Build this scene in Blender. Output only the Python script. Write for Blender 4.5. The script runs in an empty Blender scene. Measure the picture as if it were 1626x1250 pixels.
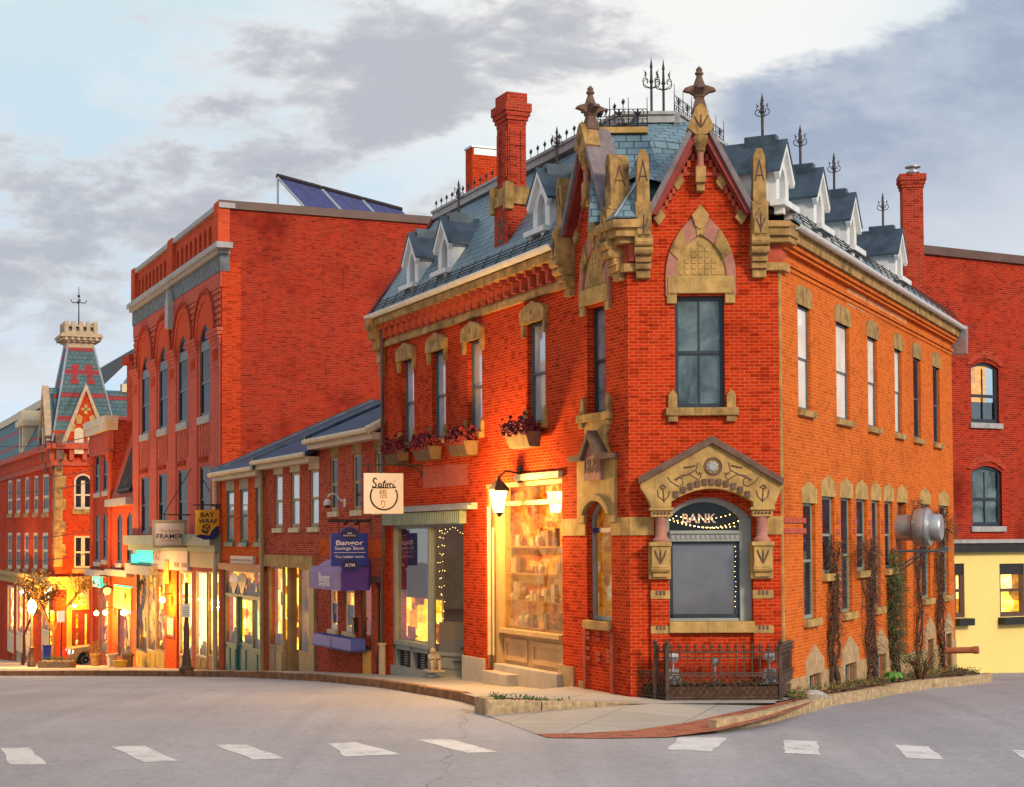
import bpy, bmesh, math, random
from mathutils import Vector, Matrix
R = math.radians
random.seed(7)
SC = bpy.context.scene
COL = SC.collection

# ------------------------------------------------------------------ camera
F, CX, CY, SHY = 2600.0, 813.0, 625.0, 139.0
CAM = Vector((0, 0, 3.15))
PITCH, ROLL = R(2.0), R(0.3)
FW = Vector((0, math.cos(PITCH), math.sin(PITCH)))
U0 = Vector((0, -math.sin(PITCH), math.cos(PITCH)))
R0 = Vector((1, 0, 0))
UP = U0 * math.cos(ROLL) + R0 * math.sin(ROLL)
RT = R0 * math.cos(ROLL) - U0 * math.sin(ROLL)
cd = bpy.data.cameras.new('camera')
cam = bpy.data.objects.new('camera', cd)
COL.objects.link(cam)
cd.sensor_width = 36.0
cd.lens = 36.0 * F / 1626.0
cd.shift_y = SHY / 1626.0
cd.clip_end = 4000
m3 = Matrix((RT, UP, -FW)).transposed()
cam.matrix_world = Matrix.Translation(CAM) @ m3.to_4x4()
SC.camera = cam

def ray(px, py):
    return (RT * ((px - CX) / F) + UP * ((CY - py + SHY) / F) + FW).normalized()

def proj(p):
    d = Vector(p) - CAM
    z = d.dot(FW)
    return (CX + F * d.dot(RT) / z, CY + SHY - F * d.dot(UP) / z)

# ------------------------------------------------------------------ view, sun and sky
SC.view_settings.view_transform = 'Standard'
SC.view_settings.look = 'None'
SC.view_settings.exposure = 0.27
SC.view_settings.gamma = 1.0
SC.cycles.max_bounces = 6
SC.cycles.diffuse_bounces = 3
SC.cycles.glossy_bounces = 3
SC.cycles.transparent_max_bounces = 8
SC.cycles.use_denoising = True
SC.cycles.caustics_reflective = False
SC.cycles.caustics_refractive = False
SC.cycles.sample_clamp_indirect = 4.0

SUN_AZ, SUN_EL = R(34), R(26)          # from behind the camera, to its right
sd = bpy.data.lights.new('sun', 'SUN')
sd.energy = 2.3
sd.angle = R(12)
sd.color = (1.0, 0.84, 0.66)
sun = bpy.data.objects.new('sun', sd)
COL.objects.link(sun)
sdir = Vector((math.sin(SUN_AZ) * math.cos(SUN_EL), -math.cos(SUN_AZ) * math.cos(SUN_EL), math.sin(SUN_EL)))
sun.rotation_euler = sdir.to_track_quat('Z', 'Y').to_euler()

def lin(c):
    if isinstance(c, str):
        c = [int(c[i:i + 2], 16) / 255 for i in (0, 2, 4)]
        c = [x / 12.92 if x <= .04045 else ((x + .055) / 1.055) ** 2.4 for x in c]
    return (c[0], c[1], c[2], 1.0)

class NT:
    def __init__(s, nt): s.nt = nt
    def n(s, t, ins=None, **kw):
        nd = s.nt.nodes.new('ShaderNode' + t)
        for k, v in kw.items(): setattr(nd, k, v)
        for k, v in (ins or {}).items():
            if hasattr(v, 'links') or isinstance(v, bpy.types.NodeSocket): s.nt.links.new(v, nd.inputs[k])
            else: nd.inputs[k].default_value = v
        return nd
    def m(s, op, a, b=0.0, c=0.0, clamp=False):
        nd = s.n('Math', operation=op, use_clamp=clamp)
        for i, v in enumerate((a, b, c)):
            if isinstance(v, bpy.types.NodeSocket): s.nt.links.new(v, nd.inputs[i])
            else: nd.inputs[i].default_value = v
        return nd.outputs[0]
    def mix(s, f, a, b, blend='MIX'):
        nd = s.n('Mix', data_type='RGBA', blend_type=blend)
        for i, v in ((0, f), (6, a), (7, b)):
            if isinstance(v, bpy.types.NodeSocket): s.nt.links.new(v, nd.inputs[i])
            elif i == 0: nd.inputs[0].default_value = v
            else: nd.inputs[i].default_value = lin(v)
        return nd.outputs[2]
    def ramp(s, f, stops, interp='LINEAR'):
        nd = s.n('ValToRGB')
        cr = nd.color_ramp
        cr.interpolation = interp
        while len(cr.elements) < len(stops): cr.elements.new(0.5)
        for e, (p, c) in zip(cr.elements, stops):
            e.position = p
            e.color = lin(c) if not isinstance(c, (int, float)) else (c, c, c, 1)
        s.nt.links.new(f, nd.inputs[0])
        return nd.outputs[0]
    def smooth(s, v, a, b):
        nd = s.n('MapRange', {1: a, 2: b, 3: 0.0, 4: 1.0}, interpolation_type='SMOOTHSTEP')
        s.nt.links.new(v, nd.inputs[0])
        return nd.outputs[0]

world = bpy.data.worlds.new('World')
SC.world = world
world.use_nodes = True
wn = world.node_tree
wn.nodes.clear()
w = NT(wn)
tc = w.n('TexCoord').outputs['Generated']
sep = w.n('SeparateXYZ', {0: tc})
sx, sy, sz = sep.outputs
nish = w.n('TexSky', sky_type='NISHITA', sun_disc=False, sun_elevation=SUN_EL, sun_rotation=math.pi - SUN_AZ)
# tangent-plane direction, usable in every azimuth
ry = w.m('MAXIMUM', w.m('ABSOLUTE', sy), 0.15)
tx = w.m('DIVIDE', sx, ry)
tz = w.m('DIVIDE', sz, ry)
cvec = w.n('CombineXYZ', {0: w.m('MULTIPLY', tx, 1.0), 1: w.m('MULTIPLY', tz, 2.2), 2: w.m('MULTIPLY', sy, 0.6)}).outputs[0]
n1 = w.n('TexNoise', {'Vector': cvec, 'Scale': 15.0, 'Detail': 9.0, 'Roughness': .62, 'Distortion': .15}).outputs[0]
n2 = w.n('TexNoise', {'Vector': cvec, 'Scale': 5.0, 'Detail': 4.0, 'Roughness': .5}).outputs[0]
clear = w.ramp(sz, [(0.0, 'EAF2F6'), (0.09, 'BCDCF6'), (0.2, 'C6DEEE'), (0.34, 'D2E4EA'), (0.8, '9FBFE0')])
# wispy grey bands: left diagonal streak, right bank
def band(x0, z0, x1, z1, wd):
    L = math.hypot(x1 - x0, z1 - z0)
    ax, az = (x1 - x0) / L, (z1 - z0) / L
    dist = w.m('ABSOLUTE', w.m('ADD', w.m('MULTIPLY', w.m('SUBTRACT', tx, x0), -az), w.m('MULTIPLY', w.m('SUBTRACT', tz, z0), ax)))
    return w.m('SUBTRACT', 1.0, w.smooth(dist, 0.0, wd))
left_m = w.m('SUBTRACT', 1.0, w.smooth(tx, 0.0, 0.09))
b1 = w.m('MULTIPLY', band(.06, .35, -.26, .185, .10), left_m)
# the right bank lies below a slanting edge
edge = w.m('SUBTRACT', w.m('ADD', w.m('ADD', w.m('MULTIPLY', tx, .36), .236), w.m('MULTIPLY', w.m('SUBTRACT', n1, .5), .055)), tz)
b2 = w.m('MULTIPLY', w.smooth(edge, -.003, .014), w.smooth(tx, .10, .15))
b2 = w.m('MULTIPLY', b2, w.m('SUBTRACT', 1.0, w.m('MULTIPLY', w.smooth(edge, .05, .24), .9)))
fade = w.smooth(tz, .06, .17)
d1 = w.m('ADD', w.m('MULTIPLY', b1, .30), w.m('ADD', w.m('MULTIPLY', w.m('SUBTRACT', n1, .5), 2.9), w.m('MULTIPLY', w.m('SUBTRACT', n2, .435), 2.0)))
cl = w.m('MULTIPLY', w.smooth(d1, -.10, .5), fade)
cl = w.m('MULTIPLY', cl, w.m('SUBTRACT', 1.0, w.smooth(tx, .06, .2)))
wh = w.m('MULTIPLY', w.smooth(w.m('ADD', n2, w.m('MULTIPLY', n1, .45)), .58, .88), .75)
glow = w.m('MULTIPLY', w.smooth(tz, .15, .28), w.m('SUBTRACT', 1.0, w.smooth(w.m('ABSOLUTE', w.m('SUBTRACT', tx, .10)), .05, .28)))
sky = w.mix(wh, clear, 'F4F3F4')
sky = w.mix(w.m('MULTIPLY', glow, .85), sky, 'FDFAF5')
greyc = w.mix(w.smooth(d1, .05, .8), 'DCDBDC', 'AEB1BC')
sky = w.mix(w.m('MULTIPLY', cl, .85), sky, greyc)
b2n = w.m('MULTIPLY', b2, w.m('ADD', .22, w.m('MULTIPLY', n1, 1.35)))
sky = w.mix(w.m('MINIMUM', b2n, 1.0), sky, 'A2B0C5')
sky = w.mix(w.smooth(sz, -.02, -.06), sky, (.22, .20, .19))
nsc = w.mix(1.0, nish.outputs[0], (.05, .05, .05), 'MULTIPLY')
# overhead and behind the camera the vault is a little brighter than the framed part
back = w.m('ADD', 1.0, w.m('MULTIPLY', w.smooth(sy, .75, -.3), .10))
skyb = w.n('VectorMath', {0: sky}, operation='SCALE')
wn.links.new(w.m('MULTIPLY', back, .89), skyb.inputs['Scale'])
tot = w.mix(.06, skyb.outputs[0], nsc)
bg = w.n('Background', {'Color': tot, 'Strength': 1.0})
out = w.n('OutputWorld', {'Surface': bg.outputs[0]})

# ------------------------------------------------------------------ materials
MATS = {}
def newmat(name):
    m = bpy.data.materials.new(name)
    m.use_nodes = True
    m.node_tree.nodes.clear()
    MATS[name] = m
    t = NT(m.node_tree)
    p = t.n('BsdfPrincipled')
    o = t.n('OutputMaterial', {'Surface': p.outputs[0]})
    return m, t, p
def lk(t, a, b): t.nt.links.new(a, b)

def m_plain(name, col, rough=.6, var=.12, scale=6.0, metal=0.0, bump=.0, bscale=None, spec=.4, streak=0.0):
    m, t, p = newmat(name)
    co = t.n('TexCoord').outputs['Object']
    nz = t.n('TexNoise', {'Vector': co, 'Scale': scale, 'Detail': 5.0, 'Roughness': .6}).outputs[0]
    c = Vector(lin(col)[:3])
    a = c * (1 - var * 1.6); b = c * (1 + var * 1.4)
    colr = t.ramp(nz, [(.28, tuple(a)), (.72, tuple(b))])
    if streak:
        mp = t.n('Mapping', {'Vector': co, 'Scale': (3.0, 3.0, .35)}).outputs[0]
        n3 = t.n('TexNoise', {'Vector': mp, 'Scale': 3.0, 'Detail': 6.0, 'Roughness': .65}).outputs[0]
        colr = t.mix(t.m('MULTIPLY', t.smooth(n3, .5, .75), streak), colr, tuple(c * .45))
    lk(t, colr, p.inputs['Base Color'])
    p.inputs['Roughness'].default_value = rough
    p.inputs['Metallic'].default_value = metal
    p.inputs['Specular IOR Level'].default_value = spec
    if bump:
        n4 = t.n('TexNoise', {'Vector': co, 'Scale': bscale or scale * 4, 'Detail': 4.0}).outputs[0]
        bp = t.n('Bump', {'Height': n4, 'Strength': bump, 'Distance': .02})
        lk(t, bp.outputs[0], p.inputs['Normal'])
    return m

def m_brick(name, c1, c2, mort, bw=.2, rh=.068, ms=.011, stain=.35, stainc=None, bump=.5, big=.22, odd=.5):
    m, t, p = newmat(name)
    uv = t.n('UVMap').outputs[0]
    # slight waviness so that the courses are not ruler-straight
    wob = t.n('TexNoise', {'Vector': uv, 'Scale': 2.5, 'Detail': 2.0})
    wv = t.n('VectorMath', {0: wob.outputs[1], 1: (.5, .5, .5)}, operation='SUBTRACT').outputs[0]
    wv = t.n('VectorMath', {0: wv}, operation='SCALE'); wv.inputs['Scale'].default_value = .022
    uv2 = t.n('VectorMath', {0: uv, 1: wv.outputs[0]}, operation='ADD').outputs[0]
    br = t.n('TexBrick', {'Vector': uv2, 'Color1': lin(c1), 'Color2': lin(c2), 'Mortar': lin(mort), 'Scale': 1.0,
                          'Mortar Size': ms, 'Mortar Smooth': .35, 'Bias': -.1, 'Brick Width': bw, 'Row Height': rh})
    n1 = t.n('TexNoise', {'Vector': uv, 'Scale': 1.1, 'Detail': 6.0, 'Roughness': .65}).outputs[0]
    n2 = t.n('TexNoise', {'Vector': uv, 'Scale': .33, 'Detail': 4.0, 'Roughness': .6}).outputs[0]
    mp = t.n('Mapping', {'Vector': uv, 'Scale': (2.2, .25, 1.0)}).outputs[0]
    n3 = t.n('TexNoise', {'Vector': mp, 'Scale': 1.3, 'Detail': 6.0, 'Roughness': .7}).outputs[0]
    # odd darker bricks: cells sized like the bricks
    cellv = t.n('VectorMath', {0: uv, 1: (1 / bw, 1 / rh, 1.0)}, operation='MULTIPLY').outputs[0]
    wh = t.n('TexWhiteNoise', {'Vector': t.n('VectorMath', {0: cellv}, operation='FLOOR').outputs[0]}).outputs[0]
    c = t.mix(t.m('MULTIPLY', t.smooth(wh, .74, .95), odd), br.outputs[0], Vector(lin(c2)[:3]) * .32)
    c = t.mix(t.m('MULTIPLY', t.smooth(n1, .35, .75), big), c, Vector(lin(c1)[:3]) * 1.35)
    sc = stainc if stainc else tuple(Vector(lin(c2)[:3]) * .42)
    c = t.mix(t.m('MULTIPLY', t.smooth(n2, .5, .72), stain), c, sc)
    c = t.mix(t.m('MULTIPLY', t.smooth(n3, .55, .78), stain * .8), c, sc)
    lk(t, c, p.inputs['Base Color'])
    p.inputs['Roughness'].default_value = .85
    p.inputs['Specular IOR Level'].default_value = .04
    h = t.m('ADD', t.m('MULTIPLY', br.outputs[1], -1.0), t.m('MULTIPLY', n1, .4))
    bp = t.n('Bump', {'Height': h, 'Strength': bump, 'Distance': .012})
    lk(t, bp.outputs[0], p.inputs['Normal'])
    return m

def m_slate(name, c1, c2, gap, bw=.42, rh=.22, bands=None, rough=.45):
    m, t, p = newmat(name)
    uv = t.n('UVMap').outputs[0]
    br = t.n('TexBrick', {'Vector': uv, 'Color1': lin(c1), 'Color2': lin(c2), 'Mortar': lin(gap), 'Scale': 1.0,
                          'Mortar Size': .014, 'Mortar Smooth': .2, 'Bias': 0.0, 'Brick Width': bw, 'Row Height': rh})
    n1 = t.n('TexNoise', {'Vector': uv, 'Scale': .8, 'Detail': 5.0, 'Roughness': .65}).outputs[0]
    mp = t.n('Mapping', {'Vector': uv, 'Scale': (4.0, .3, 1.0)}).outputs[0]
    n2 = t.n('TexNoise', {'Vector': mp, 'Scale': 1.2, 'Detail': 5.0, 'Roughness': .7}).outputs[0]
    c = t.mix(t.m('MULTIPLY', t.smooth(n1, .4, .75), .4), br.outputs[0], Vector(lin(c1)[:3]) * 1.5)
    c = t.mix(t.m('MULTIPLY', t.smooth(n2, .55, .8), .4), c, Vector(lin(c2)[:3]) * .5)
    if bands:
        s = t.n('SeparateXYZ', {0: uv}).outputs[1]
        ph = t.m('MULTIPLY', t.m('FRACT', t.m('DIVIDE', s, bands[0])), bands[0])
        f = t.m('MULTIPLY', t.m('GREATER_THAN', ph, bands[1]), t.m('LESS_THAN', ph, bands[1] + bands[2]))
        c = t.mix(t.m('MULTIPLY', f, t.m('SUBTRACT', 1.0, br.outputs[1])), c, bands[3])
    lk(t, c, p.inputs['Base Color'])
    p.inputs['Roughness'].default_value = rough
    # each course tilts up from the one below it
    s2 = t.n('SeparateXYZ', {0: uv}).outputs[1]
    saw = t.m('SUBTRACT', 1.0, t.m('FRACT', t.m('DIVIDE', s2, rh)))
    h = t.m('SUBTRACT', saw, t.m('MULTIPLY', br.outputs[1], .8))
    bp = t.n('Bump', {'Height': h, 'Strength': .6, 'Distance': .02})
    lk(t, bp.outputs[0], p.inputs['Normal'])
    return m

def m_emit(name, col, strength):
    m, t, p = newmat(name)
    p.inputs['Base Color'].default_value = lin(col)
    p.inputs['Emission Color'].default_value = lin(col)
    p.inputs['Emission Strength'].default_value = strength
    return m

def m_glass(name, tint='DDE6E6', refl=.25, rough=.02, cap=.9):
    """clear pane: see-through with a mirror share that grows at grazing angles"""
    m, t, p = newmat(name)
    tr = t.n('BsdfTransparent', {'Color': lin(tint)})
    gl = t.n('BsdfGlossy', {'Color': (1, 1, 1, 1), 'Roughness': rough})
    lw = t.n('LayerWeight', {'Blend': .35}).outputs[0]
    co = t.n('TexCoord').outputs['Object']
    nz = t.n('TexNoise', {'Vector': co, 'Scale': .9, 'Detail': 1.0}).outputs[0]
    bp = t.n('Bump', {'Height': nz, 'Strength': .05, 'Distance': .05})
    lk(t, bp.outputs[0], gl.inputs['Normal'])
    f = t.m('MINIMUM', t.m('ADD', refl * .35, t.m('MULTIPLY', lw, refl * 1.5)), cap)
    mx = t.n('MixShader', {0: f, 1: tr.outputs[0], 2: gl.outputs[0]})
    for nd in list(t.nt.nodes):
        if nd.type == 'OUTPUT_MATERIAL': lk(t, mx.outputs[0], nd.inputs[0])
    t.nt.nodes.remove(p)
    return m

def m_pane(name, col, refl=.3, rough=.04, var=.35, col2=None, cap=.9):
    """pane over a dark room or a drawn blind, some with mirrored sky put into the colour"""
    m, t, p = newmat(name)
    co = t.n('TexCoord').outputs['Object']
    nz = t.n('TexNoise', {'Vector': co, 'Scale': 1.4, 'Detail': 4.0, 'Roughness': .6, 'Distortion': .5}).outputs[0]
    c = Vector(lin(col)[:3])
    base = t.ramp(nz, [(.35, tuple(c * (1 - var))), (.65, tuple(Vector(lin(col2)[:3]) if col2 else c * (1 + var)))])
    df = t.n('BsdfDiffuse', {'Color': base})
    gl = t.n('BsdfGlossy', {'Color': (.95, .97, 1, 1), 'Roughness': rough})
    nz2 = t.n('TexNoise', {'Vector': co, 'Scale': 1.1, 'Detail': 1.0}).outputs[0]
    bp = t.n('Bump', {'Height': nz2, 'Strength': .06, 'Distance': .06})
    lk(t, bp.outputs[0], gl.inputs['Normal'])
    lw = t.n('LayerWeight', {'Blend': .3}).outputs[0]
    f = t.m('MINIMUM', t.m('ADD', refl * .5, t.m('MULTIPLY', lw, refl)), cap)
    mx = t.n('MixShader', {0: f, 1: df.outputs[0], 2: gl.outputs[0]})
    for nd in list(t.nt.nodes):
        if nd.type == 'OUTPUT_MATERIAL': lk(t, mx.outputs[0], nd.inputs[0])
    t.nt.nodes.remove(p)
    return m

def m_interior(name, cols, strength, sx=1.6, sy=2.2, cell=.55):
    """a lit shop display seen through the pane: goods, shelves and bright wall"""
    m, t, p = newmat(name)
    uv = t.n('UVMap').outputs[0]
    mp = t.n('Mapping', {'Vector': uv, 'Scale': (sx, sy, 1.0)}).outputs[0]
    v = t.n('TexVoronoi', {'Vector': mp, 'Scale': 1.0, 'Randomness': .8}, distance='CHEBYCHEV', feature='F1')
    mq = t.n('Mapping', {'Vector': uv, 'Scale': (.5, 1.15, 1.0)}).outputs[0]
    nz = t.n('TexNoise', {'Vector': mq, 'Scale': 4.0, 'Detail': 7.0, 'Roughness': .72, 'Distortion': .3}).outputs[0]
    s = t.n('SeparateColor', {0: v.outputs[1]}).outputs[0]
    k = t.m('ADD', t.m('MULTIPLY', s, cell), t.m('MULTIPLY', nz, 1.05 - cell))
    st = [(i / (len(cols) - 1) * .6 + .2, c) for i, c in enumerate(cols)]
    c = t.ramp(k, st)
    lk(t, c, p.inputs['Base Color'])
    lk(t, c, p.inputs['Emission Color'])
    p.inputs['Emission Strength'].default_value = strength
    p.inputs['Roughness'].default_value = .7
    return m

# masonry
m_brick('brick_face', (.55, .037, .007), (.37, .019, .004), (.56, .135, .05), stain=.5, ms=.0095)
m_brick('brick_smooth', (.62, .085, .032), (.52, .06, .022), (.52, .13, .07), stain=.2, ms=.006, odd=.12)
m_brick('brick_side', (.66, .125, .018), (.52, .08, .011), (.64, .23, .06), stain=.3, ms=.010, odd=.3)  # common orange brick, with warm street-lamp glow put into the colour
m_brick('brick_rubble', (.40, .026, .009), (.22, .013, .010), (.40, .085, .045), stain=.65, ms=.012, big=.3, odd=.4)
m_brick('brick_pink', (.56, .125, .085), (.48, .09, .06), (.44, .13, .09), stain=.3, ms=.006, odd=.12)
m_brick('brick_dark', (.46, .04, .018), (.30, .02, .01), (.38, .12, .07), stain=.35)
m_brick('brick_shop', (.50, .065, .03), (.34, .036, .018), (.50, .20, .13), stain=.3)
m_brick('brick_orange', (.68, .105, .02), (.58, .07, .013), (.56, .16, .05), stain=.15, ms=.006)
m_brick('brick_yellow_paint', (.86, .68, .24), (.85, .66, .225), (.82, .63, .21), stain=.08, ms=.008, bump=.3, big=.04, odd=.03)
m_brick('brick_paving', (.44, .14, .08), (.34, .10, .06), (.34, .22, .16), bw=.2, rh=.1, stain=.4)
m_plain('sandstone', (.37, .215, .07), .85, .4, 3.0, bump=.7, streak=.9)
m_plain('sandstone_light', (.46, .28, .09), .85, .26, 3.0, bump=.4, streak=.6)
m_plain('sandstone_pink', (.40, .17, .12), .85, .16, 4.0, bump=.3, streak=.2)
m_plain('sandstone_dark', (.15, .085, .06), .9, .25, 4.0, bump=.4, streak=.4)
m_plain('granite', (.42, .38, .33), .8, .16, 14.0, bump=.3, streak=.25)
m_plain('granite_tan', (.46, .30, .15), .85, .2, 5.0, bump=.3, streak=.35)
m_plain('stone_frieze', (.13, .15, .16), .85, .3, 3.0, bump=.3)
m_plain('stone_grey', (.36, .35, .34), .8, .15, 5.0, bump=.2, streak=.2)
m_plain('terracotta', (.46, .075, .035), .8, .15, 5.0, bump=.2)
m_plain('red_trim', (.24, .022, .012), .55, .2, 3.0)
m_plain('marble', (.50, .43, .35), .5, .08, 3.0, streak=.15)
m_plain('concrete', (.40, .37, .33), .9, .1, 3.0, bump=.25)
# roofs and metal
m_slate('slate', (.15, .235, .28), (.10, .17, .215), (.02, .03, .04), bw=.31, rh=.19, rough=.5)
m_slate('slate_dark', (.030, .075, .15), (.018, .045, .10), (.01, .015, .025), bw=.3, rh=.2, rough=.75)
m_slate('slate_banded', (.065, .135, .15), (.04, .095, .115), (.02, .03, .035), bw=.3, rh=.28, bands=(1.55, .18, .34, (.30, .014, .018)), rough=.7)
m_slate('slate_plain', (.12, .20, .21), (.085, .15, .165), (.04, .06, .06), bw=.3, rh=.25)
m_plain('roof_metal', (.05, .075, .10), .42, .3, 2.5, metal=.35, streak=.3)
m_plain('iron', (.045, .032, .03), .55, .3, 8.0, metal=.4)
m_plain('iron_brown', (.085, .05, .035), .6, .3, 8.0, metal=.3)
m_plain('zinc', (.45, .47, .48), .38, .14, 3.0, metal=.75)
m_plain('white_paint', (.68, .68, .66), .55, .07, 3.0, streak=.12)
m_plain('cream_paint', (.62, .50, .32), .6, .1, 3.0, streak=.2)
m_plain('grey_paint', (.30, .32, .29), .55, .1, 3.0, streak=.15)
m_plain('green_paint', (.03, .17, .13), .5, .15, 3.0)
m_plain('sage_paint', (.25, .30, .23), .55, .12, 3.0)
m_plain('tan_paint', (.36, .25, .12), .55, .12, 3.0, streak=.15)
m_plain('wood_panel', (.52, .33, .15), .55, .12, 2.0, streak=.3)
m_plain('dark_frame', (.022, .033, .045), .4, .2, 4.0)
m_plain('slate_frame', (.09, .115, .13), .45, .15, 4.0)
m_plain('brown_metal', (.11, .055, .04), .5, .15, 2.0)
m_plain('black_paint', (.018, .016, .016), .5, .2, 4.0)
m_plain('navy', (.012, .018, .12), .45, .1, 4.0)
m_plain('bank_blue', (.012, .035, .34), .42, .06, 3.0)
m_plain('bank_blue_light', (.10, .14, .52), .5, .08, 3.0)
m_plain('lavender_canvas', (.38, .27, .46), .8, .1, 3.0)
m_plain('violet_canvas', (.11, .055, .33), .8, .12, 3.0)
m_plain('sign_white', (.80, .76, .75), .5, .04, 2.0)
m_plain('sign_cream', (.66, .50, .40), .55, .06, 2.0)
m_plain('sign_pink', (.70, .48, .38), .55, .06, 2.0)
m_plain('sign_orange', (.80, .36, .015), .5, .06, 2.0)
m_plain('sign_black', (.012, .011, .012), .5, .05, 2.0)
m_plain('sign_brown', (.35, .17, .06), .5, .1, 2.0)
m_plain('teal_sign', (.02, .52, .42), .5, .1, 2.0)
m_plain('yellow_panel', (.55, .36, .05), .5, .1, 2.0)
m_plain('planter_stone', (.22, .14, .085), .9, .2, 6.0, bump=.3)
m_plain('burgundy', (.14, .012, .018), .8, .5, 18.0)
m_plain('leaf_green', (.055, .12, .028), .7, .4, 6.0)
m_plain('leaf_olive', (.10, .10, .03), .7, .4, 6.0)
m_plain('leaf_autumn', (.26, .14, .03), .7, .4, 6.0)
m_plain('bark', (.085, .042, .022), .9, .3, 10.0, bump=.4)
m_plain('twig', (.13, .06, .035), .9, .3, 10.0)
m_plain('soil', (.085, .042, .022), .95, .4, 7.0, bump=.8, bscale=14.0)
m_plain('statue_stone', (.52, .42, .31), .85, .12, 6.0, bump=.3)
m_plain('copper_pipe', (.42, .13, .055), .5, .15, 3.0)
m_plain('paint_red', (.55, .02, .012), .35, .1, 3.0)
m_plain('tyre', (.015, .013, .012), .8, .2, 8.0)
m_plain('chrome', (.55, .5, .42), .25, .1, 3.0, metal=.8)
m_plain('panel_cell', (.055, .06, .17), .2, .2, 2.0)
m_plain('kraft', (.36, .24, .15), .8, .1, 3.0)
m_plain('dark_room', (.012, .009, .010), .9, .3, 2.0)
m_plain('vent_dark', (.02, .02, .022), .7, .2, 4.0)
# glass
m_glass('glass_clear', 'E4ECEA', .26)
m_glass('glass_shop', 'DADFD9', .45, cap=.26)
m_glass('glass_mirror', 'E8DCC8', .55, cap=.34)
m_pane('pane_blind_sky', (.50, .53, .55), .5, .03, .2)  # pale colour holds white shades and the sky mirrored over them
m_pane('pane_sky', (.26, .30, .33), .75, .03, .4)
m_pane('pane_dark', (.012, .02, .035), .16, .03, .5, cap=.14)
m_pane('pane_teal', (.015, .035, .042), .12, .05, .5, (.12, .18, .19))
m_pane('pane_grey', (.10, .10, .115), .22, .12, .2)
m_pane('pane_black', (.006, .006, .007), .05, .03, .3)
m_interior('painted_reflection', ['2A1004', '8A3406', 'C86A0E', 'E09A28', 'D8B078', 'FFF0C8'], .5, 2.4, 3.4, .3)  # glowing golden colours stand in for the street mirrored in the pane
m_pane('pane_white', (.70, .68, .66), .35, .04, .12)
m_pane('pane_painted_sky', (.80, .77, .70), .35, .03, .15)  # pale base colour stands in for bright sky mirrored in the glass
# light givers
m_emit('lamp_glass', (1.0, .70, .22), 16.0)
m_emit('bulb_warm', (1.0, .62, .16), 14.0)
m_emit('headlamp', (1.0, .92, .75), 14.0)
m_emit('lit_white', (1.0, .80, .34), 3.2)
m_emit('lit_amber', (1.0, .56, .06), 1.3)
m_emit('lit_teal', (.0, .78, .55), .8)
m_interior('shop_gold', ['2A0F04', '7A2E05', 'E07A08', 'FFC21E', 'FFE070'], 2.3)
m_interior('shop_bright', ['8A4A08', 'E09010', 'FFC420', 'FFE97A', 'FFF2B0'], 2.5)
m_interior('shop_mixed', ['3A1806', '8A4A10', 'D08A20', 'F8B838', 'FFE08A'], 2.2, 2.0, 2.0)
m_interior('shop_dim', ['1A0C04', '52280A', '9A5A14', 'D08A20', 'F0B850'], 1.6, 1.8, 1.6)
m_interior('room_warm', ['6A3A08', 'C07808', 'F5B010', 'FFD040', 'FFF2B0'], 2.2, .8, .8)

# ground
def m_asphalt():
    m, t, p = newmat('asphalt')
    co = t.n('TexCoord').outputs['Object']
    n1 = t.n('TexNoise', {'Vector': co, 'Scale': .22, 'Detail': 6.0, 'Roughness': .6}).outputs[0]
    n2 = t.n('TexNoise', {'Vector': co, 'Scale': 8.0, 'Detail': 7.0, 'Roughness': .95}).outputs[0]
    mp = t.n('Mapping', {'Vector': co, 'Rotation': (0, 0, R(24)), 'Scale': (.9, .05, 1)}).outputs[0]
    n3 = t.n('TexNoise', {'Vector': mp, 'Scale': 1.2, 'Detail': 5.0}).outputs[0]
    c = t.ramp(n1, [(.3, (.295, .28, .295)), (.7, (.40, .378, .39))])
    c = t.mix(t.m('MULTIPLY', t.smooth(n3, .42, .68), .6), c, (.26, .25, .265))
    c = t.mix(t.m('MULTIPLY', t.smooth(n2, .5, .75), .6), c, (.58, .55, .56))
    c = t.mix(t.m('MULTIPLY', t.smooth(n2, .48, .36), .75), c, (.17, .16, .17))
    # tar-filled cracks
    v = t.n('TexVoronoi', {'Vector': co, 'Scale': .085, 'Randomness': 1.0}, feature='DISTANCE_TO_EDGE')
    wn_ = t.n('TexNoise', {'Vector': co, 'Scale': 1.2, 'Detail': 4.0}).outputs[1]
    vv = t.n('VectorMath', {0: wn_}, operation='SCALE'); vv.inputs['Scale'].default_value = .9
    va = t.n('VectorMath', {0: co, 1: vv.outputs[0]}, operation='ADD').outputs[0]
    lk(t, va, v.inputs['Vector'])
    c = t.mix(t.m('MULTIPLY', t.smooth(v.outputs[0], .0018, .0004), .4), c, (.05, .045, .05))
    lk(t, c, p.inputs['Base Color'])
    p.inputs['Roughness'].default_value = .8
    bp = t.n('Bump', {'Height': n2, 'Strength': .35, 'Distance': .01})
    lk(t, bp.outputs[0], p.inputs['Normal'])
m_asphalt()
def m_marking():
    m, t, p = newmat('road_paint')
    co = t.n('TexCoord').outputs['Object']
    n1 = t.n('TexNoise', {'Vector': co, 'Scale': 2.2, 'Detail': 8.0, 'Roughness': .75}).outputs[0]
    n2 = t.n('TexNoise', {'Vector': co, 'Scale': 24.0, 'Detail': 4.0}).outputs[0]
    k = t.m('ADD', n1, t.m('MULTIPLY', t.m('SUBTRACT', n2, .5), .5))
    c = t.ramp(k, [(.34, (.38, .36, .36)), (.46, (.62, .60, .58)), (.8, (.80, .78, .75))])
    lk(t, c, p.inputs['Base Color'])
    p.inputs['Roughness'].default_value = .7
m_marking()
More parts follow.
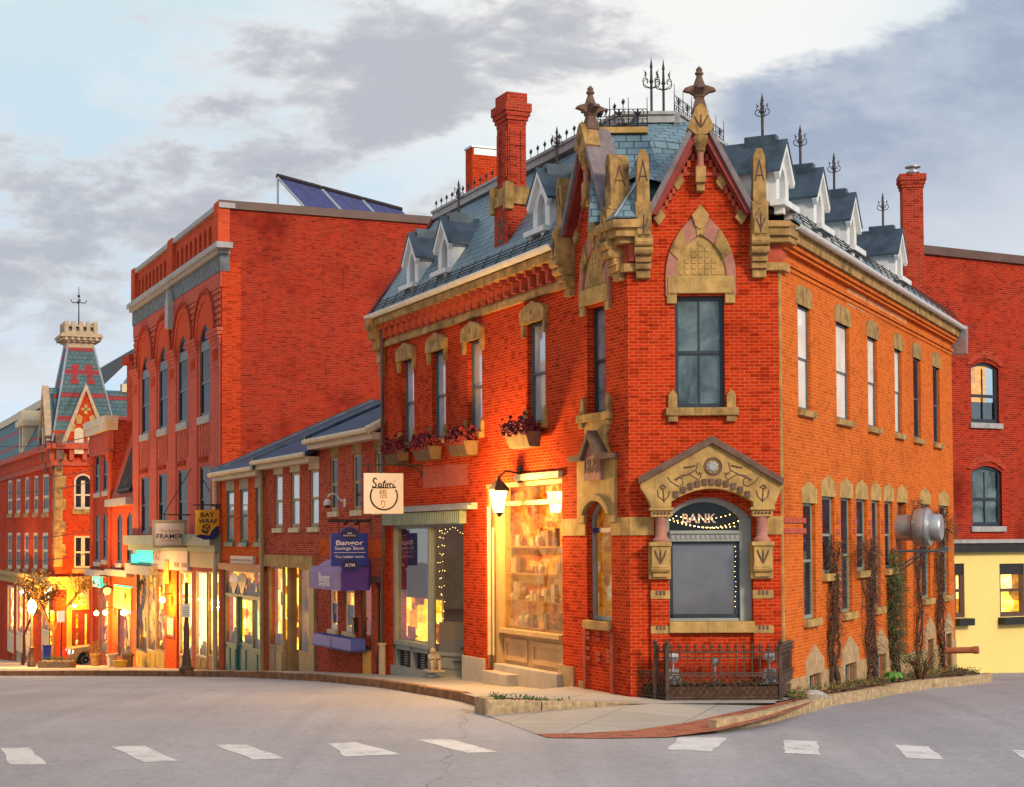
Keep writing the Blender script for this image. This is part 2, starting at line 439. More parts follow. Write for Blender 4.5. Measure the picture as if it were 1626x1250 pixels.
def m_paved(name, col, slab=1.5):
    m, t, p = newmat(name)
    co = t.n('TexCoord').outputs['Object']
    mp = t.n('Mapping', {'Vector': co, 'Rotation': (0, 0, R(23.7))}).outputs[0]
    c0 = Vector(lin(col)[:3])
    br = t.n('TexBrick', {'Vector': mp, 'Color1': lin(tuple(c0)), 'Color2': lin(tuple(c0 * .9)), 'Mortar': lin(tuple(c0 * .4)),
                          'Scale': 1.0, 'Mortar Size': .012, 'Brick Width': slab, 'Row Height': slab}, offset=0.0)
    n1 = t.n('TexNoise', {'Vector': co, 'Scale': .8, 'Detail': 6.0, 'Roughness': .65}).outputs[0]
    n2 = t.n('TexNoise', {'Vector': co, 'Scale': 30.0, 'Detail': 3.0}).outputs[0]
    c = t.mix(t.m('MULTIPLY', t.smooth(n1, .4, .75), .45), br.outputs[0], tuple(c0 * .6))
    c = t.mix(t.m('MULTIPLY', t.smooth(n2, .5, .8), .25), c, tuple(c0 * 1.3))
    lk(t, c, p.inputs['Base Color'])
    p.inputs['Roughness'].default_value = .85
    bp = t.n('Bump', {'Height': n2, 'Strength': .2, 'Distance': .01})
    lk(t, bp.outputs[0], p.inputs['Normal'])
m_paved('sidewalk_concrete', (.42, .375, .325))
# ------------------------------------------------------------------ mesh helpers
class MB:
    """collects faces for ONE mesh object"""
    def __init__(s):
        s.v, s.f, s.uv, s.mi = [], [], [], []
        s.m = 0
    def face(s, pts, uvs=None, m=None):
        pts = [Vector(p) for p in pts]
        if uvs is None:
            n = Vector((0, 0, 0))
            for i in range(len(pts)):
                a, b = pts[i], pts[(i + 1) % len(pts)]
                n += a.cross(b)
            if n.length < 1e-12: return
            n.normalize()
            if abs(n.z) > .96: uvs = [(p.x, p.y) for p in pts]
            else:
                t = Vector((-n.y, n.x, 0)).normalized()
                b = n.cross(t)
                uvs = [(p.dot(t), p.dot(b)) for p in pts]
        i0 = len(s.v)
        s.v += pts
        s.f.append(list(range(i0, i0 + len(pts))))
        s.uv += uvs
        s.mi.append(s.m if m is None else m)
    def hexa(s, a, m=None):
        """a: 8 points, bottom ring 0-3 then top ring 4-7, counter-clockwise from above"""
        for q in ((3, 2, 1, 0), (4, 5, 6, 7), (0, 1, 5, 4), (1, 2, 6, 5), (2, 3, 7, 6), (3, 0, 4, 7)):
            s.face([a[k] for k in q], m=m)
    def box(s, c, size, rz=0.0, m=None):
        cx, cy, cz = c
        hx, hy, hz = [k / 2 for k in size]
        ca, sa = math.cos(rz), math.sin(rz)
        ring = [(-hx, -hy), (hx, -hy), (hx, hy), (-hx, hy)]
        pts = []
        for z in (cz - hz, cz + hz):
            for x, y in ring: pts.append(Vector((cx + x * ca - y * sa, cy + x * sa + y * ca, z)))
        s.hexa(pts, m)
    def wbox(s, W, u0, u1, z0, z1, d0, d1, m=None):
        s.hexa([W.P(u0, z0, d1), W.P(u1, z0, d1), W.P(u1, z0, d0), W.P(u0, z0, d0),
                W.P(u0, z1, d1), W.P(u1, z1, d1), W.P(u1, z1, d0), W.P(u0, z1, d0)], m)
    def wprism(s, W, poly, d0, d1, m=None, back=False):
        """poly counter-clockwise in (u,z) as seen from outside"""
        ar = sum(poly[i][0] * poly[(i + 1) % len(poly)][1] - poly[(i + 1) % len(poly)][0] * poly[i][1] for i in range(len(poly)))
        if ar < 0: poly = poly[::-1]
        s.face([W.P(u, z, d1) for u, z in poly], m=m)
        if back: s.face([W.P(u, z, d0) for u, z in poly[::-1]], m=m)
        for i in range(len(poly)):
            a, b = poly[i], poly[(i + 1) % len(poly)]
            s.face([W.P(a[0], a[1], d0), W.P(b[0], b[1], d0), W.P(b[0], b[1], d1), W.P(a[0], a[1], d1)], m=m)
    def tube(s, pts, r, n=6, cap=True, m=None):
        pts = [Vector(p) for p in pts]
        rr = r if isinstance(r, (list, tuple)) else [r] * len(pts)
        rings = []
        ref = None
        for i, p in enumerate(pts):
            a = pts[max(i - 1, 0)]; b = pts[min(i + 1, len(pts) - 1)]
            t = (b - a)
            if t.length < 1e-9: t = Vector((0, 0, 1))
            t.normalize()
            if ref is None: ref = Vector((0, 0, 1)) if abs(t.z) < .9 else Vector((1, 0, 0))
            x = ref - t * ref.dot(t)
            if x.length < 1e-4: x = t.orthogonal()
            x.normalize(); y = t.cross(x); ref = x
            rings.append([p + (x * math.cos(2 * math.pi * k / n) + y * math.sin(2 * math.pi * k / n)) * rr[i] for k in range(n)])
        for i in range(len(rings) - 1):
            for k in range(n):
                k2 = (k + 1) % n
                s.face([rings[i][k], rings[i][k2], rings[i + 1][k2], rings[i + 1][k]], m=m)
        if cap:
            s.face(rings[0][::-1], m=m); s.face(rings[-1], m=m)
    def lathe(s, base, prof, n=12, m=None, rot=0.0, axis=None):
        """prof: (radius, height) from bottom to top"""
        base = Vector(base)
        ax = Vector(axis).normalized() if axis is not None else Vector((0, 0, 1))
        x = Vector((1, 0, 0)) if abs(ax.x) < .9 else Vector((0, 1, 0))
        x = (x - ax * x.dot(ax)).normalized(); y = ax.cross(x)
        rings = []
        for r, h in prof:
            rings.append([base + ax * h + (x * math.cos(rot + 2 * math.pi * k / n) + y * math.sin(rot + 2 * math.pi * k / n)) * max(r, .0005) for k in range(n)])
        for i in range(len(rings) - 1):
            for k in range(n):
                k2 = (k + 1) % n
                s.face([rings[i][k], rings[i][k2], rings[i + 1][k2], rings[i + 1][k]], m=m)
        s.face(rings[0][::-1], m=m); s.face(rings[-1], m=m)
    def blob(s, c, r, n=6, jit=.25, m=None, sc=(1, 1, 1)):
        c = Vector(c)
        rings = []
        for i in range(1, n // 2 + 1):
            th = math.pi * i / (n // 2 + 1)
            rings.append([c + Vector((math.sin(th) * math.cos(2 * math.pi * k / n) * sc[0], math.sin(th) * math.sin(2 * math.pi * k / n) * sc[1], math.cos(th) * sc[2])) * r * (1 + random.uniform(-jit, jit)) for k in range(n)])
        top = c + Vector((0, 0, r * sc[2])); bot = c - Vector((0, 0, r * sc[2]))
        for k in range(n):
            k2 = (k + 1) % n
            s.face([rings[0][k], rings[0][k2], top][::1], m=m)
            for i in range(len(rings) - 1): s.face([rings[i + 1][k], rings[i + 1][k2], rings[i][k2], rings[i][k]], m=m)
            s.face([rings[-1][k2], rings[-1][k], bot], m=m)
    def pieces(s):
        par = list(range(len(s.f))); seen = {}
        def find(i):
            while par[i] != i: par[i] = par[par[i]]; i = par[i]
            return i
        for i, f in enumerate(s.f):
            for k in f:
                v = s.v[k]; key = (round(v.x, 3), round(v.y, 3), round(v.z, 3))
                if key in seen: par[find(i)] = find(seen[key])
                else: seen[key] = i
        out = {}
        for i in range(len(s.f)): out.setdefault(find(i), []).append(i)
        return list(out.values())
    def build_each(s, name, mats, parent=None, **kw):
        """every loose piece becomes a part of its own"""
        at_ = []; k = 0
        for f in s.f: at_.append(k); k += len(f)
        objs = []
        for grp in s.pieces():
            q = MB()
            for i in grp: q.face([s.v[j] for j in s.f[i]], s.uv[at_[i]:at_[i] + len(s.f[i])], s.mi[i])
            objs.append(q.build(name, mats, parent, **kw))
        return objs[0]
    def build(s, name, mats, parent=None, smooth=False, bevel=0.0, weld=True):
        off = wpos(parent) if parent is not None else Vector((0, 0, 0))
        me = bpy.data.meshes.new(name)
        me.from_pydata([v - off for v in s.v], [], s.f)
        uvl = me.uv_layers.new(name='UVMap')
        flat = [c for uv in s.uv for c in (uv[0], uv[1])]
        uvl.data.foreach_set('uv', flat)
        if isinstance(mats, str): mats = [mats]
        for m in mats: me.materials.append(MATS[m])
        me.polygons.foreach_set('material_index', s.mi)
        if weld:
            bm = bmesh.new(); bm.from_mesh(me)
            bmesh.ops.remove_doubles(bm, verts=bm.verts, dist=.0004)
            bm.to_mesh(me); bm.free()
        if smooth:
            me.polygons.foreach_set('use_smooth', [True] * len(me.polygons))
            me.set_sharp_from_angle(angle=R(38))
        me.update()
        o = bpy.data.objects.new(name, me)
        COL.objects.link(o)
        if parent is not None: o.parent = parent
        if bevel:
            b = o.modifiers.new('bevel', 'BEVEL'); b.width = bevel; b.segments = 2; b.limit_method = 'ANGLE'
        return o

def wpos(o):
    p = Vector((0, 0, 0))
    while o is not None:
        p = p + o.location
        o = o.parent
    return p

def tag(o, label=None, cat=None, group=None, kind=None):
    if label: o['label'] = label
    if cat: o['category'] = cat
    if group: o['group'] = group
    if kind: o['kind'] = kind
    return o

def thing(name, label, cat, loc=(0, 0, 0), group=None):
    o = bpy.data.objects.new(name, None)
    o.empty_display_size = .2
    COL.objects.link(o)
    o.location = loc
    return tag(o, label, cat, group)

def recentre(o):
    """put a one-mesh thing's origin at its base"""
    me = o.data
    xs = [v.co for v in me.vertices]
    c = Vector((sum(v.x for v in xs) / len(xs), sum(v.y for v in xs) / len(xs), min(v.z for v in xs)))
    me.transform(Matrix.Translation(-c))
    o.location = c
    return o

class Wall:
    """vertical plane; u runs left to right as seen from outside"""
    def __init__(s, P0, e):
        s.P0 = Vector((P0[0], P0[1])); s.e = Vector((e[0], e[1])).normalized()
        s.n = Vector((s.e.y, -s.e.x))
    def P(s, u, z, d=0.0):
        q = s.P0 + s.e * u + s.n * d
        return Vector((q.x, q.y, z))
    def uz(s, px, py, d=0.0):
        r = ray(px, py)
        n3 = Vector((s.n.x, s.n.y, 0))
        o = s.P(0, 0, d)
        t = (o - CAM).dot(n3) / r.dot(n3)
        p = CAM + r * t
        return ((Vector((p.x, p.y)) - s.P0).dot(s.e), p.z)
    def u(s, px, py=800, d=0.0): return s.uz(px, py, d)[0]
    def z(s, px, py, d=0.0): return s.uz(px, py, d)[1]
    def rect(s, x0, yt, x1, yb, d=0.0):
        """pixel box -> (u0,u1,z0,z1); yt and yb are read at the middle column"""
        ym, xm = (yt + yb) / 2, (x0 + x1) / 2
        return (s.u(x0, ym, d), s.u(x1, ym, d), s.z(xm, yb, d), s.z(xm, yt, d))
    def poly(s, pts, d=0.0): return [s.uz(x, y, d) for x, y in pts]

def arch_pts(ua, ub, zs, rise, kind='seg', n=10):
    """points from the left springing to the right one"""
    h, c = (ub - ua) / 2, (ua + ub) / 2
    if kind == 'pointed':
        k = (h * h + rise * rise) / (2 * h)      # radius, centres on the springing line
        out = []
        a1 = math.asin(min(1, rise / k))
        for i in range(n // 2 + 1):
            a = a1 * i / (n // 2)
            out.append((ua + k - k * math.cos(a), zs + k * math.sin(a)))
        return out + [(2 * c - u, z) for u, z in out[-2::-1]]
    rr = (h * h + rise * rise) / (2 * rise)
    cz = zs + rise - rr
    a0 = math.asin(min(1, h / rr))
    if rise > h: a0 = math.pi - a0
    return [(c + rr * math.sin(-a0 + 2 * a0 * i / n), cz + rr * math.cos(-a0 + 2 * a0 * i / n)) for i in range(n + 1)]

def wall_mesh(mb, W, u0, u1, z0, z1, ops, rec=.25, m=0):
    """ops: (ua,ub,za,zb,rise,kind); openings with reveals, arches filled above"""
    us = sorted(set([u0, u1] + [o[0] for o in ops] + [o[1] for o in ops]))
    zs = sorted(set([z0, z1] + [o[2] for o in ops] + [o[3] for o in ops]))
    us = [u for u in us if u0 - 1e-6 <= u <= u1 + 1e-6]
    zs = [z for z in zs if z0 - 1e-6 <= z <= z1 + 1e-6]
    for i in range(len(us) - 1):
        for j in range(len(zs) - 1):
            uc, zc = (us[i] + us[i + 1]) / 2, (zs[j] + zs[j + 1]) / 2
            if any(o[0] < uc < o[1] and o[2] < zc < o[3] for o in ops): continue
            mb.face([W.P(us[i], zs[j]), W.P(us[i + 1], zs[j]), W.P(us[i + 1], zs[j + 1]), W.P(us[i], zs[j + 1])], m=m)
    for o in ops:
        ua, ub, za, zb = o[:4]
        rise = o[4] if len(o) > 4 else 0
        kind = o[5] if len(o) > 5 else 'seg'
        r = o[6] if len(o) > 6 else rec
        if rise:
            ap = arch_pts(ua, ub, zb - rise, rise, kind)
            k = len(ap) // 2
            mb.face([W.P(*p) for p in [(ua, zb)] + ap[:k + 1]], m=m)
            mb.face([W.P(*p) for p in ap[k:] + [(ub, zb)]], m=m)
            top = ap
        else: top = [(ua, zb), (ub, zb)]
        ring = [(ub, za)] + ([(ua, za)] if True else []) + top
        ring = [(ua, za)] + top + [(ub, za)]
        for i in range(len(ring)):
            a, b = ring[i], ring[(i + 1) % len(ring)]
            mb.face([W.P(a[0], a[1], 0), W.P(b[0], b[1], 0), W.P(b[0], b[1], -r), W.P(a[0], a[1], -r)], m=m)

def window(parent, W, op, fm='dark_frame', pm='pane_dark', r=.16, fw=.06, rail=True, nx=1, ny=1, sill=None, sx=.10, sh=.14, sd=.10,
           lintel=None, name='window', mull=.022, proud=.03):
    ua, ub, za, zb = op[:4]
    rise = op[4] if len(op) > 4 else 0
    kind = op[5] if len(op) > 5 else 'seg'
    f = MB()
    d0, d1 = -r - .05, -r + proud
    zs = zb - rise
    f.wbox(W, ua, ua + fw, za, zs, d0, d1); f.wbox(W, ub - fw, ub, za, zs, d0, d1)
    f.wbox(W, ua + fw, ub - fw, za, za + fw * 1.3, d0, d1)
    if rise:
        a = arch_pts(ua, ub, zs, rise, kind)
        b = arch_pts(ua + fw, ub - fw, zs, rise - fw, kind)
        for i in range(len(a) - 1):
            f.wprism(W, [a[i], b[i], b[i + 1], a[i + 1]], d0, d1)
        top_in = b
    else:
        f.wbox(W, ua + fw, ub - fw, zb - fw, zb, d0, d1)
        top_in = [(ua + fw, zb - fw), (ub - fw, zb - fw)]
    zm = za + (zs - za) * .5
    if rail: f.wbox(W, ua + fw, ub - fw, zm - fw * .45, zm + fw * .45, d0, d1 - .01)
    for i in range(1, nx):
        u = ua + fw + (ub - ua - 2 * fw) * i / nx
        f.wbox(W, u - mull / 2, u + mull / 2, za + fw, zs, d0 + .01, d1 - .02)
    for i in range(1, ny):
        z = za + (zs - za) * i / ny
        f.wbox(W, ua + fw, ub - fw, z - mull / 2, z + mull / 2, d0 + .012, d1 - .022)
    o = f.build(name, fm, parent)
    g = MB()
    if rail:
        # the upper sash stands a little in front of the lower one
        g.face([W.P(u, z, -r - .02) for u, z in [(ua + fw, zm), (ub - fw, zm)] + top_in[::-1]])
        g.face([W.P(u, z, -r - .035) for u, z in [(ua + fw, za + fw), (ub - fw, za + fw), (ub - fw, zm), (ua + fw, zm)]])
    else:
        g.face([W.P(u, z, -r - .02) for u, z in [(ua + fw, za + fw), (ub - fw, za + fw)] + top_in[::-1]])
    g.build('pane', pm, o)
    if sill:
        s = MB(); s.wbox(W, ua - sx, ub + sx, za - sh, za, -r + .03, sd)
        s.build('sill', sill, o, bevel=.012)
    if lintel:
        l = MB(); l.wbox(W, ua - .08, ub + .08, zb, zb + lintel[1], -.1, .03)
        l.build('lintel', lintel[0], o, bevel=.01)
    return o

def text_mesh(body, size, extrude=.006, shear=0.0, bold=0.0, sx=1.0):
    cu = bpy.data.curves.new('lettering', 'FONT')
    cu.body = body; cu.size = size; cu.extrude = extrude; cu.shear = shear; cu.offset = bold
    cu.align_x = 'CENTER'; cu.align_y = 'CENTER'; cu.resolution_u = 3
    ob = bpy.data.objects.new('lettering', cu)
    COL.objects.link(ob)
    bpy.context.view_layer.update()
    me = bpy.data.meshes.new_from_object(ob.evaluated_get(bpy.context.evaluated_depsgraph_get()))
    bpy.data.objects.remove(ob)
    bpy.data.curves.remove(cu)
    if len(me.vertices):
        xs = [v.co.x for v in me.vertices]; ys = [v.co.y for v in me.vertices]
        me.transform(Matrix.Translation((-(min(xs) + max(xs)) / 2, -(min(ys) + max(ys)) / 2, 0)))
        if sx != 1.0: me.transform(Matrix.Diagonal((sx, 1, 1, 1)))
    return me

def lettering(W, u, z, d, body, mat, parent, height=None, width=None, extrude=.006, shear=0.0, bold=0.0, name='lettering', mirror=False):
    """flat letters standing d in front of plane W, centred at (u,z), fitted to a width and/or height"""
    me = text_mesh(body, 1.0, extrude, shear, bold)
    if not len(me.vertices): return None
    w_ = max(v.co.x for v in me.vertices) - min(v.co.x for v in me.vertices)
    h_ = max(v.co.y for v in me.vertices) - min(v.co.y for v in me.vertices)
    kx = width / w_ if width else height / h_
    ky = height / h_ if height else width / w_
    e, n = W.e, W.n
    c = W.P(u, z, d) - wpos(parent)
    M = Matrix(((e.x, 0, n.x, c.x), (e.y, 0, n.y, c.y), (0, 1, 0, c.z), (0, 0, 0, 1)))
    me.transform(M @ Matrix.Diagonal((kx * (-1 if mirror else 1), ky, 1, 1)))
    me.materials.clear(); me.materials.append(MATS[mat])
    o = bpy.data.objects.new(name, me)
    COL.objects.link(o); o.parent = parent
    return o

def point_light(loc, power, col=(1.0, .55, .16), radius=.12, name='lamp_light', parent=None):
    l = bpy.data.lights.new(name, 'POINT')
    l.energy = power; l.color = col; l.shadow_soft_size = radius
    o = bpy.data.objects.new(name, l)
    COL.objects.link(o)
    if parent is not None: o.parent = parent
    o.location = Vector(loc) - (wpos(parent) if parent is not None else Vector((0, 0, 0)))
    return o

def copy_tree(o, parent=None):
    c = o.copy(); COL.objects.link(c)
    if parent is not None: c.parent = parent
    for ch in list(o.children): copy_tree(ch, c)
    return c

# ------------------------------------------------------------------ terrain and plan
GP = [(-80, 0.0), (30, 0.0), (33, -.04), (36, -.15), (40.6, -.34), (45.8, -.63), (52, -1.03), (65, -2.0), (80, -3.0), (104, -4.6), (140, -6.6), (220, -9.0), (900, -12.0)]
def g(y):
    for (a, za), (b, zb) in zip(GP, GP[1:]):
        if y <= b: return za + (zb - za) * (y - a) / (b - a)
    return GP[-1][1]
def roadz(y): return g(y) - .18
def ground(px, py, off=0.0):
    """point of the terrain seen at a pixel"""
    r = ray(px, py); t = 5.0; last = None
    while t < 400:
        p = CAM + r * t
        if p.z <= g(p.y) + off: break
        t += .02
    return CAM + r * t

YA = 32.5
r_ = ray(1000, 900); A2 = Vector((r_.x * YA / r_.y, YA))
r_ = ray(1243, 900); t_ = 32.45 / r_.y
B2_ = Vector((r_.x * t_, 32.45))
dL = Vector((-1143, 2600)).normalized()
dR = Vector((1247, 2600)).normalized()
WL = Wall(A2, -dL)
WC = Wall(A2, (B2_ - A2))
WR = Wall(B2_, dR)
dX = Vector((-dL.x * 0 + 2600, 1143)).normalized()     # across the street front, away from it
WCH = (B2_ - A2).length
def cross_wall(u): return Wall(WL.P(u, 0, 0).xy, dX)      # plane square to the street front, seen from up the street
m_brick('brick_pale', (.66, .26, .11), (.56, .19, .07), (.62, .34, .18), stain=.2)
# ================================================================== ground
def gp(x, y, off=0.0): return Vector((x, y, g(y) + off))
ys = [-60, -20, 0, 8, 14, 20, 24, 27, 30, 31.5, 33, 34.5, 36, 38, 40.6, 43, 45.8, 49, 52, 56, 60, 65, 72, 80, 90, 104, 120, 140, 180, 220, 400, 900]
xs = [-700, -200, -90, -45, -25, -12, -5, 0, 5, 12, 25, 45, 90, 200, 700]
mb = MB()
for j in range(len(ys) - 1):
    for i in range(len(xs) - 1):
        mb.face([(xs[i], ys[j], roadz(ys[j])), (xs[i + 1], ys[j], roadz(ys[j])), (xs[i + 1], ys[j + 1], roadz(ys[j + 1])), (xs[i], ys[j + 1], roadz(ys[j + 1]))])
tag(mb.build('road', 'asphalt'), kind='structure')

def pg(px, py, off=0.0):
    p = ground(px, py, off); return Vector((p.x, p.y))
# left sidewalk: strip between the street front and the kerb line
K0 = Vector((-.45, 31.9))
kerb = [K0, Vector((-1.1, 34.6)), Vector((-2.15, 37.6)), Vector((-3.45, 41.0)), Vector((-5.2, 45.4)), Vector((-7.1, 49.4)), Vector((-9.2, 53.4)), Vector((-11.6, 57.2)), Vector((-15.6, 61.6)), Vector((-20.5, 65.2)), Vector((-26.5, 68.4)), Vector((-36, 71.5))]
us_ = [0, -2.8, -6.2, -10, -15, -20, -25, -31, -40, -50, -58, -64.4]
inner = [WL.P(u, 0, -.4).xy for u in us_]
mb = MB()
def strip(mb, a, b, za, zb):
    for i in range(len(a) - 1):
        # subdivide along so that both edges follow the falling street
        n = 4
        for k in range(n):
            q = []
            for (P, Q, zf) in ((a[i], a[i + 1], za), (b[i], b[i + 1], zb)):
                p0, p1 = P.lerp(Q, k / n), P.lerp(Q, (k + 1) / n)
                q.append((Vector((p0.x, p0.y, zf(p0.y))), Vector((p1.x, p1.y, zf(p1.y)))))
            mb.face([q[0][0], q[0][1], q[1][1], q[1][0]][::-1])
strip(mb, inner, kerb, g, g)
tag(mb.build('sidewalk', 'sidewalk_concrete'), kind='structure')
def kerb_run(name, pts, mat, w=.16, z0=-.3, z1=.012, tops=None):
    mb = MB()
    for i in range(len(pts) - 1):
        a, b = pts[i], pts[i + 1]
        L = (b - a).length; n = max(1, int(L / 1.7))
        for k in range(n):
            p0, p1 = a.lerp(b, (k + .006) / n), a.lerp(b, (k + .994) / n)
            t = (p1 - p0).normalized(); nn = Vector((-t.y, t.x)) * w
            ja, jb = random.uniform(-.012, .012), random.uniform(-.015, .015)
            zt0 = g(p0.y) + z1 + ja if tops is None else tops
            zt1 = g(p1.y) + z1 + jb if tops is None else tops
            zb0, zb1 = g(p0.y) + z0, g(p1.y) + z0
            r = [p0, p1, p1 + nn, p0 + nn]
            zz = [zb0, zb1, zb1, zb0]; zt = [zt0, zt1, zt1, zt0]
            area = (r[1] - r[0]).cross(r[2] - r[1])
            bot = [Vector((p.x, p.y, z)) for p, z in zip(r, zz)]; top = [Vector((p.x, p.y, z)) for p, z in zip(r, zt)]
            if area < 0: bot, top = bot[::-1], top[::-1]
            mb.hexa(bot + top)
    return tag(mb.build(name, mat, bevel=.012), kind='structure')
m_plain('kerb_rust', (.27, .13, .055), .85, .35, 3.5, bump=.5, streak=.5)
m_plain('kerb_granite', (.44, .31, .17), .85, .3, 9.0, bump=.6)
kerb_run('kerb', kerb, 'kerb_rust', w=-.2, z0=-.4)
# corner sidewalk, dropping to the road at the ramp
RAMPY0, RAMPY1 = 31.2, 28.1
def V3_(p, z): return Vector((p.x, p.y, z))
def rz(y): return 0.0 if y > RAMPY0 else max(-.168, -.168 * (RAMPY0 - y) / (RAMPY0 - RAMPY1))
front = [pg(852, 1166, -.174), pg(930, 1164.5, -.174), pg(1010, 1159.5, -.17), pg(1090, 1148, -.15), pg(1165, 1132, -.1), pg(1230, 1119, -.04), pg(1276, 1110, 0)]
mb = MB()
back_l = [Vector((-.5, 31.25))]
fz = [-.174, -.174, -.17, -.15, -.1, -.04, .0]
hub = Vector((2.66, 31.22, .0))
fan_ = [Vector((-.5, 30.95, -.174))] + [V3_(p, z) for p, z in zip(front, fz)][:-1] + [Vector((front[-2].x, RAMPY0, 0))]
for a, b in zip(fan_, fan_[1:]): mb.face([a, b, hub])
mb.face([Vector((p.x, p.y, .001)) for p in [Vector((-.45, 31.2)), Vector((2.6, RAMPY0)), Vector((front[-2].x, RAMPY0)), front[-2], front[-1], pg(1300, 1098), B2_ + WC.n * -.3, A2 + WC.n * -.3 , WL.P(-2.8, 0, -.3).xy, Vector((-.6, 33.0)), K0]])
tag(mb.build('corner_sidewalk', 'sidewalk_concrete'), kind='structure')
# paving bricks between the ramp and the kerb
outer = [pg(870, 1172, -.175), pg(960, 1173, -.175), pg(1060, 1171, -.17), pg(1138, 1161, -.12), pg(1195, 1148, -.05), pg(1250, 1132, -.01), pg(1290, 1117, 0)]
mb = MB()
for i in range(len(front) - 1):
    q = [front[i], outer[i], outer[i + 1], front[i + 1]]
    oz = [-.174, -.174, -.17, -.12, -.05, -.01, 0]
    mb.face([V3_(front[i], fz[i] + .006), V3_(outer[i], oz[i] + .006), V3_(outer[i + 1], oz[i + 1] + .006), V3_(front[i + 1], fz[i + 1] + .006)])
tag(mb.build('brick_paving_strip', 'brick_paving'), kind='structure')
kr = [pg(1138, 1162, -.17), pg(1185, 1155, -.17), pg(1230, 1146, -.17), pg(1276, 1134, -.18), pg(1323, 1122, -.19), pg(1380, 1113, -.2), pg(1419, 1106, -.22), pg(1481, 1096.5, -.23), pg(1530, 1092, -.23), pg(1567, 1088, -.23)]
kr.append(kr[-1] + Vector((.5, 1.2)))
kerb_run('bed_kerb', kr, 'kerb_granite', w=.2, z0=-.4, z1=.03)
# planting bed along the side wall
mb = MB()
bi = [WR.P(u, 0, -.2).xy for u in (-.1, 1.0, 2.6, 4.4, 6.6, 9.0, 12, 15, 17.9, 18.6)]
bo = [pg(1290, 1112)] + [p + Vector((-.14, .1)) for p in kr[3:10]] + [kr[9] + Vector((.2, 1.2)), kr[9] + Vector((.1, 1.8))]
bo = bo[:len(bi)]
for i in range(len(bi) - 1):
    n = 6
    for k in range(n):
        rows = []
        for t in (k / n, (k + 1) / n):
            a, b = bi[i].lerp(bi[i + 1], t), bo[i].lerp(bo[i + 1], t)
            rows.append([a.lerp(b, s / 5) for s in range(6)])
        for s in range(5):
            q = [rows[0][s], rows[0][s + 1], rows[1][s + 1], rows[1][s]]
            mb.face([Vector((p.x, p.y, g(p.y) + .02 + .07 * math.sin(p.x * 5.1 + p.y * 3.3) * math.sin(p.y * 4.7))) for p in q])
tag(mb.build('planting_bed', 'soil'), kind='structure')
# crosswalk bars
mb = MB()
Q1 = [[(0, 301), (95, 301), (150, 355), (35, 355)], [(358, 297), (470, 295), (578, 342), (470, 348)], [(695, 291), (795, 291), (918, 336), (815, 340)], [(1060, 287), (1150, 283), (1295, 322), (1115, 330)], [(1340, 275), (1450, 273), (1610, 315), (1510, 317)]]
Q2 = [[(610, 318), (750, 320), (705, 360), (575, 355)], [(920, 325), (1018, 330), (1028, 370), (920, 365)], [(1245, 340), (1345, 345), (1390, 383), (1282, 380)], [(1590, 355), (1690, 358), (1740, 390), (1640, 388)]]
quads = [[(x / 2.0325, 1040 + y / 2.0325) for x, y in q] for q in Q1] + [[(750 + x / 1.856, 1000 + y / 1.856) for x, y in q] for q in Q2]
for q in quads:
    pts = []
    for i in range(4):
        a, b = ground(*q[i], -.18), ground(*q[(i + 1) % 4], -.18)
        for k in range(5):
            p = a.lerp(b, k / 5); s = 0 if k == 0 else .028
            pts.append(Vector((p.x + random.uniform(-s, s), p.y + random.uniform(-s, s), roadz(p.y) + .005)))
    mb.face(pts[::-1])
tag(mb.build('crosswalk_marking', 'road_paint'), kind='structure')

# ================================================================== the corner bank building
bank = thing('bank_building', 'red brick corner bank with stone gables, slate mansard roof and iron cresting', 'building', (A2.x + 2, A2.y + 4, 0))
zE, zD = 9.30, 12.42
ZB = -1.6
UL, UR = -14.72, 17.94
PEL = WL.P(UL, 0).xy; PER = WR.P(UR, 0).xy
PM = Vector((7.4, 51.3))

def op_(W, x0, yt, x1, yb, rise=0, kind='seg'):
    a = W.rect(x0, yt, x1, yb); return (a[0], a[1], a[2], a[3], rise, kind)
# --- openings of the street front
UPW = [op_(WL, 638, 572, 657.5, 705), op_(WL, 686, 557, 707.5, 694), op_(WL, 742.5, 540, 765.5, 686), op_(WL, 837.5, 512, 866, 668)]
UPW = [(o[0], o[1], 5.72, 7.98, 0, 'seg') for o in UPW]
uGL = WL.u(947, 560)
gwin = (uGL - .43, uGL + .43, 5.72, 7.95, 0, 'seg')
shop1 = WL.rect(624, 833, 736, 1070); shop1 = (shop1[0], shop1[1], WL.z(680, 1072) - .15, WL.z(680, 833), 0, 'seg', 1.5)
shop2 = WL.rect(771, 770, 893, 1050); shop2 = (shop2[0], shop2[1], .05, WL.z(840, 764), 0, 'seg', .35)
w78 = WL.rect(932, 797, 971, 985); w78 = (w78[0], w78[1], WL.z(952, 986), WL.z(952, 795), .30, 'seg', .25)
mb = MB()
wall_mesh(mb, WL, UL, 0, ZB, zE, UPW + [gwin, shop1, shop2, w78], .25)
mb.build('wall', 'brick_face', bank)
# --- chamfered corner face
uC = WC.u(1113.5, 560)
cwin = (WC.u(1074), WC.u(1153), 5.72, 7.96, 0, 'seg')
uB = WC.u(1123, 900)
bwin = (WC.u(1052), WC.u(1194), 1.42, WC.z(1125, 789), .42, 'seg', .32)
mb = MB()
wall_mesh(mb, WC, 0, WCH, ZB, zE, [cwin, bwin], .22)
mb.build('wall', 'brick_face', bank)
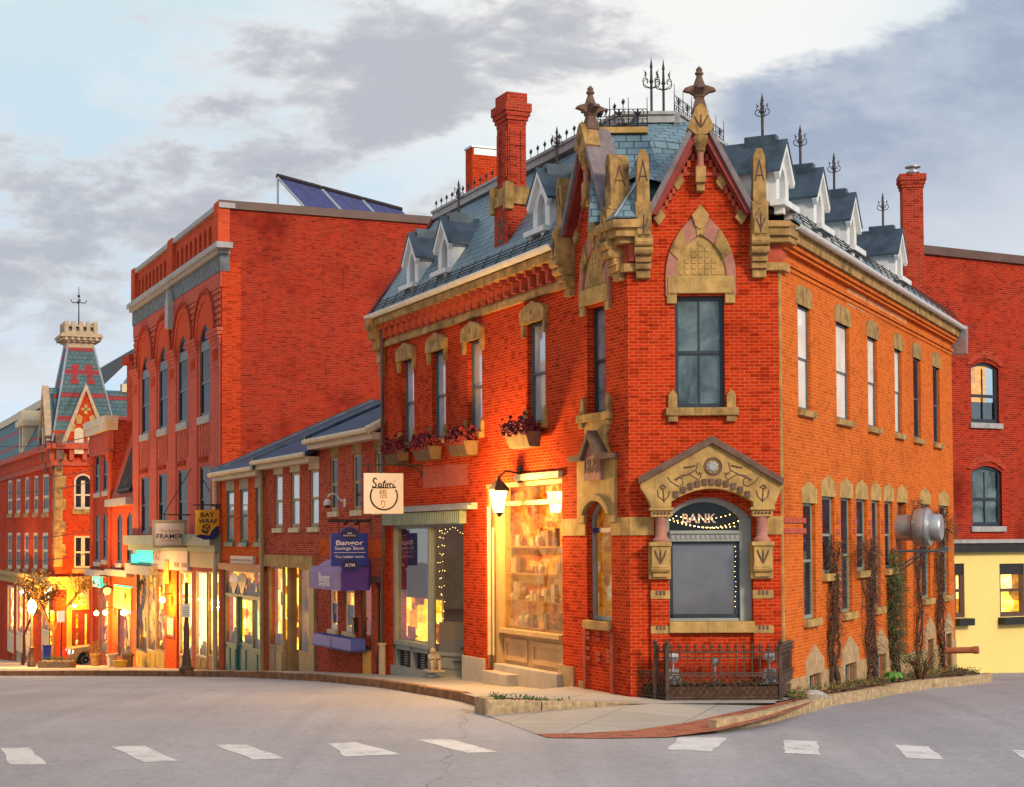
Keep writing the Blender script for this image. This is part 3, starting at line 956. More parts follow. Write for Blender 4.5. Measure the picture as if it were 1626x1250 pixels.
# --- long side wall
SU = [(1267.5, 1287.5), (1328, 1349), (1378, 1393), (1420.6, 1431.8), (1450, 1461.6), (1481, 1491.6)]
side_up = [(WR.u(a, 590), WR.u(b, 590), 5.78, 7.95, 0, 'seg', .2) for a, b in SU]
SL = [(1275.4, 1295, 1), (1306, 1325.5, 0), (1335.5, 1352.5, 1), (1360.5, 1377, 0), (1385, 1397.5, 1), (1405, 1418, 0), (1426, 1439.5, 2), (1462.5, 1476.5, 1), (1492, 1506, 1)]
side_lo = [(WR.u(a, 860), WR.u(b, 860), {1: 1.44, 0: 2.35, 2: -.2}[k], 4.02 if i else 3.85, 0, 'seg', .2) for i, (a, b, k) in enumerate(SL)]
BU = [(1283, 1302, 1070, 1110), (1340, 1358, 1053, 1100), (1390, 1405.5, 1039, 1092), (1471, 1481, 1015, 1080), (1500, 1509.5, 1006, 1068)]
base_w = [(WR.u(a, c), WR.u(b, c), WR.z((a + b) / 2, d) , WR.z((a + b) / 2, c), 0, 'seg', .3) for a, b, c, d in BU]
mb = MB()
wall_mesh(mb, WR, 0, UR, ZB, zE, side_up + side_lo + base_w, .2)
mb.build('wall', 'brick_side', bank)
# --- end walls
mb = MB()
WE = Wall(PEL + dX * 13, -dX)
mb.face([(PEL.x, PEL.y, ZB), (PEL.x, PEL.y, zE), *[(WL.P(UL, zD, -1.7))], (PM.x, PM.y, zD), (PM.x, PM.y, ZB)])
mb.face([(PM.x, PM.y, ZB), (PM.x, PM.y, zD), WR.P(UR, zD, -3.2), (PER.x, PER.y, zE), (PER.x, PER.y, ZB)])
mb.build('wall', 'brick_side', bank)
# interior floor plates keep daylight out of the rooms
mb = MB()
for z in (.0, 4.6, 9.0):
    mb.face([(p.x, p.y, z) for p in (WL.P(UL, 0, -.3).xy, WL.P(-.5, 0, -.6).xy, WC.P(2.6, 0, -.6).xy, WR.P(UR, 0, -.4).xy, PM)])
for Wq, a, b, d in ((WL, UL + .1, -1.0, -2.6), (WR, 1.0, UR - .1, -2.4)):
    mb.face([Wq.P(a, ZB, d), Wq.P(b, ZB, d), Wq.P(b, zE, d), Wq.P(a, zE, d)])
mb.build('room_lining', 'dark_room', bank)

# --- windows: upper street front
def hood_lintel(mb, W, ua, ub, z, m=0):
    c = (ua + ub) / 2
    mb.wprism(W, [(ua - .17, z), (ub + .17, z), (ub + .17, z + .27), (ub + .1, z + .33), (c, z + .47), (ua - .1, z + .33), (ua - .17, z + .27)], -.1, .13, m)
    for u in (ua - .17, ub + .04):
        mb.wprism(W, [(u, z), (u, z - .12), (u + .03, z - .3), (u + .1, z - .3), (u + .13, z - .12), (u + .13, z)], -.02, .09, m)
    # incised trefoil
    mb.wbox(W, c - .02, c + .02, z + .14, z + .3, .12, .134, 1)
    mb.wbox(W, c - .05, c + .05, z + .2, z + .24, .12, .133, 1)
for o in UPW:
    wo = window(bank, WL, o, 'slate_frame', 'pane_blind_sky', r=.14, fw=.06, sill='sandstone', sx=.12, sh=.14, sd=.14)
    mb = MB(); hood_lintel(mb, WL, o[0], o[1], o[3])
    mb.build('lintel', ['sandstone', 'sandstone_dark'], wo, bevel=.008)
    mb = MB()
    for u in (o[0] - .12, o[1]): mb.wprism(WL, [(u, 5.72), (u + .12, 5.72), (u + .12, 5.98), (u + .06, 6.06), (u, 5.98)], -.02, .07)
    mb.build('corner_block', 'sandstone', wo)
window(bank, WL, gwin, 'dark_frame', 'pane_sky', r=.2, fw=.06)
window(bank, WC, cwin, 'dark_frame', 'pane_teal', r=.16, fw=.075, nx=2, mull=.03)
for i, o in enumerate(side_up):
    wo = window(bank, WR, o, 'slate_frame', 'pane_painted_sky' if i < 4 else 'pane_dark', r=.07, fw=.05, proud=.0, sill='sandstone', sx=.1, sh=.14, sd=.1)
    c = (o[0] + o[1]) / 2; z = o[3]
    mb = MB(); mb.wprism(WR, [(o[0] - .12, z), (o[1] + .12, z), (o[1] + .12, z + .3), (o[1] - .1, z + .42), (o[0] + .1, z + .42), (o[0] - .12, z + .3)], -.1, .018)
    mb.build('lintel', 'sandstone', wo)
for i, o in enumerate(side_lo):
    if SL[i][2] == 2:
        mb = MB(); mb.wbox(WR, o[0], o[1], o[2], o[3], -.18, -.14)
        for k in (0, 1): mb.wbox(WR, o[0] + .1, o[1] - .1, o[2] + .3 + k * 1.7, o[2] + 1.7 + k * 1.7, -.14, -.12)
        wo = mb.build('door', 'brown_metal', bank)
    else:
        wo = window(bank, WR, o, 'sage_paint', 'pane_dark', r=.08, fw=.06, proud=.0, sill='sandstone_light', sx=.08, sh=.16, sd=.12)
    c = (o[0] + o[1]) / 2; z = o[3]
    mb = MB(); mb.wprism(WR, [(o[0] - .11, z), (o[1] + .11, z), (o[1] + .11, z + .30), (c, z + .46), (o[0] - .11, z + .30)], -.1, .02)
    mb.build('lintel', 'sandstone_light', wo)
for i, o in enumerate(base_w):
    c = (o[0] + o[1]) / 2
    mb = MB(); mb.wprism(WR, [(o[0] - .25, o[3]), (o[1] + .25, o[3]), (o[1] + .25, o[3] + .28), (c, o[3] + .62), (o[0] - .25, o[3] + .28)], -.1, .035)
    mb.wbox(WR, o[0] - .25, o[0], -1.4, o[3], -.1, .035); mb.wbox(WR, o[1], o[1] + .25, -1.4, o[3], -.1, .035)
    wo = mb.build('basement_surround', 'granite_tan', bank)
    window(wo, WR, o, 'grey_paint', 'pane_dark', r=.16, fw=.07, rail=False, name='basement_window')
# granite base course between them
mb = MB()
edges = [.02] + [x for o in base_w for x in (o[0] - .25, o[1] + .25)] + [UR]
for a, b in zip(edges[::2], edges[1::2]):
    # top edge rises in steps as the street falls
    mb.wbox(WR, a, b, -1.5, .30 if a < 9 else .10, -.05, .025)
mb.build_each('base_course', 'granite_tan', bank)
mb = MB()
mb.wbox(WL, -3.3, -2.55, -.8, .42, -.05, .03); mb.wbox(WL, -2.3, -2.0, -.8, .15, -.05, .02)
mb.build_each('base_course', 'granite_tan', bank)

# --- stone belt and pilaster strips
bz0, bz1 = WC.z(1020, 850), WC.z(1020, 821)
mb = MB()
mb.wbox(WC, 0.0, WC.u(1038), bz0, bz1, -.05, .03); mb.wbox(WC, WC.u(1208), WCH, bz0, bz1, -.05, .03)
mb.wbox(WL, w78[1] + .02, .0, bz0, bz1, -.05, .028); mb.wbox(WL, WL.u(893, 835), w78[0] - .02, bz0, bz1, -.05, .03)
mb.build_each('belt_course', 'sandstone_light', bank)
mb = MB()
for z in (bz0 + .02, bz1 - .13): mb.wbox(WR, .05, 1.65, z, z + .11, -.05, .03)
for i in range(1, 6):
    a, b = side_lo[i - 1][1], side_lo[i][0]
    if i == 1: continue
    for z in (bz0 + .02, bz1 - .13): mb.wbox(WR, a + .14, b - .14, z, z + .11, -.05, .022)
mb.build_each('belt_course', 'terracotta', bank)
# pale joint where the face brick stops
mb = MB(); mb.wbox(WR, -.012, .05, .0, zE - .3, -.03, .012)
mb.build('joint_strip', 'sandstone_light', bank)

mb = MB(); mb.wprism(WR, WR.poly([(1345, 456), (1440, 503), (1440, 527), (1345, 484)]), -.02, .006); mb.build('repaired_brick_patch', 'brick_pale', bank)
# --- cornices
mb = MB()   # street front: stone band, corbels, fascia
uA, uZ = UL - .1, -2.78
mb.m = 0; mb.wbox(WL, uA, uZ, 8.52, 8.66, -.05, .10); mb.wbox(WL, uA, uZ, 9.12, 9.30, -.05, .36)
mb.wbox(WL, uA, uZ, 8.66, 8.72, -.05, .06)
mb.build('cornice', 'sandstone', bank)
mb = MB()
nb = 26
mb.wbox(WL, uA, uZ, 8.72, 9.12, -.05, .04)
for i in range(nb):
    u = uA + .15 + (uZ - uA - .3) * i / (nb - 1)
    mb.wprism(WL, [(u - .085, 9.12), (u + .085, 9.12), (u + .085, 8.98), (u + .05, 8.86), (u + .05, 8.74), (u - .05, 8.74), (u - .05, 8.86), (u - .085, 8.98)], .0, .2)
    mb.wbox(WL, u - .05, u + .05, 8.98, 9.12, .2, .3)
mb.build('corbel_table', 'terracotta', bank)
def gutter(W, ua, ub, d, z, mat, r=.085):
    mb = MB()
    n = 8
    pr = [(d + r * math.cos(a), z + r * math.sin(a)) for a in [math.pi + math.pi * k / n for k in range(n + 1)]]
    pr2 = [(d + (r - .02) * math.cos(a), z + .005 + (r - .02) * math.sin(a)) for a in [2 * math.pi - math.pi * k / n for k in range(n + 1)]]
    ring = pr + pr2
    for i in range(len(ring)):
        a, b = ring[i], ring[(i + 1) % len(ring)]
        mb.face([W.P(ua, a[1], a[0]), W.P(ua, b[1], b[0]), W.P(ub, b[1], b[0]), W.P(ub, a[1], a[0])])
    mb.face([W.P(ua, b, a) for a, b in ring][::-1]); mb.face([W.P(ub, b, a) for a, b in ring])
    return mb.build('gutter', mat, bank, smooth=True)
gutter(WL, uA - .1, -2.62, .42, 9.42, 'white_paint', .11)
gutter(WR, .1, UR + .2, .34, 9.36, 'white_paint', .09)
mb = MB()   # side wall: moulded brick bands and fascia
mb.wbox(WR, .0, UR, 9.06, 9.28, -.05, .24)
mb.wbox(WR, .0, UR + .05, 9.28, 9.33, -.05, .30)
mb.build('cornice', 'sandstone', bank)
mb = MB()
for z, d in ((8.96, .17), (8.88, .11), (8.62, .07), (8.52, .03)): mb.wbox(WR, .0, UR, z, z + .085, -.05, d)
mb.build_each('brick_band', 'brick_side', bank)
mb = MB()   # blue end piece of the side gutter
mb.wprism(WR, [(UR + .12, 9.42), (UR + .12, 9.0), (UR + .2, 8.6), (UR + .34, 8.55), (UR + .42, 9.0), (UR + .46, 9.42)], -.05, .42, back=True)
mb.build('gutter_end', 'zinc', bank)
# end bracket at the far end of the street front
mb = MB()
for k, (z0, z1, d) in enumerate(((9.0, 9.34, .5), (8.75, 9.0, .4), (8.45, 8.75, .28), (8.1, 8.45, .16), (7.7, 8.1, .09))):
    mb.wbox(WL, UL - .16, UL + .14, z0, z1, -.05, d)
mb.build('end_bracket', 'sandstone', bank, bevel=.015)

# --- mansard roof
def lint(Wa, da, Wb, db):
    """plan point where two offset wall lines meet"""
    a0 = Wa.P(0, 0, da).xy; b0 = Wb.P(0, 0, db).xy
    k = Wa.e.cross(Wb.e)
    t = (b0 - a0).cross(Wb.e) / k
    return a0 + Wa.e * t
def V3(p, z): return Vector((p.x, p.y, z))
zR = 9.44
zG = zR + (zD - zR) * .69 / 2.04
gL, gA = WL.P(-2.62, 0, .34).xy, lint(WL, -.35, WC, -.35)
eA, eB = gA, lint(WC, -.35, WR, .28)
dA, dB = lint(WL, -1.7, WC, -3.6), lint(WC, -3.6, WR, -3.2)
eL, eR = WL.P(UL - .15, 0, .34).xy, WR.P(UR + .1, 0, .28).xy
dLp, dRp = WL.P(UL - .15, 0, -1.7).xy, WR.P(UR + .1, 0, -3.2).xy
mb = MB()
kA = WL.P(-2.62, 0, -1.7).xy; kG = WL.P(-2.62, 0, -.35).xy
mb.face([V3(eL, zR), V3(gL, zR), V3(kG, zG), V3(kA, zD), V3(dLp, zD)])
mb.face([V3(kG, zG), V3(gA, zG), V3(dA, zD), V3(kA, zD)])
mb.face([V3(gA, zG), V3(eB, zR + .2), V3(dB, zD), V3(dA, zD)])
mb.face([V3(gL, zR), V3(WL.P(-2.62, 0, -.35).xy, zR), V3(kG, zG)])
mb.face([V3(eB, zR), V3(eR, zR), V3(dRp, zD), V3(dB, zD)])
mb.face([V3(dLp, zD), V3(dA, zD), V3(dB, zD), V3(dRp, zD), V3(PM, zD)])
mb.face([V3(eL, zR - .12), V3(gL, zR - .12), V3(gL, zR), V3(eL, zR)])
mb.face([V3(eB, zR - .12), V3(eR, zR - .12), V3(eR, zR), V3(eB, zR)])
mb.face([V3(eL, zR - .12), V3(WL.P(UL - .15, 0, -1.9).xy, zR - .12), V3(WL.P(UL - .15, 0, -1.7).xy, zD), V3(eL, zR)][::-1])
# corner block between the two gables
bl = [WC.P(-.75, 9.5, -.2), WC.P(.95, 9.5, -.2), WC.P(.95, 9.5, -3.6), WC.P(-.75, 9.5, -3.6)]
tl = [WC.P(-.62, 11.68, -1.55), WC.P(.52, 11.68, -1.55), WC.P(.52, 11.68, -3.6), WC.P(-.62, 11.68, -3.6)]
mb.hexa(bl + tl)
# steep shoulder below the platform
bl = [WC.P(.4, 9.8, -.9), WC.P(2.35, 9.8, -.9), WC.P(2.8, 9.8, -4.4), WC.P(0, 9.8, -4.4)]
tl = [V3(WC.P(1.0, 0, -3.5).xy, 12.35), V3(WC.P(1.75, 0, -3.5).xy, 12.35), V3(WC.P(1.9, 0, -4.6).xy, 12.35), V3(WC.P(.7, 0, -4.6).xy, 12.35)]
mb.hexa(bl + tl)
roof = mb.build('roof', 'slate', bank)
mb = MB()   # white lead along hips, dark verge board at the far end
mb.tube([WC.P(.4, 9.82, -.88), V3(WC.P(1.0, 0, -3.49).xy, 12.36)], .04, 5)
mb.tube([WC.P(2.35, 9.82, -.88), V3(WC.P(1.75, 0, -3.49).xy, 12.36)], .04, 5)
mb.build('hip_flashing', 'zinc', roof)
mb = MB()
mb.tube([V3(WL.P(UL - .2, 0, .38).xy, zR - .02), V3(WL.P(UL - .2, 0, -1.7).xy, zD + .05)], .07, 5)
mb.build('verge_board', 'red_trim', roof)
# platform coping
mb = MB()
c0 = lint(WL, -1.55, WC, -3.45); c1 = lint(WC, -3.45, WR, -3.05)
def coping(mb, pts, z0, z1, w):
    for a, b in zip(pts, pts[1:]):
        t = (b - a).normalized(); nn = Vector((-t.y, t.x)) * w
        q = [a - nn, b - nn, b + nn, a + nn]
        mb.hexa([V3(p, z0) for p in q] + [V3(p, z1) for p in q])
pL, pR = WL.P(UL - .15, 0, -1.66).xy, WR.P(UR, 0, -3.1).xy
coping(mb, [pL, c0, c1, pR], zD - .12, zD + .05, .12)
coping(mb, [pL, c0, c1, pR], zD + .05, zD + .12, .17)
mb.build('deck_coping', 'stone_grey', bank)
mb = MB()
coping(mb, [WC.P(-.66, 0, -1.5).xy, WC.P(.52, 0, -1.5).xy], 11.6, 11.72, .1)
mb.build('deck_coping', 'sandstone_light', bank)

# snow guard rails just above the gutters
mb = MB()
for Wq, a, b, d0, d1 in ((WL, UL, -2.8, .12, .30), (WR, .3, UR, .0, .22)):
    n = int((b - a) / .75)
    for k in range(3):
        mb.tube([Wq.P(a, 9.60 + k * .09, d1 - k * .06), Wq.P(b, 9.60 + k * .09, d1 - k * .06)], .014, 4)
    for i in range(n + 1):
        u = a + (b - a) * i / n
        mb.tube([Wq.P(u, 9.5, d1 + .02), Wq.P(u, 9.85, d1 - .16)], .012, 4)
mb.build('snow_guard', 'iron', bank)

# --- iron cresting
def crest(pts, z, h, step, spikes=False, name='cresting'):
    mb = MB()
    for a, b in zip(pts, pts[1:]):
        L = (b - a).length; n = max(2, int(L / step))
        t = (b - a) / L
        mb.tube([V3(a, z + .05), V3(b, z + .05)], .013, 4)
        if spikes: mb.tube([V3(a, z + .24), V3(b, z + .24)], .010, 4)
        for i in range(n + 1):
            p = a + t * (L * i / n)
            hh = h * (1.7 if spikes and i % 2 == 0 else 1.0)
            mb.tube([V3(p, z), V3(p, z + hh)], [.013, .006], 4)
            if not spikes or i % 2:
                # little leaf head
                for s in (-1, 0, 1):
                    q = V3(p, z + hh * .62)
                    e = V3(p + t * (.075 * s), z + hh * (.95 if s else 1.12))
                    mb.tube([q, q.lerp(e, .5) + Vector((0, 0, .01)), e], [.012, .026, .004], 4)
            if spikes and i < n:
                for s in (1, -1):
                    c = p + t * (L / n * (.28 if s > 0 else .72))
                    arc = [V3(c + t * (.07 * math.cos(a_)), z + .33 + .075 * math.sin(a_)) for a_ in [k * .75 - 1.2 for k in range(6)]]
                    mb.tube(arc, .009, 4)
                    arc = [V3(c + t * (.06 * math.cos(a_)), z + .14 + .06 * math.sin(a_)) for a_ in [k * 1.05 for k in range(7)]]
                    mb.tube(arc, .008, 4)
    return mb.build(name, 'iron', bank)
crest([pL, c0], zD + .12, .3, .42)
crest([WC.P(-.66, 0, -1.5).xy, WC.P(.52, 0, -1.5).xy], 11.72, .38, .19, True)
crest([c1, WR.P(6, 0, -3.1).xy], zD + .12, .38, .3, True)

def finial(parent, base, h=1.0, n_arm=4, rot=0.0, mat='iron', name='finial'):
    """wrought iron roof finial: stem, curled arms, spear head"""
    b = Vector(base); mb = MB()
    mb.lathe(b, [(.028, 0), (.028, h * .55), (.05, h * .57), (.03, h * .62), (.022, h * .8), (.034, h * .82), (.0, h)], 6)
    for k in range(n_arm):
        a = rot + 2 * math.pi * k / n_arm
        dx = Vector((math.cos(a), math.sin(a), 0))
        s0 = h * .52
        pts = []
        for i in range(13):
            th = -math.pi * .5 + i * .48
            rr = .085 * h * (1 - i * .06)
            pts.append(b + dx * (.10 * h + rr * math.cos(th) * .9) + Vector((0, 0, s0 + .06 * h + rr * math.sin(th))))
        mb.tube([b + Vector((0, 0, s0 - .06 * h))] + pts, .010, 4)
        mb.tube([b + dx * (.13 * h) + Vector((0, 0, s0 + .14 * h)), b + dx * (.10 * h) + Vector((0, 0, s0 + .19 * h)), b + dx * (.14 * h) + Vector((0, 0, s0 + .25 * h))], [.008, .018, .003], 4)
    return mb.build(name, mat, parent)
pf = ground(0, 0) if False else None
for W_, u_, d_, zz in ((WC, .76, -3.6, zD + .1), (WC, 1.04, -3.75, zD + .1)):
    finial(bank, W_.P(u_, zz, d_), 1.32, 6, .4)

# --- dormers
def dormer(W, uc, dfront, zs, w, ze, zr, back, top=True):
    """white wooden dormer with metal roof; zs sill, ze eave, zr ridge"""
    h = w / 2
    mb = MB()
    # face with pointed opening
    op = (uc - h * .46, uc + h * .46, zs + .12, ze + (zr - ze) * .22)
    ap = arch_pts(op[0], op[1], ze - .18, op[3] - ze + .18, 'pointed', 10)
    k = len(ap) // 2
    P = lambda u, z, d=0: W.P(u, z, dfront + d)
    mb.face([P(uc - h, zs), P(op[0], zs), P(op[0], op[2])] + [P(*q) for q in ap[:k + 1]] + [P(uc, zr - .06), P(uc - h, ze)])
    mb.face([P(op[1], zs), P(uc + h, zs), P(uc + h, ze), P(uc, zr - .06)] + [P(*q) for q in ap[k:]] + [P(op[1], op[2])])
    mb.face([P(op[0], zs), P(op[1], zs), P(op[1], op[2]), P(op[0], op[2])])
    ring = [(op[0], op[2])] + ap + [(op[1], op[2])]
    for a, b in zip(ring, ring[1:] + ring[:1]): mb.face([P(*a), P(*b), P(b[0], b[1], -.12), P(a[0], a[1], -.12)])
    for s in (-1, 1):
        mb.face([P(uc + s * h, zs), P(uc + s * h, ze), P(uc + s * h, ze, -back), P(uc + s * h, zs, -back * .3 if back < 2 else -back * .3)][::s])
        # side panel moulding
        mb.wbox(W, uc + s * h - (.012 if s < 0 else 0), uc + s * h + (.012 if s > 0 else 0), ze - .62, ze - .12, dfront - .55, dfront - .18)
        mb.wbox(W, uc + s * h - (.05 if s < 0 else 0), uc + s * h + (.05 if s > 0 else 0), ze - .06, ze + .02, dfront - back, dfront)
    # sill with little brackets
    mb.wbox(W, uc - h - .1, uc + h + .1, zs - .02, zs + .1, dfront - .1, dfront + .2)
    for s in (-1, 1): mb.wbox(W, uc + s * (h - .1) - .07, uc + s * (h - .1) + .07, zs - .17, zs - .02, dfront - .05, dfront + .13)
    d = mb.build('dormer', 'white_paint', bank)
    g_ = MB()
    g_.face([P(q[0], q[1], -.1) for q in [(op[0], op[2])] + ap + [(op[1], op[2])]][::-1])
    g_.build('pane', 'pane_sky', d)
    r = MB()
    o = .13
    def slope(s):
        a0, a1 = P(uc, zr, .12), P(uc + s * (h + .14), ze - .06, .12)
        b0, b1 = P(uc, zr, -back), P(uc + s * (h + .14), ze - .06, -back)
        up = Vector((0, 0, .05))
        q = [a1, b1, b0, a0] if s > 0 else [a0, b0, b1, a1]
        r.hexa(q + [p + up for p in q])
    slope(1); slope(-1)
    r.wbox(W, uc - .11, uc + .11, zr - .12, zr + .14, dfront - .75, dfront - .1)
    r.build('dormer_roof', 'roof_metal', d)
    f = MB()   # moulded rake boards on the face
    for s in (-1, 1):
        f.wprism(W, [(uc, zr - .02), (uc + s * (h + .14), ze - .08), (uc + s * (h + .06), ze - .2), (uc, zr - .17)], dfront, dfront + .1)
    f.build('rake_board', 'white_paint', d)
    if top: finial(d, P(uc, zr + .12, -.4), .92, 4, math.atan2(W.e.y, W.e.x))
for px, py in ((649, 458), (700, 436), (853, 371)):
    dormer(WL, WL.u(px, py, .08), -.02, WL.z(px, py, .08), .88, 10.68, 11.36, 1.6, px > 660)
for px, py in ((1249, 342), (1307, 380), (1358.5, 409), (1433, 457)):
    dormer(WR, WR.u(px, py, .1), .02, 9.72, .88, 10.42, 11.08, 1.3 if px < 1260 else 2.1)

# --- chimneys
def chim_box(mb, W, u0, u1, z0, z1, d0, d1, m=0): mb.wbox(W, u0, u1, z0, z1, d0, d1, m)
dO, dI = -.10, -.66
uK1 = WL.u(806, 300, dO); cw = .40; uc = uK1 - cw
mb = MB()
mb.wbox(WL, uc - cw, uc + cw, 9.6, 11.0, dI, dO)
mb.wbox(WL, uc - cw * .84, uc + cw * .84, 11.45, 12.92, dI + .05, dO - .05)
for k, e in enumerate((.0, .035, .07, .10, .10)): mb.wbox(WL, uc - cw * .86 - e, uc + cw * .86 + e, 12.92 + k * .1, 13.02 + k * .1, dI + .04 - e, dO - .04 + e)
mb.wbox(WL, uc - cw * .88, uc + cw * .88, 13.42, 13.68, dI + .02, dO - .02)
for k in (-1, 1): mb.wbox(WL, uc + k * .2 - .08, uc + k * .2 + .08, 11.65, 12.75, dO - .05, dO - .015)
for k in (0, 1): mb.wbox(WL, uc + cw * .84, uc + cw * .84 + .035, 11.55, 12.8, dO - .17 - k * .28, dO - .09 - k * .28)
ch = mb.build('chimney', 'brick_dark', bank)
mb = MB()
for k in (-1, 1): mb.wbox(WL, uc + k * .13 - .03, uc + k * .13 + .03, 9.95, 10.75, dO, dO + .006)
for z in (10.15, 10.55): mb.wbox(WL, uc - .22, uc + .22, z, z + .05, dO, dO + .007)
mb.build('slit_panel', 'black_paint', ch)
mb = MB()
mb.wbox(WL, uc - cw - .06, uc + cw + .06, 11.0, 11.27, dI - .06, dO + .06); mb.wbox(WL, uc - cw, uc + cw, 11.27, 11.45, dI, dO)
for s in (-1, 1): mb.wbox(WL, uc + s * cw - .1, uc + s * cw + .1, 10.87, 11.51, dO - .12, dO + .09)
mb.build('stone_collar', 'sandstone', ch, bevel=.02)
uKb = WL.u(750, 280, -2.2)
mb = MB(); mb.wbox(WL, uKb - .5, uKb, zD - .3, 14.15, -3.0, -2.2)
c2 = mb.build('chimney', 'brick_face', bank)
mb = MB(); mb.wbox(WL, uKb - .53, uKb + .03, 14.15, 14.21, -3.03, -2.17); mb.wbox(WL, uKb - .3, uKb + .012, 13.95, 14.13, -2.98, -2.25)
mb.build('chimney_cap', 'zinc', c2)
ucr = WR.u(1441, 470, -1.1)
mb = MB()
cW = Wall(WR.P(ucr, 0, -.9).xy, Vector((.985, -.10)))
mb.wbox(cW, -.3, .3, 8.6, 13.5, -.6, 0)
for k, e in enumerate((.03, .06, .09, .09)): mb.wbox(cW, -.3 - e, .3 + e, 13.5 + k * .1, 13.6 + k * .1, -.6 - e, e)
c3 = mb.build('chimney', 'brick_dark', bank)
mb = MB(); q = cW.P(.05, 13.9, -.3)
mb.lathe(q, [(.14, 0), (.14, .08), (.2, .09), (.2, .13), (.1, .14), (.1, .22), (.24, .25), (.24, .28)], 12)
mb.build('flue_cap', 'zinc', c3, smooth=True)

# --- stone gables
def gable(W, uc, win):
    zA, zF, hw = 11.55, 9.62, 1.02
    gb = MB()
    gb.wprism(W, [(uc - hw, zE - .02), (uc + hw, zE - .02), (uc + hw * .92, zF), (uc, zA - .1), (uc - hw * .92, zF)], -.3, .0)
    # slab roof behind the gable wall
    o = gb.build('gable', 'brick_face', bank)
    r = MB()
    for s in (-1, 1):
        q = [W.P(uc + s * 1.02, 9.58, .0), W.P(uc, zA, .0), W.P(uc, zA, -3.2), W.P(uc + s * 1.02, 9.58, -3.2)]
        r.face(q if s < 0 else q[::-1])
    r.build('gable_roof', 'slate', o)
    c = MB()
    for s in (-1, 1):
        c.wprism(W, [(uc + s * .0, zA + .12), (uc + s * 0, zA - .08), (uc + s * 1.0, 9.52), (uc + s * 1.06, 9.66)], -.34, .33)
    m_plain('coping_grey', (.20, .16, .165), .85, .25, 3.0, bump=.4, streak=.4)
    c.build('gable_coping', 'coping_grey', o, bevel=.015)
    b = MB()
    for s in (-1, 1):
        b.wprism(W, [(uc, zA - .08), (uc, zA - .34), (uc + s * .90, 9.56), (uc + s * 1.0, 9.54)], .0, .26)
        b.wprism(W, [(uc, zA - .34), (uc, zA - .44), (uc + s * .86, 9.56), (uc + s * .90, 9.56)], .0, .16)
    b.build('barge_board', 'red_trim', o)
    t = MB()
    for s in (-1, 1):
        for k in range(9):   # brick dentils below the rake
            f = .16 + k * .085
            uu, zz = uc + s * .88 * f, zA - .44 - (zA - .44 - 9.56) * f
            t.wbox(W, uu - .035, uu + .035, zz - .2, zz - .06, .0, .06)
    t.wbox(W, uc - .34, uc + .34, 10.36, 10.43, .0, .05)
    t.build('brick_dentil', 'terracotta', o)
    st = MB()
    for s in (-1, 1):
        for f, sz in ((.52, .12), (.97, .12)):
            uu, zz = uc + s * .84 * f, zA - .52 - (zA - .44 - 9.56) * f
            st.wprism(W, [(uu - s * .02, zz + .17), (uu - sz * 1.1, zz - .01), (uu + s * .01, zz - .17), (uu + sz * 1.1, zz + .02)], .0, .09)
    # apex stone, capital, column and corbel
    st.wprism(W, [(uc, zA + .2), (uc - .1, zA + .1), (uc - .27, zA - .30), (uc - .1, zA - .44), (uc + .1, zA - .44), (uc + .27, zA - .30), (uc + .1, zA + .1)], -.0, .36)
    st.lathe(W.P(uc, zA - .78, .2), [(.07, 0), (.11, .05), (.1, .1), (.15, .2), (.17, .27), (.17, .34)], 10)
    st.wbox(W, uc - .1, uc + .1, 10.18, 10.5, .0, .28); st.wbox(W, uc - .08, uc + .08, 10.02, 10.18, .0, .2)
    st.build_each('apex_stone', 'sandstone', o, bevel=.012)
    co = MB(); co.lathe(W.P(uc, 10.5, .2), [(.085, 0), (.085, .02), (.065, .04), (.065, .25), (.08, .28)], 12)
    co.build('colonnette', 'sandstone_pink', o, smooth=True)
    ca = MB()
    for a in (-.5, 0, .5):   # carved palmette on the apex stone
        ca.tube([W.P(uc, zA - .3, .36), W.P(uc + .09 * math.sin(a * 2), zA - .18, .37), W.P(uc + .16 * math.sin(a * 2), zA - .1 + .06 * math.cos(a * 2), .36)], .016, 4)
    ca.build('carving', 'sandstone_dark', o)
    # cross finial
    fi = MB()
    ro = math.atan2(W.e.y, W.e.x)
    fi.lathe(W.P(uc, zA + .06, .1), [(.2, 0), (.19, .08), (.115, .29), (.15, .31), (.15, .35), (.1, .37), (.1, .40), (.15, .46)], 4, rot=ro + math.pi / 4)
    for k in range(4):
        a = ro + k * math.pi / 2
        dx = Vector((math.cos(a), math.sin(a), 0)); dy = Vector((-dx.y, dx.x, 0)); c0_ = W.P(uc, 0, .1)
        def q(r, z): return c0_ + dx * r + Vector((0, 0, zA + z))
        for prof in (([(.05, .36), (.2, .46), (.33, .49), (.29, .55), (.2, .58), (.05, .63)]),):
            A_ = [q(r, z) + dy * .07 for r, z in prof]; B_ = [q(r, z) - dy * .07 for r, z in prof]
            fi.face(A_[::-1]); fi.face(B_)
            for i in range(len(A_)):
                j = (i + 1) % len(A_); fi.face([A_[i], A_[j], B_[j], B_[i]])
    fi.lathe(W.P(uc, zA + .56, .1), [(.14, 0), (.055, .24), (.09, .27), (.09, .3), (.06, .33), (.07, .37), (.02, .43)], 8)
    fi.build('stone_finial', 'sandstone_dark', o, bevel=.01)
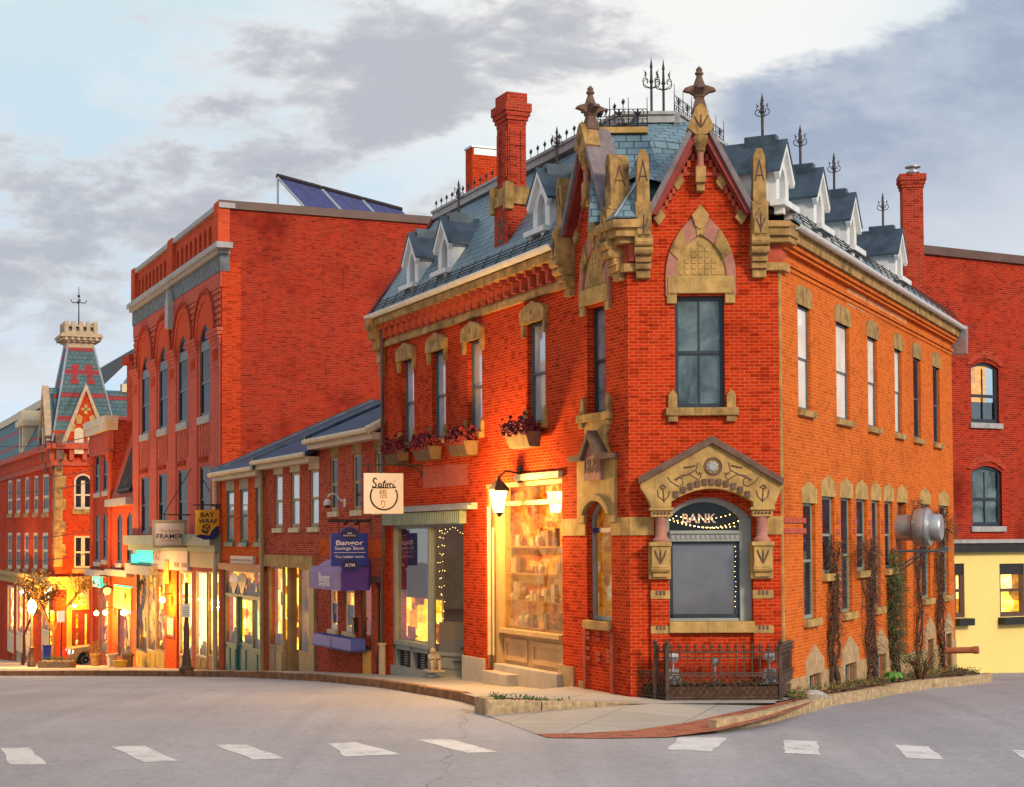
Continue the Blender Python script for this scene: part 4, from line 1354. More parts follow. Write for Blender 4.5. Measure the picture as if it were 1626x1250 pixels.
    # kneelers
    for s in (-1, 1):
        k = MB(); ku = uc + s * 1.15; h = .165
        k.wprism(W, [(ku - h * .8, 9.78), (ku + h * .8, 9.78), (ku + h * .72, 10.66), (ku + h * .35, 10.84), (ku - h * .35, 10.84), (ku - h * .72, 10.66)], -.12, .30)
        k.wbox(W, ku - h, ku + h, 9.70, 9.78, -.14, .36)
        k.wprism(W, [(ku - h * .95, 9.7), (ku + h * .95, 9.7), (ku + h * .95, 9.12), (ku + h * .5, 9.0), (ku, 9.1), (ku - h * .5, 9.0), (ku - h * .95, 9.12)], -.14, .40)
        k.wprism(W, [(ku - h * .8, 9.12), (ku - h * .8, 9.42), (ku, 9.66), (ku + h * .8, 9.42), (ku + h * .8, 9.12)], .40, .43)
        for z0, z1, d, hh in ((8.9, 9.12, .40, 1.05), (8.74, 8.9, .32, 1.05), (8.6, 8.74, .26, .95), (8.47, 8.6, .2, .95), (8.3, 8.47, .13, .85)):
            k.wbox(W, ku - h * hh, ku + h * hh, z0, z1, -.04, d)
        for z, d in ((8.98, .38), (8.82, .31)):
            k.tube([W.P(ku - h * 1.1, z, d), W.P(ku + h * 1.1, z, d)], .09, 8)
        kk = k.build('kneeler', 'sandstone', o, bevel=.014)
        m_ = MB()
        if s > 0:
            uq = ku + h * .8
            for (da, za), (db, zb) in (((-.02, 10.2), (.1, 10.6)), ((.1, 10.6), (.22, 10.2)), ((.02, 10.3), (.18, 10.3))): m_.tube([W.P(uq - .01, za, da), W.P(uq - .01, zb, db)], .016, 4)
        for (ua, za), (ub, zb) in (((-.5, 10.2), (0, 10.62)), ((0, 10.62), (.5, 10.2)), ((-.32, 10.3), (.32, 10.3)), ((0, 9.15), (0, 9.52)), ((0, 9.2), (.5, 9.42)), ((0, 9.2), (-.5, 9.42))):
            dd = .305 if za > 9.7 else .435
            m_.tube([W.P(ku + ua * h, za, dd), W.P(ku + ub * h, zb, dd)], .014, 4)
        m_.build('carving', 'sandstone_dark', kk)
    # pointed arch with alternating stones
    zs = 8.34; ho, hi = .70, .51
    oa = arch_pts(uc - ho, uc + ho, zs, 9.64 - zs, 'pointed', 24); ia = arch_pts(uc - hi, uc + hi, zs, 9.18 - zs, 'pointed', 24)
    cuts = [0, 5, 9, 15, 19, 24]
    cuts = [0, 4, 8, 11, 13, 16, 20, 24]
    v = MB()
    for i in range(len(cuts) - 1):
        a, b = cuts[i], cuts[i + 1]
        d = .085 if i % 2 else .06
        for j in range(a, b): v.wprism(W, [oa[j], oa[j + 1], ia[j + 1], ia[j]], -.1, d, m=i % 2)
    for s in (-1, 1):
        v.wbox(W, *sorted((uc + s * hi, uc + s * ho)), 7.96, zs, -.1, .06, 0)
    # little gabled drip stone at the crown
    v.wprism(W, [(uc, 9.78), (uc - .17, 9.56), (uc - .1, 9.34), (uc, 9.27), (uc + .1, 9.34), (uc + .17, 9.56)], -.05, .11, 1)
    v.build('arch_stones', ['sandstone_pink', 'sandstone'], o, bevel=.006)
    tp = MB()
    tp.face([W.P(u, z, .015) for u, z in ia][::-1])
    for i in range(7):
        for j in range(7):
            u = uc - .4 + .133 * i; z = 8.42 + .115 * j
            inside = any(True for k in range(len(ia) - 1) if ia[k][0] <= u + .06 <= ia[k + 1][0] and z + .09 < min(ia[k][1], ia[k + 1][1])) and any(True for k in range(len(ia) - 1) if ia[k][0] <= u - .06 <= ia[k + 1][0] and z + .09 < min(ia[k][1], ia[k + 1][1]))
            if inside: tp.wbox(W, u - .047, u + .047, z - .04, z + .04, .0, .03)
    tp.build('tympanum', 'sandstone_light', o)
    l = MB()
    l.wbox(W, uc - .66, uc + .66, 8.0, zs, -.1, .08)
    l.wbox(W, uc - .68, uc - .48, 7.8, 8.0, -.05, .06); l.wbox(W, uc + .48, uc + .68, 7.8, 8.0, -.05, .06)
    l.build('lintel', 'sandstone_light', o, bevel=.012)
    s_ = MB()
    s_.wbox(W, uc - .72, uc + .72, 5.56, 5.72, -.2, .14)
    for s in (-1, 1):
        s_.wbox(W, uc + s * .58 - .1, uc + s * .58 + .1, 5.44, 5.56, -.05, .1)
        s_.wprism(W, [(uc + s * .58 - .09, 5.72), (uc + s * .58 + .09, 5.72), (uc + s * .58 + .09, 5.98), (uc + s * .58, 6.1), (uc + s * .58 - .09, 5.98)], -.05, .07)
    s_.build('sill', 'sandstone', o, bevel=.012)
gable(WC, uC, cwin)
gable(WL, uGL, gwin)
# corner turret roof with its cornice between the gables, and the matching end block on the far corner
cp = [WL.P(-.62, 0, .42).xy, lint(WL, .42, WC, .42), WC.P(.30, 0, .42).xy, WC.P(.5, 0, -.5).xy, WL.P(-.7, 0, -.5).xy]
ap_ = lint(WL, -.35, WC, -.35)
mb = MB()
for a, b in zip(cp, cp[1:] + cp[:1]): mb.face([V3(a, 9.46), V3(b, 9.46), V3(ap_, 10.32)])
pt = mb.build('corner_roof', 'slate', bank)
mb = MB()
for a in cp[:3]: mb.tube([V3(a, 9.47), V3(ap_, 10.33)], .03, 5)
mb.build('hip_flashing', 'zinc', pt)
def corner_cornice(Wa, Wb, ua, ub, mats):
    mb = MB()
    for z0, z1, d, m in ((8.44, 8.6, .12, 0), (8.6, 8.98, .05, 1), (8.98, 9.1, .26, 0), (9.1, 9.26, .38, 0), (9.26, 9.42, .47, 0)):
        q = [Wa.P(ua, 0, d).xy, lint(Wa, d, Wb, d), Wb.P(ub, 0, d).xy, Wb.P(ub, 0, -.2).xy, Wa.P(ua, 0, -.2).xy]
        mb.face([V3(p, z1) for p in q], m=m); mb.face([V3(p, z0) for p in q[::-1]], m=m)
        for a, b in zip(q, q[1:] + q[:1]): mb.face([V3(a, z0), V3(b, z0), V3(b, z1), V3(a, z1)], m=m)
    for W_, u0, u1 in ((Wa, ua, 0), (Wb, 0, ub)):
        for f in (.3, .75):
            u = u0 + (u1 - u0) * f
            mb.wprism(W_, [(u - .08, 8.98), (u + .08, 8.98), (u + .05, 8.64), (u - .05, 8.64)], 0, .2, 1)
    mb.build('corner_cornice', mats, bank, bevel=.01)
corner_cornice(WL, WC, -.62, .26, ['sandstone', 'terracotta'])
mb = MB()
for z0, z1, d, m in ((8.44, 8.6, .12, 0), (8.6, 8.98, .05, 1), (8.98, 9.1, .26, 0), (9.1, 9.26, .34, 0), (9.26, 9.38, .40, 0)):
    q = [WC.P(2.72, 0, d).xy, lint(WC, d, WR, min(d, .3)), WR.P(.35, 0, min(d, .3)).xy, WR.P(.35, 0, -.2).xy, WC.P(2.72, 0, -.2).xy]
    mb.face([V3(p, z1) for p in q], m=m); mb.face([V3(p, z0) for p in q[::-1]], m=m)
    for a, b in zip(q, q[1:] + q[:1]): mb.face([V3(a, z0), V3(b, z0), V3(b, z1), V3(a, z1)], m=m)
mb.build('corner_cornice', ['sandstone', 'terracotta'], bank, bevel=.01)
# ================================================================== bank: entrance front details
def prf(W, pts, d): return W.poly(pts, d)
# --- great window with arched transom
o = bwin
wf = MB()
fw = .14
zsp = o[3] - o[4]
wf.wbox(WC, o[0], o[0] + fw, o[2], zsp, -.34, -.16); wf.wbox(WC, o[1] - .24, o[1], o[2], zsp, -.34, -.14)
wf.wbox(WC, o[0] + fw, o[1] - .24, o[2], o[2] + .12, -.34, -.18)
a_ = arch_pts(o[0], o[1], zsp, o[4], 'seg', 14); b_ = arch_pts(o[0] + fw, o[1] - .24, zsp, o[4] - .10, 'seg', 14)
for i in range(len(a_) - 1): wf.wprism(WC, [a_[i], b_[i], b_[i + 1], a_[i + 1]], -.34, -.16)
zt0, zt1 = WC.z(1120, 860), WC.z(1120, 844)
wf.wbox(WC, o[0] + fw, o[1] - .24, zt0, zt1, -.34, -.12); wf.wbox(WC, o[0] + fw, o[1] - .24, zt1 - .05, zt1 + .02, -.34, -.08)
for s in range(14):
    u = o[0] + fw + .06 + s * (o[1] - o[0] - fw - .36) / 13
    wf.wbox(WC, u - .03, u + .03, zt0 + .05, zt0 + .13, -.12, -.1)
bw = wf.build('window', 'grey_paint', bank, bevel=.012)
g_ = MB(); g_.face([WC.P(u, z, -.24) for u, z in [(o[0] + fw, zt1), (o[1] - .24, zt1)] + b_[::-1]])
g_.build('transom_pane', 'pane_black', bw)
ib = MB(); u0, u1 = o[0] + fw, o[1] - .24
ib.wbox(WC, u0, u0 + .07, o[2] + .12, zt0, -.3, -.2); ib.wbox(WC, u1 - .09, u1, o[2] + .12, zt0, -.3, -.2)
ib.wbox(WC, u0, u1, o[2] + .12, o[2] + .2, -.3, -.2); ib.wbox(WC, u0, u1, zt0 - .06, zt0, -.3, -.2)
ib.build('sash', 'dark_frame', bw)
g_ = MB(); g_.face([WC.P(u, z, -.25) for u, z in [(u0 + .07, o[2] + .2), (u1 - .09, o[2] + .2), (u1 - .09, zt0 - .06), (u0 + .07, zt0 - .06)]])
g_.build('pane', 'pane_grey', bw)
lettering(WC, WC.u(1112, 823), WC.z(1112, 823), -.225, 'BANK', 'sign_cream', bw, height=WC.z(1112, 815) - WC.z(1112, 830), width=WC.u(1139) - WC.u(1085), bold=.015)
# string lights in the transom
ls = thing('string_lights', 'strings of tiny warm lights swagged across the arched bank window', 'string lights', WC.P(1.5, 3.4, -.2))
wm, bm_ = MB(), MB()
for (x0, y0, x1, y1, sag) in ((1060, 815, 1173, 812, 14), (1062, 820, 1172, 828, 17), (1064, 826, 1166, 836, 8)):
    pts = []
    for i in range(17):
        t = i / 16
        px, py = x0 + (x1 - x0) * t, y0 + (y1 - y0) * t + sag * 4 * t * (1 - t) * .8
        pts.append(WC.P(*WC.uz(px, py, -.2), -.2 + .015 * math.sin(i * 2.1)))
    wm.tube(pts, .004, 3)
    for p in pts[::1]: bm_.blob(p, .0095, 5, 0)
pts = [WC.P(WC.u(1169, 870) + .01 * math.sin(k), WC.z(1169, 868 + k * 8), -.2) for k in range(13)]
wm.tube(pts, .004, 3)
for p in pts: bm_.blob(p, .006, 5, 0)
wm.build('wire', 'iron_brown', ls); bm_.build('bulbs', 'bulb_warm', ls)
# --- stone hood
D = .42
hood = MB()
top = [(1130, 696), (1018, 759), (1018, 775), (1026, 788), (1032, 800), (1034, 806)]
rtop = [(1230, 806), (1231, 800), (1236, 788), (1241, 775), (1241, 761)]
arc = []
for i in range(13):
    t = i / 12
    x = 1066 + (1196 - 1066) * t
    y = 797 - 4 * 21 * t * (1 - t)
    arc.append((x, y))
poly = [(1034, 806), (1066, 806)] + arc + [(1196, 806), (1230, 806)] + rtop[1:] + [(1130, 696)] + top[1:5]
hood.wprism(WC, prf(WC, poly, D), -.02, D)
hd = hood.build('stone_hood', 'sandstone_light', bank, bevel=.012)
# projecting roof slabs of the hood
rs = MB()
for a, b, c_, d_ in (((1130, 692), (1130, 704), (1016, 768), (1014, 757)), ((1130, 692), (1244, 760), (1243, 770), (1130, 704))):
    rs.wprism(WC, prf(WC, [a, b, c_, d_], D), -.02, D + .1)
rs.build('hood_coping', 'sandstone_dark', hd, bevel=.012)
de = MB()
for i in range(11):
    t = (i + .5) / 11
    x = 1068 + (1193 - 1068) * t; y = 792 - 4 * 24 * t * (1 - t)
    u, z = WC.uz(x, y, D)
    de.wbox(WC, u - .045, u + .045, z - .02, z + .1, D - .05, D + .05)
de.build('dentil', 'sandstone_dark', hd)
cv = MB()
def scroll(pts, r=.011): cv.tube([WC.P(*WC.uz(x, y, D), D + .004) for x, y in pts], r, 4)
def zx(x, y): return (880 + x / 2.841, 690 + y / 2.841)
for s in (1, -1):
    mir = (lambda x: x) if s > 0 else (lambda x: 1434 - x)
    P_ = lambda L: [zx(mir(x), y) for x, y in L]
    scroll(P_([(512, 192), (525, 212), (560, 235), (582, 225), (578, 200), (556, 195), (548, 210), (570, 185), (610, 180), (650, 205), (662, 190), (655, 170)]))
    scroll(P_([(540, 205), (600, 182), (640, 160), (648, 128)]))
    scroll(P_([(585, 150), (610, 147), (636, 140)]), .018)
    scroll(P_([(640, 165), (650, 180), (668, 175)]))
    scroll(P_([(495, 305), (493, 270), (490, 240)]), .013); scroll(P_([(495, 300), (470, 280), (466, 250)])); scroll(P_([(495, 300), (515, 280), (521, 255)]))
    scroll(P_([(478, 238), (490, 228), (504, 238), (490, 246), (478, 238)]), .02)
for rr in (40, 33): scroll([zx(716 + rr * math.cos(a), 145 + rr * math.sin(a)) for a in [k * .35 for k in range(19)]], .012)
for k in range(8):
    a = k * math.pi / 4
    scroll([zx(716 + 8 * math.cos(a), 145 + 8 * math.sin(a)), zx(716 + 26 * math.cos(a), 145 + 26 * math.sin(a))], .014)
cv.build('carving', 'sandstone_dark', hd)
ro = MB(); u, z = WC.uz(*zx(716, 145), D)
ro.lathe(WC.P(u, z, D - .02), [(.1, 0), (.1, .03), (.06, .05), (.05, .04)], 16, axis=Vector((WC.n.x, WC.n.y, 0)))
ro.build('rosette', 'stone_grey', hd)
# columns, brackets and stepped piers each side
for x0, x1, bx0, bx1, px0, px1 in ((1040, 1060, 1031, 1066, 1034, 1063), (1200, 1220, 1193, 1229, 1196, 1227)):
    uc_ = WC.u((x0 + x1) / 2, 840, .25)
    st = MB()
    zc1, zc0 = WC.z(1050, 806, .3), WC.z(1050, 821, .3)
    st.wbox(WC, uc_ - .24, uc_ + .24, zc1 - .06, zc1, -.02, D)
    st.wbox(WC, uc_ - .2, uc_ + .2, zc0, zc1 - .06, .04, D - .05)
    za, zb = WC.z(1050, 920, .3), WC.z(1050, 861, .3)
    us, ue = WC.u(bx0, 890, .3), WC.u(bx1, 890, .3)
    um = (us + ue) / 2; hw = (ue - us) / 2
    st.wbox(WC, us, ue, zb - .08, zb, -.02, D)
    st.wbox(WC, us, ue, za, zb - .08, -.02, .2)
    st.wbox(WC, um - hw * .8, um + hw * .8, zb - .5, zb - .08, .1, D - .04)
    st.tube([WC.P(um - hw * .86, zb - .5, D - .15), WC.P(um + hw * .86, zb - .5, D - .15)], .1, 10)
    st.wbox(WC, um - hw * .7, um + hw * .7, za + .04, za + .2, .1, .26)
    bo_ = st.build_each('column_bracket', 'sandstone_light', hd, bevel=.012)
    c_ = MB()
    c_.lathe(WC.P(uc_, zb, .22), [(.17, 0), (.17, .05), (.13, .09), (.115, .12), (.105, zc0 - zb - .08), (.13, zc0 - zb - .03), (.13, zc0 - zb)], 14)
    c_.build('column', 'sandstone_pink', bo_, smooth=True)
    cr = MB()
    for k in (-1, 0, 1): cr.tube([WC.P(um, zb - .42, D - .03), WC.P(um + k * .08, zb - .25, D - .02), WC.P(um + k * .11, zb - .16, D - .03)], .013, 4)
    for k in range(5): cr.lathe(WC.P(uc_ + (k - 2) * .07, zc0 + .07, D - .05), [(.03, 0), (.02, .03)], 8, axis=Vector((WC.n.x, WC.n.y, 0)))
    cr.build('carving', 'sandstone_dark', bo_)
    pu0, pu1 = WC.u(px0, 950, .06), WC.u(px1, 950, .06)
    b = MB(); b.wbox(WC, pu0, pu1, 0, za, -.02, .09); b.build('pier', 'brick_face', hd)
    s_ = MB()
    for y0, y1 in ((951, 938), (1006, 994)):
        z0_, z1_ = WC.z(1050, y0, .1), WC.z(1050, y1, .1)
        s_.wbox(WC, pu0 - .01, pu1 + .01, z0_, z1_, -.01, .105)
        for k in (.3, .5, .7): 
            u = pu0 + (pu1 - pu0) * k
            s_.wbox(WC, u - .022, u + .022, z0_ + .07, z1_, .10, .112, 1)
    s_.build_each('pier_stone', ['sandstone_light', 'sandstone_dark'], hd)
s_ = MB(); s_.wbox(WC, WC.u(1063, 995, .1), WC.u(1198, 995, .1), WC.z(1130, 1005, .1), WC.z(1130, 987, .1), -.3, .16)
s_.build('sill', 'sandstone_light', bw, bevel=.015)

# --- the 1878 window on the street front
o = w78
wo = window(bank, WL, o, 'grey_paint', 'glass_shop', r=.16, fw=.07, rail=False)
mb = MB(); zt = WL.z(952, 842); mb.wbox(WL, o[0] + .07, o[1] - .07, zt - .05, zt + .05, -.2, -.1)
mb.build('transom_bar', 'navy', wo)
mb = MB(); mb.wbox(WL, o[0], o[1], o[2] - .18, o[2], -.2, .12); mb.build('sill', 'sandstone_light', wo, bevel=.012)
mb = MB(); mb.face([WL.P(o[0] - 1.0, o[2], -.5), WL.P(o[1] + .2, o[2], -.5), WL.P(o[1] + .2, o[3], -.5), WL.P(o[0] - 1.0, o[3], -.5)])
mb.build('lit_display', 'painted_reflection', wo)  # glowing sheet painted like a reflection of the street
uw = (o[0] + o[1]) / 2
# stone surround, gabled label and dressed panel up to the window above
mb = MB()
zsp = o[3] - .3
ar = arch_pts(o[0], o[1], zsp, .3, 'seg', 12)
pts = [(o[0] - .32, bz1 - .1), (o[0], bz1 - .1), (o[0], zsp)] + ar + [(o[1], zsp), (o[1], bz1 - .1), (o[1] + .28, bz1 - .1), (o[1] + .28, 4.75), (o[0] - .32, 4.75)]
mb.wprism(WL, pts, -.05, .07)
for i in range(len(ar) - 1):
    a, b = ar[i], ar[i + 1]
    sc_ = lambda p: (uw + (p[0] - uw) * 1.22, zsp + (p[1] - zsp) * 1.4 + .02)
    mb.wprism(WL, [a, b, sc_(b), sc_(a)], .0, .13)
sr = mb.build('stone_surround', 'sandstone_light', bank, bevel=.01)
mb = MB()
zl = 4.75
mb.wprism(WL, [(uw - .95, zl), (uw - .95, zl + .1), (uw - .42, zl + .14), (uw, zl + .62), (uw + .42, zl + .14), (uw + .9, zl + .1), (uw + .9, zl), (uw + .36, zl), (uw, zl + .44), (uw - .36, zl)], -.02, .26)
mb.build('label_mould', 'sandstone_dark', sr, bevel=.015)
mb = MB()
mb.wprism(WL, [(uw - .36, zl - .42), (uw + .36, zl - .42), (uw + .36, zl), (uw, zl + .44), (uw - .36, zl)], -.02, .16)
mb.build('date_stone', 'sandstone_pink', sr)
lettering(WL, uw, zl - .12, .165, '1878', 'sandstone_dark', sr, height=.3, width=.62, bold=.012)
mb = MB()
mb.wprism(WL, [(uw - .62, zl + .1), (uw - .50, 5.2), (uw - .58, 5.56), (uw + .58, 5.56), (uw + .55, 5.35), (uw + .45, 5.25), (uw + .46, 5.05), (uw + .6, zl + .1), (uw, zl + .64)], -.05, .055)
mb.build('dressed_panel', 'sandstone_light', sr)
# sunk brick panel below the 1878 window
mb = MB()
for i in range(2):
    z0 = .62 + i * .42
    for k in range(9):
        u = o[0] + .08 + (o[1] - o[0] - .16) * (k % 3) / 2
        if (k + i) % 4 == 3: continue
        mb.wbox(WL, u - .09, u + .09, z0 + .1 * (k // 3), z0 + .07 + .1 * (k // 3), -.03, .045)
mb.wbox(WL, o[0] - .12, o[0], -.5, o[2] - .2, -.04, .055); mb.wbox(WL, o[1], o[1] + .12, -.5, o[2] - .2, -.04, .055)
mb.build('brick_panel', 'terracotta', bank)

# --- first shop: angled entry beside a show window
o = shop1
zf = o[2] + .15
zt = o[3]
mb = MB()   # soffit, floor, sides in timber
mb.wbox(WL, o[0] - .35, o[1] + .2, zt, zt + .32, -.02, .18)
n = 46
for i in range(n):
    u = o[0] - .33 + (o[1] - o[0] + .5) * i / n
    mb.wbox(WL, u, u + .03, zt + .02, zt + .3, .18, .195)
mb.build('shop_fascia', 'sage_paint', bank)
mb = MB(); mb.wbox(WL, WL.u(632, 800, .2), WL.u(746, 800, .2), zt + .34, zt + .44, -.02, .26); mb.wbox(WL, WL.u(632, 800, .2), WL.u(746, 800, .2), zt + .44, zt + .5, -.02, .16)
mb.build('shop_cornice', 'stone_grey', bank)
uS = WL.u(685, 930, -.1)      # mullion between pane and entry
shopw = MB()
zs_ = WL.z(655, 1020)
shopw.wbox(WL, o[0], o[0] + .16, zf - .2, zt, -.2, -.02); shopw.wbox(WL, uS - .07, uS + .07, zf - .2, zt, -.2, -.02)
shopw.wbox(WL, o[0] + .16, uS - .07, zs_ - .12, zs_, -.22, .03); shopw.wbox(WL, o[0] + .16, uS - .07, zt - .1, zt, -.2, -.04)
sw = shopw.build('window', 'grey_paint', bank)
g_ = MB(); g_.face([WL.P(u, z, -.1) for u, z in [(o[0] + .16, zs_), (uS - .07, zs_), (uS - .07, zt - .1), (o[0] + .16, zt - .1)]])
g_.build('pane', 'glass_shop', sw)
mb = MB(); mb.face([WL.P(u, z, -.4) for u, z in [(o[0] - .9, zs_), (uS + .0, zs_), (uS + .0, zs_ + 1.15), (o[0] - .9, zs_ + 1.15)]])
mb.build('lit_display', 'shop_gold', sw)
mb = MB(); mb.face([WL.P(u, z, -.45) for u, z in [(o[0] - 1.2, zs_), (uS + .0, zs_), (uS + .0, zt), (o[0] - 1.2, zt)]])
mb.build('shop_back', 'brown_metal', sw)
mb = MB()   # slatted vents under the window
mb.wbox(WL, o[0], uS + .07, zf - .5, zs_ - .12, -.25, -.16, 1)
for k in range(3):
    u = o[0] + .1 + (uS - o[0] - .1) * k / 2
    mb.wbox(WL, u - .08, u + .08, zf - .5, zs_ - .12, -.16, -.02, 0)
mb.wbox(WL, o[0], uS + .07, zs_ - .25, zs_ - .12, -.16, -.02, 0)
mb.wbox(WL, o[0] - .05, uS + .1, zf - .5, zf + .08, -.2, .06, 0)
for k in range(2):
    for j in range(9):
        uu = o[0] + .1 + (uS - o[0] - .1) * (k + .5) / 2
        mb.wbox(WL, uu - .13, uu + .13, zf + .14 + j * .065, zf + .16 + j * .065, -.155, -.1, 0)
mb.build('stall_riser', ['grey_paint', 'vent_dark'], bank)
# recessed glazed side of the entry, running back at an angle
eP0, eP1 = WL.P(uS + .07, 0, -.12).xy, WL.P(o[1] - .25, 0, -1.2).xy
WEn = Wall(eP0, (eP1 - eP0)); Le = (eP1 - eP0).length
mb = MB(); zd = zf + .62
for u0, u1, z0, z1 in ((0, .06, zf, zt), (Le - .08, Le, zf, zt), (0, Le, zd - .1, zd), (0, Le, zt - .06, zt), (0, Le, zf - .3, zf + .1)): mb.wbox(WEn, u0, u1, z0, z1, -.05, .05)
for k in range(2): mb.wbox(WEn, .12 + k * Le * .46, .12 + k * Le * .46 + Le * .36, zf + .2, zd - .2, -.02, .03)
mb.wbox(WEn, 0, Le, zf, zd - .1, -.04, .0)
en = mb.build('shop_entry', 'grey_paint', bank)
mb = MB(); mb.face([WEn.P(.06, zd, 0), WEn.P(Le - .08, zd, 0), WEn.P(Le - .08, zt - .06, 0), WEn.P(.06, zt - .06, 0)])
mb.build('pane', 'glass_shop', en)
mb = MB(); mb.face([WEn.P(-.3, zd, -.9), WEn.P(Le, zd, -.9), WEn.P(Le, zt, -.9), WEn.P(-.3, zt, -.9)])
mb.build('shop_back', 'dark_room', en)
mb = MB(); mb.wbox(WEn, .1, Le - .15, zd, zd + .75, -.6, -.12)
mb.build('display_box', 'kraft', en)
mb = MB(); mb.wbox(WL, o[1] - 1.1, o[1], zf - .3, zt, -1.5, -1.3); mb.wbox(WL, o[1] - .12, o[1] + .0, zf - .3, zt, -1.3, -.12)
mb.build('shop_door', 'dark_room', bank)
mb = MB(); mb.wbox(WL, uS, o[1], zf - .9, zf + .02, -1.5, .05); mb.wbox(WL, uS - .2, o[1] + .1, zf - .9, zf - .12, -.3, .42)
mb.build('door_step', 'marble', bank, bevel=.015)
# shingled metal ceiling of the recess
mb = MB(); mb.wbox(WL, o[0], o[1], zt - .03, zt + .05, -1.6, -.02); mb.build('soffit', 'grey_paint', bank)
# lights on the entry glazing
ls = thing('string_lights', 'curtain of tiny warm lights hung inside the dark angled shop entry', 'string lights', WEn.P(.4, zt - 1, -.1))
wm, bm_ = MB(), MB()
for k in range(3):
    pts = [WEn.P(.12 + k * .05 + .05 * math.sin(i * 1.3 + k), zt - .15 - i * .105, -.12 - k * .03) for i in range(24)]
    wm.tube(pts, .003, 3)
    for p in pts[::2]: bm_.blob(p + Vector((random.uniform(-.03, .03), 0, random.uniform(-.03, .03))), .008, 5, 0)
pts = [WEn.P(.15 + i * .09, zt - .16 - .08 * math.sin(i * .9), -.1) for i in range(11)]
wm.tube(pts, .003, 3)
for p in pts: bm_.blob(p, .008, 5, 0)
wm.build('wire', 'iron_brown', ls); bm_.build('bulbs', 'bulb_warm', ls)
# brick pier between the shops on its pale stone foot
mb = MB(); mb.wbox(WL, WL.u(736, 1060), WL.u(771, 1060), -1.2, WL.z(752, 1043), -.1, .05)
mb.build('pier_base', 'marble', bank, bevel=.012)

# --- second shop: broad window over a timber panel
o = shop2
uD = WL.u(790, 930)
mb = MB()
zsl, zp0 = WL.z(842, 1003), WL.z(842, 1062)
mb.wbox(WL, o[0], o[0] + .1, o[2], o[3], -.3, -.06); mb.wbox(WL, uD - .09, uD + .09, o[2], o[3], -.28, .0); mb.wbox(WL, o[1] - .09, o[1], o[2], o[3], -.28, -.04)
mb.wbox(WL, uD + .09, o[1] - .09, zsl - .1, zsl, -.3, .05); mb.wbox(WL, o[0], o[1], o[3] - .1, o[3], -.3, -.02)
zmid = WL.z(842, 798)
mb.wbox(WL, uD + .09, o[1] - .09, zmid - .05, zmid + .05, -.28, -.05)
s2 = mb.build('window', 'wood_panel', bank)
mb = MB()
mb.face([WL.P(uD + .09, zsl, -.16), WL.P(o[1] - .09, zsl, -.16), WL.P(o[1] - .09, zmid, -.16), WL.P(uD + .09, zmid, -.16)])
mb.face([WL.P(uD + .09, zmid, -.16), WL.P(o[1] - .09, zmid, -.16), WL.P(o[1] - .09, o[3] - .1, -.16), WL.P(uD + .09, o[3] - .1, -.16)])
mb.build('pane', 'glass_mirror', s2)
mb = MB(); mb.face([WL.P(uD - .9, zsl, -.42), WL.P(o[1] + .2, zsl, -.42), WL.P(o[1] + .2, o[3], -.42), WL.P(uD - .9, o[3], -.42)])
mb.build('lit_display', 'painted_reflection', s2)  # reflection of golden trees and brick, painted on a glowing sheet
ua_, ub_ = uD - .6, o[1] - .1
for k in range(4):
    zz = zsl + .02 + k * .62
    mb = MB(); mb.wbox(WL, ua_, ub_, zz, zz + .035, -.40, -.2); sh_ = mb.build('shelf', 'wood_panel', s2)
    gd = [MB(), MB(), MB()]
    u = ua_ + .05
    while u < ub_ - .12:
        w_ = random.uniform(.07, .2); h_ = random.uniform(.1, .42); q = random.choice(gd)
        if random.random() < .25: u += random.uniform(.05, .22)
        elif random.random() < .55: q.wbox(WL, u, u + w_, zz + .035, zz + .035 + h_, -.36, -.26)
        else: q.lathe(WL.P(u + w_ / 2, zz + .035, -.3), [(w_ * .34, 0), (w_ * .5, h_ * .35), (w_ * .45, h_ * .6), (w_ * .16, h_ * .78), (w_ * .2, h_)], 10)
        u += w_ + random.uniform(.02, .08)
    for q, mt in zip(gd, ('kraft', 'white_paint', 'leaf_autumn')):
        if q.f: tag(q.build('window_goods', mt, sh_), kind='stuff')
mb = MB()
mb.wbox(WL, uD + .09, o[1] - .02, zp0, zsl - .1, -.28, -.12)
for a, b in ((uD + .2, uD + .2 + (o[1] - uD) * .36), (uD + .2 + (o[1] - uD) * .44, o[1] - .18)):
    for (c0_, c1_, e0, e1) in ((a, b, zp0 + .1, zp0 + .2), (a, b, zsl - .34, zsl - .22), (a, a + .07, zp0 + .2, zsl - .34), (b - .07, b, zp0 + .2, zsl - .34)): mb.wbox(WL, c0_, c1_, e0, e1, -.12, -.085)
mb.build('timber_panel', 'wood_panel', s2)
mb = MB(); mb.wbox(WL, o[0] + .1, uD - .09, o[2], o[3] - .6, -.34, -.3); mb.build('shop_door', 'dark_room', bank)
mb = MB(); mb.wbox(WL, o[0] + .1, uD - .09, o[3] - .6, o[3] - .1, -.3, -.25); mb.build('transom_panel', 'wood_panel', bank)
mb = MB()
za, zb_ = WL.z(842, 1092, .2), WL.z(842, 1064, .2)
mb.wbox(WL, WL.u(775, 1075, .3), o[1] + .02, -1.0, zb_, -.1, .16)
mb.wbox(WL, WL.u(760, 1075, .5), WL.u(800, 1075, .5), -1.0, zb_ - .16, -.1, .42)
mb.build('shop_step', 'marble', bank, bevel=.015)
mb = MB(); mb.wbox(WL, WL.u(822, 765), WL.u(893, 758), o[3] + .02, o[3] + .16, -.05, .1); mb.build('shop_lintel', 'cream_paint', bank)
# pale weathered patches where an older sign came off
mb = MB(); mb.wprism(WL, WL.poly([(672, 742), (742, 736), (742, 770), (672, 776)]), -.02, .006); mb.build('cleaned_brick_patch', 'brick_pink', bank)
